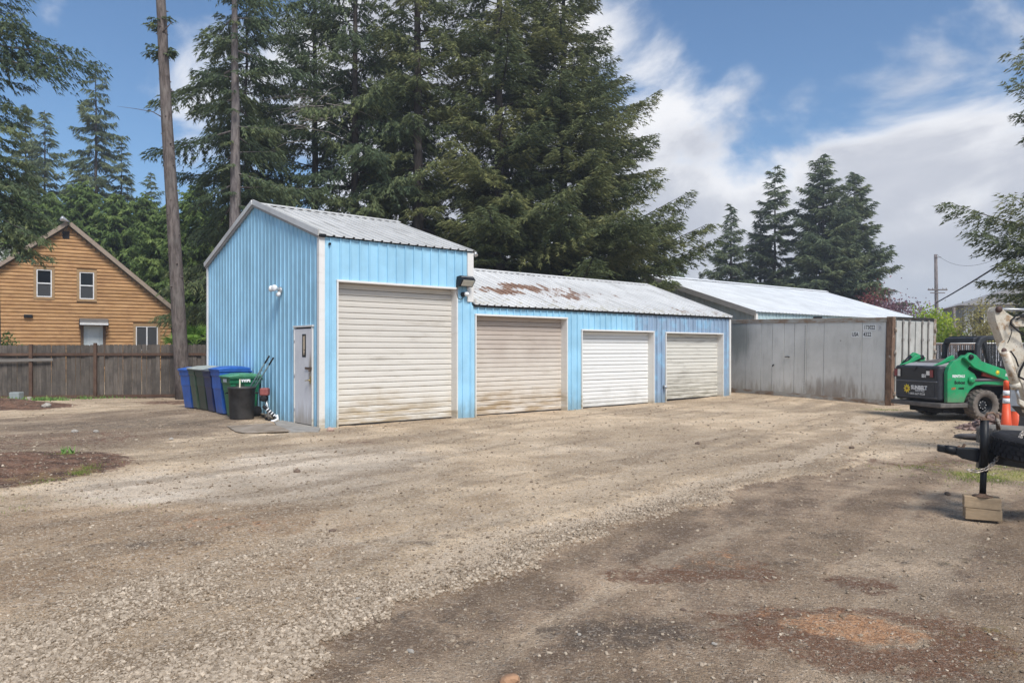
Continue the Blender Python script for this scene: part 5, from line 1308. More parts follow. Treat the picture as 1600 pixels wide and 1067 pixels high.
# ---- grass tufts, weeds
def tufts(name, label, cat, spots, leaf, n, hgt, wd, seed):
    r = np.random.default_rng(seed); Vs = []; Ti = []
    for (cx, cy, rx, ry, frac) in spots:
        m_ = int(n * frac); P = np.stack([cx + r.normal(0, rx, m_), cy + r.normal(0, ry, m_)], -1); P[:, 1] = np.maximum(P[:, 1], 3); P = P[fbm(P[:, 0], P[:, 1], 2.2, 71, 3) + r.normal(0, .05, m_) > .5]; m_ = len(P)
        z = ground_h(P[:, 0], P[:, 1]); h_ = hgt * r.uniform(.35, 1.2, m_); a_ = r.uniform(0, 6.28, m_); l_ = r.normal(0, .45, (m_, 2)) * h_[:, None]
        b_ = np.stack([P[:, 0], P[:, 1], z - .003], -1); wv = np.stack([np.cos(a_), np.sin(a_), np.zeros(m_)], -1) * wd
        Vs.append(np.stack([b_ - wv, b_ + wv, b_ + np.concatenate([l_, h_[:, None]], 1)], 1).reshape(-1, 3)); Ti.append(np.repeat(r.random(m_), 3))
    V = np.concatenate(Vs); o = np_mesh(name, V, np.arange(len(V)).reshape(-1, 3), M[leaf], np.concatenate(Ti)); return tag(o, label, cat, kind='stuff')
tufts('grass', 'short fresh green grass tufts at the soil edge and under the trailer tongue', 'grass', [(*gxy(112, 742), .10, .26, .16), (*gxy(104, 720), .10, .12, .05), (*gxy(1560, 735), .60, .40, .14), (*gxy(1500, 728), .5, .12, .08), (*gxy(1380, 640), .5, .15, .05), (*gxy(60, 790), .6, .2, .02), (*gxy(1540, 745), .3, .3, .08)], 'grass', 14000, .040, .0035, 1)
tufts('weeds', 'low leafy weeds growing along the foot of the board fence', 'weeds', [(*gxy(20, 625), .7, .25, .3), (*gxy(68, 626), .35, .12, .15), (*gxy(105, 623), .4, .12, .12), (*gxy(150, 622), .4, .1, .08), (*gxy(272, 620), .4, .15, .10), (*gxy(210, 621), .6, .12, .05), (*gxy(103, 716), .07, .07, .03)], 'weed', 2600, .13, .020, 2)
print('tree tris', NT_TRI[0])
# ================================================================== BINS AND CLUTTER BY THE SHED
def wheelie(label, loc, rz, body, lid, H=1.06, w=.58, dpt=.70, tilt=0.0, mark=None, lidlab=None, lidopen=0.0):
    t = thing('wheelie_bin', label, 'bin', loc, (tilt, 0, rz), 'wheelie bins in a row along the blue wall')
    # front faces local -y; body tapers to the bottom
    def ring(z, s, yo=0): return [(-w / 2 * s, -dpt / 2 * s + yo, z), (w / 2 * s, -dpt / 2 * s + yo, z), (w / 2 * s, dpt / 2 * s + yo, z), (-w / 2 * s, dpt / 2 * s + yo, z)]
    k = MB(); zs = [(0.03, .76, .02), (.30, .82, .01), (.62, .90, 0), (.64, .93, 0), (H - .16, .975, 0), (H - .15, 1.03, 0), (H - .05, 1.05, 0)]
    vs = []; 
    for z, s, yo in zs: vs += ring(z, s, yo)
    fs = [(0, 1, 2, 3)] + [(i * 4 + q, i * 4 + (q + 1) % 4, (i + 1) * 4 + (q + 1) % 4, (i + 1) * 4 + q) for i in range(len(zs) - 1) for q in range(4)] + [tuple(len(vs) - 4 + q for q in range(4))]
    k.add(vs, fs); bo = k.build('body', body, t, bevel=.018)
    for sx in (-1, 1):          # flat dark bands: shade of the side channels put into the colour
        k = MB(); x0 = sx * w * .445
        for z0, z1 in ((.12, .40), (.44, .80)):
            k.prism([(-.20, z0), (-.02, z0), (-.02, z1), (-.22, z1)], (x0 + sx * (.0 + (z0) * .055), 0, 0), (0, 1, 0), (0, 0, 1), (1, 0, 0), -.012, .012)
        k.build('side_recess', m_side_shade[body.name], t)
    k = MB(); k.box(-w / 2 - .045, w / 2 + .045, -dpt / 2 - .035, dpt / 2 + .02, H - .048, H - .012); k.build('rim', body, t, bevel=.014)
    k = MB(); k.prism([(-dpt / 2 - .06, 0), (-dpt / 2 - .055, .035), (-.12, .085), (.15, .095), (dpt / 2 + .03, .05), (dpt / 2 + .03, 0)], (0, 0, H - .010), (0, 1, 0), (0, 0, 1), (1, 0, 0), -w / 2 - .055, w / 2 + .055)
    o = k.build('lid', lid, t, bevel=.025, label=lidlab)
    k = MB(); k.tube([(-w / 2 + .05, dpt / 2 + .09, H - .05), (w / 2 - .05, dpt / 2 + .09, H - .05)], .016, 8); k.bar((-w / 2 + .08, dpt / 2 + .09, H - .05), (-w / 2 + .08, dpt / 2 - .02, H - .03), .03, .03); k.bar((w / 2 - .08, dpt / 2 + .09, H - .05), (w / 2 - .08, dpt / 2 - .02, H - .03), .03, .03); k.build('handle', body, t)
    for sx in (-1, 1):
        k = MB(); k.lathe([(0, -.03), (.12, -.03), (.13, -.015), (.13, .015), (.12, .03), (0, .03)], 18, (sx * w * .40, dpt / 2 - .06, .13), (1, 0, 0)); k.build('wheel', M['rubber'], t)
    return t
def bin_plastic(nm, col):
    m, n, b = new_mat(nm); o = n.coord(); c = n.mix(n.rng(n.noise(o, 3, 5, .65), .3, .7), tuple(v * .78 for v in col), tuple(min(1, v * 1.15) for v in col))
    z = n.sep(o)[2]; c = n.mix(n.rng(n.math('ADD', z, n.math('MULTIPLY', n.noise(o, 7, 5, .7), .3)), .1, .45, .3, 0), c, (.20, .17, .13))
    fin(n, b, c, .5, 0, n.bump(n.noise(o, 90, 3), .12, .002)); return m
bm_blue = bin_plastic('bright_blue_plastic', (.018, .105, .42)); bm_navy = bin_plastic('navy_plastic', (.008, .022, .10)); bm_grn = bin_plastic('sage_green_plastic', (.055, .095, .06)); bm_dg = bin_plastic('dark_green_plastic', (.028, .05, .036)); bm_wm = bin_plastic('deep_green_plastic', (.008, .13, .055))
bl_pale = bin_plastic('faded_lid', (.34, .37, .34)); bl_dark = bin_plastic('dark_lid', (.10, .11, .12)); bl_grn = bin_plastic('green_lid', (.07, .26, .14))
m_side_shade = {m_.name: m_plain(m_.name + '_recess', c_, .6) for m_, c_ in ((bm_blue, (.006, .035, .16)), (bm_navy, (.003, .008, .03)), (bm_grn, (.014, .025, .017)), (bm_dg, (.007, .012, .009)), (bm_wm, (.003, .035, .015)))}  # darkened copies of each plastic, painting the shade in the side channels
def bpos(t_, w_): 
    p = GC + GV * t_ - GU * w_; return (p.x, p.y, gh(p.x, p.y) - .01)
BR = GANG + R(-90)   # fronts face away from the wall
wheelie('bright blue wheelie bin farthest from the white door, at the fence end of the row', bpos(6.80, .44), BR + .12, bm_blue, bm_blue)
wheelie('sage green wheelie bin with a faded pale lid, second from the fence', bpos(6.08, .44), BR - .05, bm_grn, bl_pale, 1.07, tilt=0)
wheelie('dark green wheelie bin with a scuffed lid in the middle of the row', bpos(5.43, .44), BR + .03, bm_dg, bl_pale, 1.06)
wheelie('navy wheelie bin squeezed between the dark green and bright blue bins', bpos(4.78, .45), BR - .02, bm_navy, bl_dark, 1.05)
wheelie('bright blue wheelie bin next to the deep green one', bpos(4.10, .46), BR + .02, bm_blue, bm_blue, 1.10, w=.62)
wb = wheelie('deep green wheelie bin with white lettering behind the black can', bpos(3.40, .44), BR + .0, bm_wm, bl_grn, .96, w=.60)
wmw = m_plain('print_white', (.75, .76, .76), .6, var=.03)
text_mesh('lettering', 'WM', .12, wmw, wb, (.337 * .98, -.0, .88), (0, 1, 0), (0, 0, 1), bold=.008)
text_mesh('lettering', 'WM', .14, wmw, wb, (-.337 * .98 + 0, 0, .88), (0, -1, 0), (0, 0, 1), bold=.008)
text_mesh('lettering', 'WM', .14, wmw, wb, (0, -.375, .88), (1, 0, 0), (0, 0, 1), bold=.008)

# black round can full of long tools
p = bpos(2.76, .64); cn = thing('trash_can', 'scuffed black round plastic can holding long poles beside the deep green bin', 'can', p)
MB().lathe([(0, 0), (.25, 0), (.265, .03), (.30, .70), (.315, .71), (.325, .745), (.30, .75), (.29, .72), (.25, .10), (0, .08)], 28).build('body', m_plain('scuffed_black_plastic', (.035, .034, .034), .6, var=.5, scale=5, bump=.3), cn)
for sx in (-1, 1):
    MB().tube([(sx * .31, -.07, .62), (sx * .36, -.05, .60), (sx * .36, .05, .60), (sx * .31, .07, .62)], .014, 6).build('handle', M['rubber'], cn)
P0 = Vector(p)
def pole(label, a, b, r_, m_, grip=None, name='long_pole'):
    t = thing(name, label, 'pole', P0, group='long poles standing in the black can')
    MB().tube([a, b], r_, 8).build('shaft', m_, t)
    if grip:
        d_ = (Vector(b) - Vector(a)); MB().tube([Vector(b) - d_ * .12, Vector(b) + d_ * .005], r_ * 1.15, 8).build('grip', grip, t)
dk = m_plain('teal_grey_metal', (.09, .125, .135), .5, .3)
pole('longest dark pole leaning right out of the black can', (-.19, -.06, .10), (.64, -.02, 1.46), .017, dk, M['rubber'])
pole('second dark pole leaning right, lower of the parallel pair', (-.10, .02, .10), (.73, .0, 1.42), .017, dk, M['rubber'])
pole('shorter thin pole with a hooked end in the black can', (-.08, .08, .10), (.44, .10, 1.15), .011, dk, None)
pole('short cream upright stick in the black can', (-.02, -.1, .1), (.0, -.12, .93), .016, m_plain('pale_stick', (.5, .48, .36), .7), None)
# weed trimmer leaning by the can
tp = bpos(2.40, .24); tm_ = thing('string_trimmer', 'old string trimmer with a faded red engine cover leaning beside the black can', 'trimmer', tp)
k = MB(); k.box(-.10, .10, -.09, .09, .56, .74); k.build('engine_cover', m_plain('faded_red', (.26, .075, .065), .6, var=.25), tm_, bevel=.035)
k = MB(); k.box(-.10, .06, -.08, .08, .44, .555); k.lathe([(0, -.05), (.07, -.05), (.07, .05), (0, .05)], 12, (0, -.08, .50), (0, 1, 0)); k.build('engine', M['rubber'], tm_, bevel=.02)
MB().tube([(.02, 0, .46), (.07, 0, .28), (.10, 0, .02)], .028, 8).build('shaft', M['galv'], tm_)
MB().lathe([(0, 0), (.09, 0), (.10, .03), (.05, .07), (0, .07)], 14, (.10, 0, .0)).build('head', M['rubber'], tm_)
p2 = bpos(2.02, .20); pv = thing('plastic_elbow', 'black and white plastic pipe elbow lying against the blue wall', 'pipe', p2)
MB().tube([(-.22, 0, .36), (-.12, 0, .27), (-.02, 0, .17), (.05, 0, .09)], .038, 10).build('black_arm', M['rubber'], pv)
k = MB()
for q in range(4): k.tube([(-.13 + q * .05, 0, .28 - q * .045), (-.11 + q * .05, 0, .262 - q * .045)], .042, 10)
k.tube([(.04, 0, .10), (.10, 0, .14), (.12, -.02, .06), (.04, -.04, .02), (-.02, -.06, .012)], .030, 8); k.build('white_collar', M['white'], pv)
# timber offcut on a brick, plywood sheet, concrete pad
def flat(label, name, cat, pts, z0, th, m_, tilt=0):
    k = MB(); n_ = len(pts); cx = sum(q[0] for q in pts) / n_; cy = sum(q[1] for q in pts) / n_; g0 = gh(cx, cy)
    k.add([(q[0] - cx, q[1] - cy, z0) for q in pts] + [(q[0] - cx, q[1] - cy, z0 + th) for q in pts], [tuple(range(n_))[::-1], tuple(range(n_, 2 * n_))] + [(i, (i + 1) % n_, n_ + (i + 1) % n_, n_ + i) for i in range(n_)])
    o = k.build(name, m_, None, bevel=.004); o.location = (cx, cy, g0); o.rotation_euler = (tilt, -tilt, 0); return tag(o, label, cat)
m, n, b = new_mat('old_concrete'); o_ = n.coord(); c = n.mix(n.rng(n.noise(o_, 5, 6, .7), .3, .7), (.20, .185, .165), (.33, .31, .28)); fin(n, b, c, .95, 0, n.bump(n.noise(o_, 30, 5, .7), .4, .008)); M['conc'] = m
flat('cracked concrete pad in front of the white man door', 'concrete_pad', 'slab', [gxy(428, 661), gxy(470, 653.5), gxy(502, 667.5), gxy(498, 676), gxy(452, 677), gxy(436, 672)], -.05, .085, M['conc'])
flat('warped old plywood sheet lying flat on the gravel near the concrete pad', 'plywood_sheet', 'plywood', [gxy(354, 668), gxy(395, 666), gxy(423, 664.5), gxy(455, 676.5), gxy(383, 678.5), gxy(368, 676)], .02, .018, M['ply'], .012)
flat('short rough plank on the gravel by the blue wall corner of the bins', 'plank', 'plank', [gxy(405, 652), gxy(425, 650.5), gxy(441, 655), gxy(420, 659)], .02, .05, M['ply'], .02)
def rock(label, px, py, s, col, seed, zz=0.0, name='rock', group=None):
    r = random.Random(seed); x_, y_ = gxy(px, py); k = bmesh.new(); bmesh.ops.create_icosphere(k, subdivisions=2, radius=1)
    for v in k.verts:
        f_ = 1 + .18 * math.sin(v.co.x * 3 + seed) + .14 * math.sin(v.co.y * 4 + seed * 2) + r.uniform(-.06, .06); v.co = Vector((v.co.x * s * f_ * r.uniform(.97, 1.03), v.co.y * s * .75 * f_, v.co.z * s * .55 * f_))
    me = bpy.data.meshes.new(name); k.to_mesh(me); k.free(); me.materials.append(col); o = link_mesh(name, me); o.location = (x_, y_, gh(x_, y_) + s * .3 + zz); o.rotation_euler = (0, 0, r.uniform(0, 6)); return tag(o, label, 'rock', group)
rk1 = m_plain('pale_rock', (.34, .31, .27), .9, var=.2, bump=.4); rk2 = m_plain('brown_rock', (.14, .10, .075), .95, var=.3, bump=.5); rk3 = m_plain('orange_rock', (.33, .19, .11), .95, var=.25, bump=.5)
rock('pale rock at the foot of the black can', 379, 655, .10, rk1, 1); rock('smaller pale rock right of the one at the black can', 387, 654, .07, rk1, 2)
rock('pinkish rock lying by the shed corner post', 516, 674, .09, m_plain('pink_rock', (.44, .30, .24), .9), 3)
rock('round pale pebble alone on the dark soil, left of the foreground', 641, 1014, .022, rk1, 4); rock('orange-brown chunk of wood-like rock at the bottom edge', 795, 1060, .05, rk3, 5)
rock('white stone under the fence crate', 46, 624, .13, rk1, 6); rock('flat pale stone at the mound end', 72, 637, .13, rk1, 7); rock('dark clod near the middle of the yard', 1090, 693, .05, rk2, 8)
rock('dark clod in front of the rusty patch', 1330, 700, .05, rk2, 9); rock('dark clod beside the trailer timber', 1480, 769, .045, rk2, 10)
for i, (px, py, s) in enumerate(((464, 737, .05), (150, 678, .06), (268, 688, .05), (1068, 950, .018), (1116, 1004, .016), (560, 941, .02), (700, 1006, .012), (905, 990, .014), (118, 678, .07), (520, 830, .03))):
    rock(['dark stone on the pale gravel before the big door', 'pale stone on the dark soil near the fence', 'stone on the soil left of the plywood', 'tiny pale stone near the centre of the dark soil', 'white pebble left of the orange stain', 'pale pebble on the gravel ridge', 'grey pebble near the bottom centre', 'brown pebble right of the bottom centre', 'pale chunk by the mulch', 'dark stone between the wheel tracks'][i], px, py, s, rk1 if i % 3 else rk2, 20 + i)

# ================================================================== FAR RIGHT BACKGROUND
def wpole(name, label, px, Y, top, r_, cross=()):
    x_, y_, _ = atpx(px, Y); t = thing(name, label, 'utility pole', (x_, y_, 0), (0, 0, 0), 'wooden utility poles'); MB().tube([(0.1, 0, -.2), (-.1, 0, top)], [r_ * 1.15, r_ * .8], 10).build('pole', M['bark_grey'], t)
    for z_, hw, th in cross: MB().box(-hw, hw, -.22, -.12, z_, z_ + th).build('crossarm', M['bark_grey'], t)
    for z_, hw, th in cross:
        if hw > .8:
            for sx in (-.9, -.5, .55, .9):
                MB().lathe([(0, 0), (.05, 0), (.06, .08), (.03, .16), (0, .17)], 8, (sx * hw, -.17, z_ + th)).build('insulator', M['galv'], t)
    return t
wpole('utility_pole', 'tall utility pole with crossarms rising behind the lime bush', 1463.5, 75, 11.5, .19, ((7.75, 1.0, .14), (7.45, .75, .09), (11.15, .35, .06)))
wpole('utility_pole', 'shorter wooden pole left of the far grey house', 1492, 60, 5.15, .15)
wpole('utility_pole', 'thin pole among the plum trees', 1391, 58, 6.55, .11, ((6.3, .28, .06),))
def cat_wire(label, a, b, r_, sag):
    a, b = Vector(a), Vector(b); pts = []
    for i in range(21):
        t_ = i / 20; p = a.lerp(b, t_); p.z -= sag * 4 * t_ * (1 - t_); pts.append(p)
    return tag(MB().tube(pts, r_, 5).build('overhead_wire', M['rubber']), label, 'wire', 'overhead wires')
pt = lambda px, py, Y: ((px - 800) / F * Y, Y, 1.65 + (546 - py) / F * Y)
cat_wire('thick overhead wire slanting up from the tall utility pole to the right edge fir', pt(1463, 473, 75), pt(1700, 322, 30), .06, .15)
cat_wire('faint upper wire running off to the right from the pole top', pt(1464, 398, 75), pt(1700, 300, 30), .012, 2.0)
cat_wire('short wire dropping left from the tall utility pole', pt(1463, 474, 75), pt(1445, 482, 90), .04, .1)
# far houses
fh = thing('grey_house', 'far grey two-storey house with a shallow roof behind the twiggy shrubs', 'house', ((1560 - 800) / F * 62, 62, 0), (0, 0, -.35))
gw = m_plain('house_grey', (.36, .38, .40), .8, var=.05); rf = m_plain('roof_grey', (.30, .30, .31), .9)
MB().box(-3.2, 6, -3, 5, 0, 5.3).build('wall', gw, fh)
MB().prism([(-3.7, 5.31), (6.6, 5.31), (2.4, 7.0), (1.2, 7.0)], (0, 0, 0), (1, 0, 0), (0, 0, 1), (0, 1, 0), -3.6, 5.6).build('roof', rf, fh)
for xx in (-2.6, -1.0, 1.2):
    wi = MB().box(xx, xx + .9, -3.04, -3.0, 3.6, 4.9).build('window', M['white'], fh); MB().box(xx + .08, xx + .82, -3.05, -3.041, 3.68, 4.82).build('pane', M['glass'], wi)
fh = thing('grey_house', 'lower pale house roof seen left of the shorter wooden pole', 'house', ((1484 - 800) / F * 80, 80, 0), (0, 0, -.2))
MB().box(-3.2, 3.2, -3, 4, 0, 5.0).build('wall', m_plain('house_pale', (.55, .58, .62), .8, var=.05), fh)
MB().prism([(-3.6, 5.0), (3.6, 5.0), (1.5, 6.0), (-1.5, 6.0)], (0, 0, 0), (1, 0, 0), (0, 0, 1), (0, 1, 0), -3.4, 4.4).build('roof', m_plain('roof_pale', (.42, .44, .47), .9), fh)
wi = MB().box(1.2, 2.2, -3.04, -3.0, 2.9, 4.3).build('window', M['white'], fh); MB().box(1.3, 2.1, -3.05, -3.041, 3.0, 4.2).build('pane', M['glass'], wi)
# slatted chain-link fence behind the machine
sf = thing('slatted_fence', 'chain-link fence woven with black and pale privacy slats behind the skid steer', 'fence', (13.6, 24.6, 0), (0, 0, .08))
ps = [0, 2.4, 4.8, 7.2]
for q in ps: MB().tube([(q, 0, -.1), (q, 0, 1.92)], .03, 10).build('post', M['galv'], sf)
MB().tube([(-.2, 0, 1.86), (7.4, 0, 1.86)], .022, 8).build('top_rail', M['galv'], sf)
rr = random.Random(5); ka, kb = MB(), MB(); x = 0.03
while x < 7.2:
    w_ = .052 if rr.random() < .8 else .10; ka.box(x, x + w_, .02, .026, .06, 1.82); kb.box(x + w_ + .004, x + w_ + .020, .018, .022, .06 + (rr.random() < .2) * rr.uniform(0, .9), 1.80 - (rr.random() < .25) * rr.uniform(0, .8)) if rr.random() < .85 else None; x += w_ + .024
ka.build('dark_slats', M['black'], sf, kind='stuff'); kb.build('pale_slats', m_plain('pale_slat', (.50, .50, .54), .6), sf, kind='stuff')
k = MB()
for i in range(-20, 125):
    a = i * .06; k.bar((max(0, a), .0, .1 + max(0, -a)), (min(7.2, a + 1.75), .0, min(1.85, .1 + 1.75 - max(0, a + 1.75 - 7.2))), .004, .004) if a < 7.1 and a + 1.75 > 0 else None
k.build('wire_mesh', M['galv'], sf, kind='stuff')
# white parked van roofs beyond the slatted fence, a sign post
vn = thing('parked_car', 'white car roof showing above the slatted fence beside the container', 'car', (17.4, 28.6, 0), (0, 0, .15))
MB().prism([(-2.2, .35), (2.2, .35), (2.25, .8), (1.5, .98), (.95, 1.5), (-1.2, 1.55), (-1.9, 1.05), (-2.25, .9)], (0, 0, 0), (1, 0, 0), (0, 0, 1), (0, 1, 0), -.85, .85).build('body', m_plain('car_white', (.66, .68, .70), .25, var=.03), vn, bevel=.06)
MB().prism([(-1.5, 1.02), (1.3, 1.02), (.9, 1.42), (-1.15, 1.45)], (0, 0, 0), (1, 0, 0), (0, 0, 1), (0, 1, 0), -.862, .862).build('window', M['glass'], vn)
for sx in (-1.35, 1.4):
    for sy in (-.75, .75): MB().lathe([(0, -.1), (.3, -.1), (.33, -.06), (.33, .06), (.3, .1), (0, .1)], 20, (sx, sy, .33), (0, 1, 0)).build('wheel', M['rubber'], vn)
sg = thing('street_sign', 'pale little sign on a thin post by the container doors', 'sign', (14.75, 26.2, 0)); MB().tube([(0, 0, -.1), (0, 0, 2.75)], .028, 8).build('post', M['galv'], sg); MB().box(-.17, .10, -.05, -.03, 2.35, 2.75).build('sign_plate', M['white'], sg)
tag(MB().prism([(-.1, 0), (7, 0), (7, .06), (-.1, .06)], (14.5, 31, .9), (1, .05, 0), (0, 0, 1), (0, 1, 0), 0, .03).box(14.5, 21, 31.1, 31.2, 0, 1.9).build('board_wall', m_wood('red_cedar_boards', (.20, .11, .07), (.30, .17, .10), (6, 6, 1), 2)), 'reddish board fence glimpsed below the lime bush', 'fence')

# ================================================================== SKID STEER
SU = Vector((.98, .2, 0)).normalized(); SANG = math.atan2(SU.y, SU.x)
ss = thing('skid_steer', 'green compact skid steer loader with black rear door and cab frame', 'loader', (9.91, 16.4, gh(10.5, 17) + .005), (0, 0, SANG))
m, n, b = new_mat('loader_green'); o_ = n.coord(); c = n.mix(n.rng(n.noise(o_, 2.2, 5, .6), .3, .7), (.008, .235, .085), (.014, .33, .125)); c = n.mix(n.rng(n.noise(o_, 9, 6, .75), .52, .68, 0, .6), c, (.13, .13, .09)); c = n.mix(n.rng(n.math('ADD', n.sep(o_)[2], n.math('MULTIPLY', n.noise(o_, 12, 5, .7), .5)), .55, .95, .7, 0), c, (.17, .145, .11)); fin(n, b, c, .42, 0, n.bump(n.noise(o_, 2, 3), .1, .01)); M['lgreen'] = m
M['lblack'] = m_plain('dusty_black_plastic', (.032, .035, .042), .5, var=.35, scale=4, bump=.15, spec=.35)
M['cabblack'] = m_plain('cab_black', (.022, .024, .028), .5, var=.25)
M['lgrey'] = m_plain('dusty_frame_grey', (.11, .10, .092), .8, var=.3, scale=6, bump=.3)
# rear door
k = MB(); k.box(-.13, .12, .14, 1.56, .44, 1.25); rd_ = k.build('rear_door', M['lblack'], ss, bevel=.07, seg=4)
k = MB(); k.box(-.155, -.128, .20, 1.50, .87, .895); k.box(-.155, -.128, .20, 1.50, .50, .512); k.build('door_ridge', m_plain('worn_edge', (.12, .125, .14), .6), rd_, bevel=.006)
k = MB(); k.box(-.138, -.131, .28, 1.42, .53, .84); k.build('lower_inset', M['lblack'], rd_, bevel=.004)
k = MB(); k.box(-.139, -.131, .22, 1.48, .93, 1.20); k.build('upper_inset', m_plain('black_grille', (.022, .023, .026), .6), rd_, bevel=.004)
k = MB(); k.prism([(.78, 1.24), (.98, 1.24), (.88, 1.12)], (0, 0, 0), (0, 1, 0), (0, 0, 1), (1, 0, 0), -.16, -.13); k.build('latch', M['lblack'], rd_, bevel=.01)
red = m_plain('tail_red', (.20, .012, .015), .3); wht = m_plain('lamp_white', (.72, .70, .66), .3)
for y0, y1, a_, b_ in ((.30, .40, red, wht), (1.33, 1.43, wht, red)):
    tl = MB().box(-.15, -.138, y0 - .02, y1 + .12, .97, 1.17).build('tail_light', M['black'], rd_)
    MB().box(-.160, -.1505, y0 + (.0 if a_ is red else .01), y0 + .09, .985, 1.155).build('red_lens' if a_ is red else 'white_lens', a_, tl)
    MB().box(-.160, -.1505, y0 + .10, y1 + .10, .985 if b_ is red else 1.03, 1.155 if b_ is red else 1.13).build('white_lens' if b_ is wht else 'red_lens', b_, tl)
# print on the rear door: reading direction runs from camera-left (+y) to right (-y)
RX, RZ = (0, -1, 0), (0, 0, 1)
yel = m_plain('print_yellow', (.78, .58, .03), .5, var=.03)
text_mesh('lettering', 'SUNBELT', .125, wmw, rd_, (-.1425, .745, .725), RX, RZ, bold=.007, xs=.98)
text_mesh('lettering', 'RENTALS', .062, wmw, rd_, (-.1425, .72, .655), RX, RZ, bold=.001, xs=1.15)
text_mesh('lettering', '1-800-667-9328', .07, wmw, rd_, (-.1425, .82, .58), RX, RZ, bold=.001, xs=1.15)
text_mesh('lettering', 'S510', .10, wmw, rd_, (-.1425, .56, 1.01), RX, RZ, bold=.006)
k = MB(); cyy, czz = 1.13, .695
for q in range(9):
    a_ = q * 2 * math.pi / 9
    k.prism([(.045 * math.cos(a_ - .3), .045 * math.sin(a_ - .3)), (.085 * math.cos(a_ - .26), .085 * math.sin(a_ - .26)), (.112 * math.cos(a_), .112 * math.sin(a_)), (.085 * math.cos(a_ + .26), .085 * math.sin(a_ + .26)), (.045 * math.cos(a_ + .3), .045 * math.sin(a_ + .3))], (0, cyy, czz), (0, 1, 0), (0, 0, 1), (1, 0, 0), -.143, -.1415)
k.lathe([(0, 0), (.066, 0), (.066, .002), (0, .003)], 20, (-.1415, cyy, czz), (-1, 0, 0)); k.build('sun_logo', yel, rd_)
MB().lathe([(0, 0), (.03, 0), (.03, .002), (0, .002)], 14, (-.1450, cyy, czz), (-1, 0, 0)).build('sun_centre', m_plain('print_brown', (.16, .07, .02), .5), rd_)
# bumper, chassis
k = MB(); k.box(-.20, .55, .02, 1.62, .30, .405); k.build('rear_bumper', M['lgrey'], ss, bevel=.02)
k = MB(); k.box(.1, 2.5, .28, 1.34, .16, .42); k.box(.5, 2.5, .26, 1.36, .42, .80); k.build('chassis', M['rubber'], ss, bevel=.02)
# hood
k = MB(); k.prism([(-.06, 1.24), (.10, 1.30), (.95, 1.40), (.95, .6), (-.02, .6)], (0, 0, 0), (1, 0, 0), (0, 0, 1), (0, 1, 0), .30, 1.38); k.build('hood', m_plain('dusty_hood', (.30, .30, .31), .6), ss, bevel=.03)
k = MB(); k.prism([(.22, 1.318), (.90, 1.400), (.90, 1.408), (.22, 1.326)], (0, 0, 0), (1, 0, 0), (0, 0, 1), (0, 1, 0), .40, 1.22)
k.build('hood_grille', m_plain('grille_brown', (.10, .085, .08), .85), ss)
# green side bodies with rear towers, wheel cut-outs
def side_body(y0, y1):
    pr = [(-.02, .42), (.42, .42), (.48, .56), (.58, .70), (.74, .80), (.95, .83), (1.6, .80), (2.35, .62), (2.35, .74), (1.2, .97), (.78, .94), (.70, 1.08), (.52, 1.18), (.60, 1.30), (.72, 1.42), (.60, 1.49), (.42, 1.50), (.32, 1.42), (.14, 1.36), (.02, 1.22), (-.02, 1.1)]
    return MB().prism(pr, (0, 0, 0), (1, 0, 0), (0, 0, 1), (0, 1, 0), y0, y1).build('side_body', M['lgreen'], ss, bevel=.012)
sb = side_body(.02, .13); side_body(1.50, 1.61)
# upswept little ears at the back corners
for y_ in (.30, 1.34):
    k = MB(); k.prism([(-.12, 1.26), (.10, 1.28), (.44, 1.42), (.40, 1.50), (.28, 1.46), (.12, 1.36)], (0, 0, 0), (1, 0, 0), (0, 0, 1), (0, 1, 0), y_, y_ + .05); k.build('tower_ear', M['lgreen'], ss, bevel=.01)
k = MB(); k.tube([(-.02, 1.40, 1.27), (.22, 1.44, 1.46)], .045, 10); k.build('lift_cylinder_end', M['black'], ss)
k = MB(); k.tube([(.40, 1.42, 1.42), (.55, 1.42, 1.44)], .06, 10); k.build('pivot', M['black'], ss)
# loader arms
for y0, y1 in ((-.08, .015), (1.615, 1.71)):
    pr = [(.34, 1.44), (.50, 1.56), (.66, 1.50), (.80, 1.36), (1.6, 1.12), (2.35, .86), (2.85, .60), (2.95, .30), (2.75, .22), (2.55, .48), (2.15, .66), (1.35, .86 + .10), (.74, 1.16), (.60, 1.22)]
    am = MB().prism(pr, (0, 0, 0), (1, 0, 0), (0, 0, 1), (0, 1, 0), y0, y1).build('loader_arm', M['lgreen'], ss, bevel=.015)
    MB().lathe([(0, 0), (.06, 0), (.06, .03), (.03, .05), (0, .05)], 12, (.50, y0 if y0 < 0 else y1, 1.46), (0, -1 if y0 < 0 else 1, 0)).build('pin', M['black'], am)
    if y0 < 0:
        text_mesh('lettering', 'SUNBELT', .075, wmw, am, (1.58, y0 - .003, 1.01), (.97, 0, -.25), (.25, 0, .97), bold=.003)
        k = MB()
        for q in range(9):
            a_ = q * 2 * math.pi / 9; k.prism([(.03 * math.cos(a_ - .3), .03 * math.sin(a_ - .3)), (.068 * math.cos(a_), .068 * math.sin(a_)), (.03 * math.cos(a_ + .3), .03 * math.sin(a_ + .3))], (1.22, 0, 1.105), (1, 0, 0), (0, 0, 1), (0, 1, 0), y0 - .004, y0 - .002)
        k.lathe([(0, 0), (.04, 0), (.04, .002), (0, .002)], 16, (1.22, y0 - .002, 1.105), (0, -1, 0)); k.build('sun_logo', yel, am)
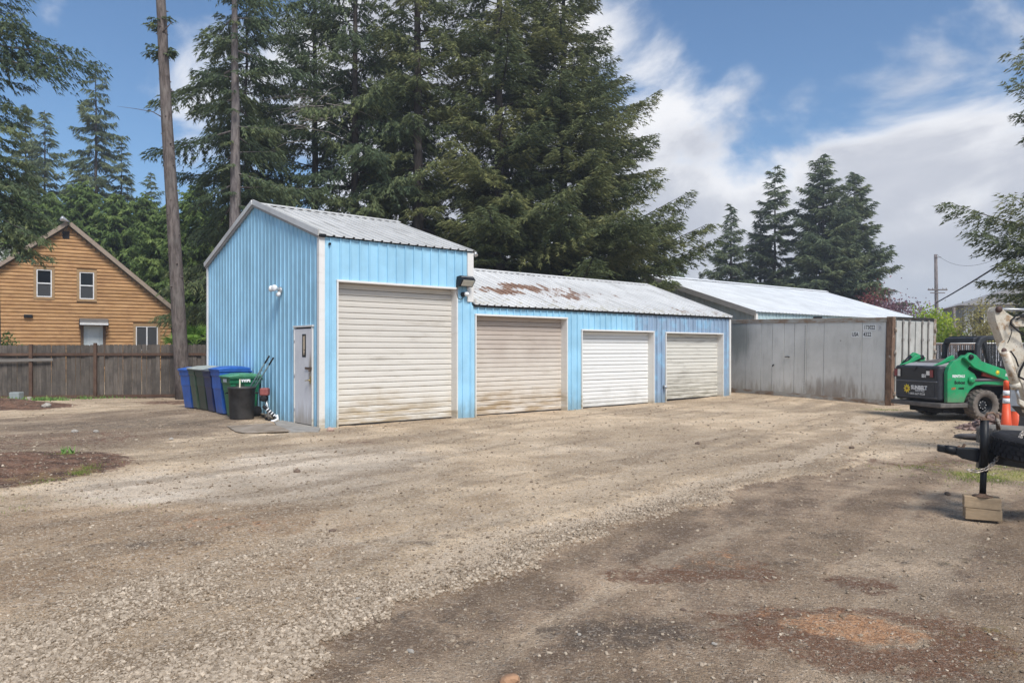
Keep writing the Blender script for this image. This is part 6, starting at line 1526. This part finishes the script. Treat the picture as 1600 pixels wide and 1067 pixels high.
# dark recess with red link, cylinders
k = MB(); k.box(.60, 2.3, .135, .20, .80, 1.24); k.build('inner_panel', M['black'], ss)
k = MB(); k.bar((.92, .04, 1.07), (2.2, .04, .80), .05, .09); k.build('link', m_plain('link_red', (.42, .045, .025), .5), ss, bevel=.01)
k = MB(); k.tube([(.62, .05, .92), (1.5, .05, .93), (2.2, .05, .84)], .045, 12); k.build('lift_cylinder', m_plain('cylinder_grey', (.11, .10, .11), .5, .3), ss)
k = MB(); k.tube([(.95, .09, .82), (2.2, .09, .80)], .035, 12); k.build('tilt_cylinder', m_plain('cylinder_grey2', (.16, .15, .16), .5, .3), ss)
MB().lathe([(0, 0), (.085, 0), (.085, .04), (.04, .07), (0, .07)], 14, (.60, .02, .93), (0, -1, 0)).build('hub', M['lgreen'], ss)
# side decals
text_mesh('lettering', 'RENTALS', .085, wmw, ss, (.27, .0165, 1.02), (1, 0, 0), RZ, bold=.003, xs=.95)
text_mesh('lettering', 'Bobcat', .10, M['black'], ss, (.30, .0165, .875), (1, 0, 0), RZ, bold=.004)
text_mesh('lettering', 'LIFT', .06, m_plain('print_orange', (.50, .12, .03), .5), ss, (.14, .0165, .74), (1, 0, 0), RZ, bold=.004)
text_mesh('lettering', 'ARMS', .06, M['black'], ss, (.34, .0165, .74), (1, 0, 0), RZ, bold=.003)
# cab: bent black roll frame with open rear and side windows, seat inside
def loop_frame(y_):
    return [(1.06, y_, 1.22), (1.10, y_, 1.72), (1.17, y_, 1.86), (1.30, y_, 1.90), (2.0, y_, 1.92), (2.20, y_, 1.80), (2.45, y_, .9)]
for y_ in (.33, 1.30):
    pr = [(1.0, 1.18), (1.03, 1.74), (1.12, 1.90), (1.28, 1.955), (2.10, 1.965), (2.26, 1.86), (2.55, .80), (2.44, .80), (2.16, 1.78), (2.04, 1.85), (1.34, 1.84), (1.20, 1.78), (1.14, 1.66), (1.12, 1.18)]
    MB().prism(pr, (0, 0, 0), (1, 0, 0), (0, 0, 1), (0, 1, 0), y_ - .05, y_ + .05).build('cab_frame', M['cabblack'], ss, bevel=.03, seg=3)
k = MB(); k.box(1.12, 2.14, .385, 1.245, 1.885, 1.95); k.build('cab_roof', M['lblack'], ss, bevel=.02)
k = MB(); k.prism([(1.0, 1.79), (1.03, 1.90), (1.14, 1.93), (1.16, 1.79)], (0, 0, 0), (1, 0, 0), (0, 0, 1), (0, 1, 0), .381, 1.249); k.box(1.0, 1.10, .381, 1.249, 1.19, 1.29); k.build('rear_window_surround', M['cabblack'], ss, bevel=.015)
k = MB()
for q in range(14): k.bar((1.13 + q * .078, .30, 1.2 - q * .02), (1.13 + q * .078, .30, 1.84 if q < 11 else 1.84 - (q - 10) * .25), .009, .009)
for q in range(6): k.bar((1.12, .30, 1.22 + q * .105), (2.16 + (5 - q) * .03, .30, 1.22 + q * .105), .009, .009)
k.build('side_screen', M['black'], ss)
k = MB(); k.box(1.25, 1.75, .55, 1.08, .98, 1.12); k.box(1.22, 1.34, .55, 1.08, 1.12, 1.62); k.build('seat', M['rubber'], ss, bevel=.05)
for y_ in (.55, 1.08):
    MB().tube([(1.85, y_, .95), (1.90, y_, 1.35)], .02, 8).build('lever', M['black'], ss)
MB().box(1.1, 2.4, .40, 1.24, .70, .95).build('cab_floor', M['black'], ss)
MB().box(1.05, 1.09, .39, 1.24, .9, 1.19).build('cab_back_panel', M['black'], ss)
# wheels
def wheel(x_, yc, out):
    w_ = MB(); rr_, hw = .365, .15
    pf = [(.20, -hw * .8), (.30, -hw), (.345, -hw * .92), (rr_ - .02, -hw * .6), (rr_ - .02, hw * .6), (.345, hw * .92), (.30, hw), (.20, hw * .8), (.20, -hw * .8)]
    w_.lathe(pf, 36, (x_, yc, .355), (0, out, 0)); ty = w_.build('wheel', m_tyre, ss)
    l_ = MB()
    for q in range(22):
        for sd in (-1, 1):
            a0 = (q + (.5 if sd > 0 else 0)) * 2 * math.pi / 22
            def P(r__, yy, a): return Vector((x_ + math.cos(a) * r__, yc + yy, .355 + math.sin(a) * r__))
            y_a, y_b = sd * .01, sd * hw * .98; da = .10
            l_.add([P(rr_ - .03, y_a, a0 - da), P(rr_ + .0, y_a, a0 - da), P(rr_, y_a, a0 + .02), P(rr_ - .03, y_a, a0 + .02), P(rr_ - .06, y_b, a0 + .05), P(rr_ - .012, y_b, a0 + .05), P(rr_ - .012, y_b, a0 + .17), P(rr_ - .06, y_b, a0 + .17)],
                   [(0, 1, 2, 3), (7, 6, 5, 4), (0, 4, 5, 1), (1, 5, 6, 2), (2, 6, 7, 3), (3, 7, 4, 0)])
    l_.build('tread', m_tyre, ty)
    r_ = MB(); r_.lathe([(.205, .10), (.19, .12), (.185, .02), (.12, -.01), (.11, .04), (.05, .05), (0, .05)], 24, (x_, yc, .355), (0, out, 0)); r_.build('rim', M['black'], ty)
    for q in range(8):
        a_ = q * math.pi / 4; MB().lathe([(0, 0), (.014, 0), (.014, .02), (0, .022)], 6, (x_ + .085 * math.cos(a_), yc + out * .035, .355 + .085 * math.sin(a_)), (0, out, 0)).build('wheel_nut', M['galv'], ty) if out < 0 and x_ < 1 else None
m_tyre = m_plain('dusty_tyre', (.135, .115, .098), .95, var=.30, scale=7, bump=.5)
for x_ in (.88, 1.84):
    wheel(x_, .03, -1); wheel(x_, 1.60, 1)
# bucket out of frame ahead
MB().prism([(2.75, .12), (3.45, .05), (3.5, .08), (2.95, .2), (2.85, .55), (2.78, .55)], (0, 0, 0), (1, 0, 0), (0, 0, 1), (0, 1, 0), -.1, 1.75).build('bucket', M['lgrey'], ss)

# ================================================================== EXCAVATOR ARM
EX = 11.4
def pe(px, py): return ((px - 800) / F * EX, 1.65 + (546 - py) / F * EX)
e0 = Vector((pe(1575, 560)[0], EX, 0)); ANGE = .10
ex = thing('mini_excavator', 'cream mini excavator with rust-stained folded arm at the right edge', 'excavator', e0, (0, 0, ANGE))
m, n, b = new_mat('worn_cream_paint'); o_ = n.coord(); c = n.mix(n.rng(n.noise(o_, 5, 5, .6), .3, .7), (.50, .45, .36), (.62, .57, .48))
c = n.mix(n.rng(n.noise(o_, 7.5, 6, .72), .52, .64, 0, .9), c, (.33, .20, .10)); c = n.mix(n.rng(n.noise(o_, 26, 5, .75), .58, .68, 0, .8), c, (.10, .085, .075)); c = n.mix(n.rng(n.noise(o_, 2.6, 4, .6), .5, .7, 0, .45), c, (.42, .34, .25)); c = n.mix(n.rng(n.voro(o_, 22).outputs['Distance'], .05, .16, .8, 0), c, (.12, .10, .085)); fin(n, b, c, .55, 0, n.bump(n.noise(o_, 14, 4), .15, .004)); M['cream'] = m
def pl(lst): return [(pe(*q)[0] - e0.x, pe(*q)[1]) for q in lst]
def ep(px, py, y=0): a = pl([(px, py)])[0]; return (a[0], y, a[1])
stick = pl([(1545, 487), (1549, 480), (1557, 481), (1566, 489), (1580, 497), (1586, 510), (1590, 527), (1597, 553), (1606, 590), (1618, 640), (1606, 646), (1594, 606), (1580, 575), (1566, 549), (1556, 523), (1548, 503)])
st = MB().prism(stick, (0, 0, 0), (1, 0, 0), (0, 0, 1), (0, 1, 0), -.085, .085).build('stick', M['cream'], ex, bevel=.012)
for px_, py_, r_ in ((1551.5, 484, .05), (1576.5, 504.5, .06), (1559, 548, .045)):
    k = MB(); a_ = ep(px_, py_); k.lathe([(0, 0), (r_, 0), (r_, .03), (r_ * .5, .05), (0, .05)], 14, (a_[0], -.086, a_[2]), (0, -1, 0)); k.build('pin', m_plain('rusty_pin', (.10, .06, .05), .7, .4), st)
MB().prism(pl([(1552, 537), (1560, 531), (1565, 545), (1567, 552), (1556, 556), (1549, 545)]), (0, 0, 0), (1, 0, 0), (0, 0, 1), (0, 1, 0), -.11, -.087).build('lug', M['cream'], st)
MB().tube([ep(1552, 483.5, -.02), ep(1640, 484.5, -.02)], .024, 12).build('cylinder_rod', M['galv'], ex)
MB().tube([ep(1640, 484.5, -.02), ep(1720, 486, -.02)], .05, 12).build('stick_cylinder', M['cream'], ex)
bo_ = MB().prism(pl([(1570, 505), (1573, 498), (1580, 495), (1640, 494), (1720, 497), (1780, 540), (1800, 640), (1775, 640), (1755, 560), (1710, 520), (1640, 516), (1590, 511), (1575, 511)]), (0, 0, 0), (1, 0, 0), (0, 0, 1), (0, 1, 0), -.15, -.105).build('boom', M['cream'], ex, bevel=.008)
MB().tube([ep(1586, 491.5, -.16), ep(1660, 492, -.16)], .014, 8).build('steel_pipe', M['galv'], ex)
MB().box(ep(1587, 0)[0], ep(1590, 0)[0], -.19, -.145, ep(0, 502)[2], ep(0, 489)[2]).build('pipe_clamp', M['cream'], ex)
# bucket cylinder hanging down beside the stick
MB().tube([ep(1559, 549, -.13), ep(1577, 604, -.13)], .062, 14).build('bucket_cylinder', M['cream'], ex)
MB().tube([ep(1575, 598, -.13), ep(1578, 606, -.13)], .072, 14).build('cylinder_gland', M['cream'], ex)
MB().tube([ep(1577, 604, -.13), ep(1584, 628, -.13)], .026, 10).build('bucket_rod', M['galv'], ex)
MB().prism(pl([(1580, 622), (1590, 626), (1606, 627), (1612, 634), (1604, 640), (1590, 636), (1581, 630)]), (0, 0, 0), (1, 0, 0), (0, 0, 1), (0, 1, 0), -.16, -.10).build('bucket_link', M['cream'], ex, bevel=.01)
hose = [([(1600, 493), (1585, 493), (1572, 495), (1566, 501), (1565, 507), (1570, 513), (1582, 521), (1592, 527), (1602, 533)], .012),
        ([(1610, 496), (1595, 496), (1580, 496), (1575, 500)], .011), ([(1567, 515), (1565, 523), (1561, 531), (1560, 536)], .007),
        ([(1604, 549), (1594, 557), (1586, 567), (1580, 580), (1578, 588), (1586, 592), (1597, 590), (1606, 582)], .017), ([(1558, 550), (1565, 549), (1572, 560), (1578, 572)], .012)]
for h_, r_ in hose: MB().tube([ep(q[0], q[1], -.17 - .01 * i % .03) for i, q in enumerate(h_)], r_, 8).build('hydraulic_hose', M['rubber'], ex)
# bucket and machine body (beyond the right edge)
MB().prism(pl([(1600, 636), (1618, 636), (1660, 650), (1668, 690), (1640, 712), (1600, 700), (1592, 690), (1612, 672), (1616, 652)]), (0, 0, 0), (1, 0, 0), (0, 0, 1), (0, 1, 0), -.25, .25).build('bucket', M['lgrey'], ex, bevel=.01)
bx = ep(1830, 600)[0]
MB().box(bx - .2, bx + 1.3, -.7, .7, .75, 1.5).build('body', M['cream'], ex, bevel=.06); MB().box(bx + .3, bx + 1.2, -.5, .5, 1.5, 2.5).build('cab', M['black'], ex, bevel=.05)
for sy in (-.65, .65):
    MB().prism([(-.3, .12), (-.15, 0), (1.2, 0), (1.4, .12), (1.4, .35), (1.2, .48), (-.15, .48), (-.3, .35)], (bx, 0, .25), (1, 0, 0), (0, 0, 1), (0, 1, 0), sy - .15, sy + .15).build('track', M['rubber'], ex, bevel=.02)
MB().box(bx - .3, bx + 1.4, -.45, .45, .3, .74).build('undercarriage', M['lgrey'], ex)

# delineator, black post, white striped box
orange = m_plain('traffic_orange', (.72, .085, .022), .5, var=.08); 
dl = thing('traffic_delineator', 'tall orange delineator with two white bands behind the trailer', 'delineator', (9.50, 13.9, gh(9.5, 13.9))); 
def dprof(z): return .085 - .040 * (z / 1.05)
MB().lathe([(.0, .0), (.10, 0), (.105, .03), (dprof(.63), .63), (0, .63)], 16).build('lower_body', orange, dl)
MB().lathe([(0, .63), (dprof(.63) + .003, .63), (dprof(.73) + .003, .73), (0, .73)], 16).build('reflective_band', M['white'], dl)
MB().lathe([(0, .73), (dprof(.73), .73), (dprof(.78), .78), (0, .78)], 16).build('orange_band', orange, dl)
MB().lathe([(0, .78), (dprof(.78) + .003, .78), (dprof(.88) + .003, .88), (0, .88)], 16).build('reflective_band', M['white'], dl)
MB().lathe([(0, .88), (dprof(.88), .88), (dprof(1.02), 1.02), (.045, 1.06), (0, 1.08)], 16).build('upper_body', orange, dl)
MB().box(-.2, .2, -.2, .2, -.01, .045).build('rubber_base', M['rubber'], dl, bevel=.01)
dl2 = thing('traffic_cone', 'orange traffic cone mostly hidden behind the white box', 'cone', (10.05, 14.4, gh(10, 14.4))); MB().lathe([(.17, .03), (.035, .70), (0, .71)], 18).build('cone', orange, dl2); MB().box(-.19, .19, -.19, .19, 0, .03).build('base', orange, dl2)
tag(MB().tube([(9.42, 13.2, .15), (9.50, 13.2, .86)], .045, 10).build('black_post', M['black']), 'black upright post standing right beside the orange delineator', 'post')
tb = thing('striped_box', 'white box with a red stripe at the far right edge', 'box', (8.75, 11.9, .62)); MB().box(-.42, .5, -.2, .2, 0, .58).build('body', m_plain('box_white', (.60, .64, .68), .4), tb, bevel=.02); MB().box(-.424, .5, -.206, -.201, .33, .35).build('stripe', m_plain('stripe_red', (.40, .03, .03), .5), tb); MB().box(-.3, .4, -.15, .15, -.62, -.002).build('stand', M['rubber'], tb)  # box shape guessed for a part-hidden white panel with a red stripe

# rubble heap
r = np.random.default_rng(5); n_ = 420; th = r.uniform(0, 6.28, n_); q = r.random(n_) ** .6
X = 10.6 + np.cos(th) * q * 1.35; Y = 15.0 + np.sin(th) * q * .6; Z = ground_h(X, Y) + .40 * (1 - q ** 1.5) * r.random(n_)
scatter('rubble', np.stack([X, Y, Z], -1), .05 + .06 * r.random(n_), r.random(n_), m_stone('rubble_rock', (.12, .075, .065), (.36, .27, .24)), 'heap of broken reddish rubble behind the trailer', 'rubble', seed=8)
tg = MB(); tg.lathe([(0, 0), (.34, .0), (.36, .05), (.25, .08), (.1, .09), (0, .09)], 14, (8.70, 13.55, gh(8.7, 13.55)), (.05, .1, 1)); tg.lathe([(0, 0), (.24, .0), (.22, .05), (.1, .065), (0, .06)], 12, (9.2, 13.4, gh(9.2, 13.4)), (0, .1, 1))
tag(tg.build('crumpled_sack', m_plain('grey_sack', (.13, .12, .12), .9, var=.3, bump=.4)), 'crumpled grey sack on the ground beyond the jack', 'sack')  # flat lumpy grey sack, not a mat

# ================================================================== TRAILER
TD = Vector((.94, -.34, -.115)).normalized(); TP = Vector((4.61, 7.12, .608)); TS = Vector((.34, .94, 0)).normalized(); TUp = TD.cross(TS); TUp = TUp if TUp.z > 0 else -TUp
tr = thing('trailer', 'black steel trailer tongue with coupler, jack and chain resting on timber blocks', 'trailer', (TP.x, TP.y, 0)); L0_ = Vector((0, 0, TP.z))
def tp_(s, u=0, v=0): return L0_ + TD * s + TS * u + TUp * v
MB().bar(tp_(-.03, 0, .0), tp_(3.2, 0, 0), .085, .125, up=TUp).build('tongue_beam', M['black'], tr, bevel=.006)
k = MB(); k.prism([(-.22, -.02), (-.16, -.052), (-.04, -.066), (0, -.066), (0, .066), (-.04, .066), (-.22, .048)], L0_, TD, TUp, TS, -.05, .05); k.build('coupler_housing', M['black'], tr, bevel=.01)
MB().tube([tp_(-.315, 0, .015), tp_(-.28, 0, .015), tp_(-.20, 0, .012)], [.038, .043, .046], 14).build('coupler_tube', M['black'], tr)
MB().bar(tp_(-.375, 0, .015), tp_(-.31, 0, .015), .075, .068, up=TUp).build('coupler_socket', M['black'], tr, bevel=.012)
k = MB(); k.prism([(-.22, .048), (-.19, .07), (-.17, .055), (-.15, .095), (-.135, .09), (-.145, .05)], L0_, TD, TUp, TS, -.012, .012); k.build('latch', M['rustframe'], tr)
MB().bar(tp_(-.02, -.048, -.12), tp_(-.02, -.048, .06), .10, .012, up=TD).build('jack_bracket', M['black'], tr, bevel=.003)
jx = L0_ + TS * -.085 + TD * -.0
MB().tube([(jx.x + .012, jx.y, .50), (jx.x + .018, jx.y, .965)], .037, 18).build('jack_outer_tube', M['black'], tr)
MB().tube([(jx.x + .0, jx.y, .235), (jx.x + .012, jx.y, .515)], .029, 16).build('jack_inner_tube', M['black'], tr)
MB().tube([(jx.x + .016, jx.y, .66), (jx.x + .016, jx.y, .46)], .034, 14).build('jack_collar', M['black'], tr)
k = MB(); k.lathe([(0, 0), (.085, 0), (.088, .006), (.04, .012), (.032, .03), (0, .03)], 18, (jx.x, jx.y, .222)); k.build('jack_foot', M['rustframe'], tr)
k = MB(); k.box(jx.x - .035, jx.x + .06, jx.y - .03, jx.y + .03, .966, .978); k.bar((jx.x + .03, jx.y, .985), (jx.x - .055, jx.y - .02, .998), .012, .012); k.build('jack_cap', M['rustframe'], tr)
k = MB(); k.tube([(jx.x + .03, jx.y, .985), (jx.x + .045, jx.y, 1.03), (jx.x + .10, jx.y, 1.035), (jx.x + .13, jx.y, 1.01)], .010, 8); k.tube([(jx.x + .13, jx.y - .01, 1.02), (jx.x + .155, jx.y, .87)], .018, 10); k.build('jack_crank', M['rustframe'], tr)
# chain: individual links, sagging from below the tongue up over the tyre
cpts = [Vector(p) for p in ((-.19, -.14, .485), (-.12, -.15, .475), (-.04, -.15, .50), (.05, -.14, .565), (.11, -.11, .64), (.14, -.09, .69), (.17, -.10, .76), (.20, -.19, .74), (.25, -.20, .80), (.33, -.12, .845), (.43, -.06, .85), (.52, .0, .855))]
seg = []; 
for a, b_ in zip(cpts[:-1], cpts[1:]):
    n_ = max(1, round((b_ - a).length / .034))
    for i in range(n_): seg.append((a.lerp(b_, i / n_), (b_ - a).normalized()))
lk = MB(); ring = []
for i in range(12):
    a_ = i * math.pi / 6; ring.append((math.cos(a_) * .014, 0, math.sin(a_) * .014 + (.010 if math.sin(a_) > 0 else -.010)))
ring.append(ring[0]); lk.tube(ring, .0058, 6, cap=False); lme = lk.mesh('chain_link'); lme.materials.append(m_plain('chain_steel', (.42, .37, .32), .45, .6, .4))
for i, (p_, d_) in enumerate(seg):
    o = link_mesh('chain_link', lme, tr); qd = d_.to_track_quat('Z', 'Y'); o.rotation_mode = 'QUATERNION'; o.rotation_quaternion = qd @ Euler((0, 0, (i % 2) * 1.57 + .4)).to_quaternion(); o.location = p_
# A-frame rails, deck and axle farther right, beyond the picture edge
for s_, u_ in ((1, .62), (-1, -.62)):
    MB().bar(tp_(.55, s_ * .06, 0), tp_(1.9, u_, 0), .07, .12, up=TUp).build('frame_rail', M['black'], tr)
MB().bar(tp_(1.95, -.9, 0), tp_(1.95, .9, 0), .08, .12).build('cross_member', M['black'], tr); k = MB()
for q in range(6): k.bar(tp_(2.0, -.78 + q * .31, .09), tp_(5.2, -.78 + q * .31, .09), .29, .04, up=TUp)
k.build('deck', M['timber'], tr)
for u_ in (-1.0, 1.0): 
    a = tp_(3.6, u_, 0); MB().lathe([(.18, -.1), (.30, -.1), (.335, -.05), (.335, .05), (.30, .1), (.18, .1)], 28, (a.x, a.y, .335), tuple(TS), closed=True).build('wheel', M['rubber'], tr)
# timber blocks under the jack foot
for i, (lab, z0, dx_, rz) in enumerate((('lower timber block on the ground under the trailer jack', 0.0, .004, -.42), ('upper timber block carrying the trailer jack foot', .110, -.004, -.45))):
    o = MB().box(-.152, .152, -.075, .075, 0, .108).build('timber_block', M['timber'], bevel=.005); o.location = (TP.x - .03 + dx_, TP.y - .07, z0 + gh(TP.x, TP.y) * 0 + .002); o.rotation_euler = (0, .012 * i, rz); tag(o, lab, 'block', 'timber blocks under the jack')
# tyres lying on the tongue
def tyre(label, loc, tilt, Rr, hw, m_, inner=.21):
    t = thing('loose_tyre', label, 'tyre', loc, tilt, 'loose tyres piled on the trailer tongue')
    pf = [(inner, -hw * .72), (inner + .05, -hw * .95), (Rr - .07, -hw), (Rr - .02, -hw * .8), (Rr, -hw * .5), (Rr, hw * .5), (Rr - .02, hw * .8), (Rr - .07, hw), (inner + .05, hw * .95), (inner, hw * .72), (inner + .015, 0)]
    MB().lathe(pf, 44, closed=True).build('carcass', m_, t)
    k = MB()
    for ring_ in (-.6, -.22, .16, .54):
        for q in range(40):
            a0 = q * 2 * math.pi / 40 + ring_; a1 = a0 + .115; z0 = ring_ * hw - .018; z1 = z0 + hw * .28; ro = Rr + .007; vs = []
            for rr_ in (Rr - .01, ro):
                for a_ in (a0, a1):
                    for z_ in (z0, z1): vs.append((math.cos(a_) * rr_, math.sin(a_) * rr_, z_))
            k.add(vs, [(0, 1, 3, 2), (4, 6, 7, 5), (0, 4, 5, 1), (2, 3, 7, 6), (0, 2, 6, 4), (1, 5, 7, 3)])
    k.build('tread', m_, t); return t
tyre('black treaded tyre lying flat on the trailer tongue under the chain', (5.02, 6.93, .705), (.08, .06, 0), .37, .115, M['rubber'])
tyre('dusty grey tyre lying behind the black one on the trailer', (5.28, 7.55, .74), (-.05, .05, 0), .36, .11, m_plain('dusty_grey_rubber', (.17, .155, .135), .95, var=.2, bump=.3))

# ================================================================== AIR
hzm = bpy.data.materials.new('haze_air'); hzm.use_nodes = True
hn = hzm.node_tree; hn.nodes.clear(); ho = hn.nodes.new('ShaderNodeOutputMaterial'); hv = hn.nodes.new('ShaderNodeVolumePrincipled')
hv.inputs['Color'].default_value = (.86, .91, 1.0, 1); hv.inputs['Density'].default_value = .0014; hv.inputs['Anisotropy'].default_value = .3
hn.links.new(hv.outputs[0], ho.inputs['Volume'])
hz_o = MB().box(-760, 760, -360, 960, -1.6, 40).build('haze', hzm)
tag(hz_o, 'thin pale air between the camera and the far trees', 'haze', kind='stuff')
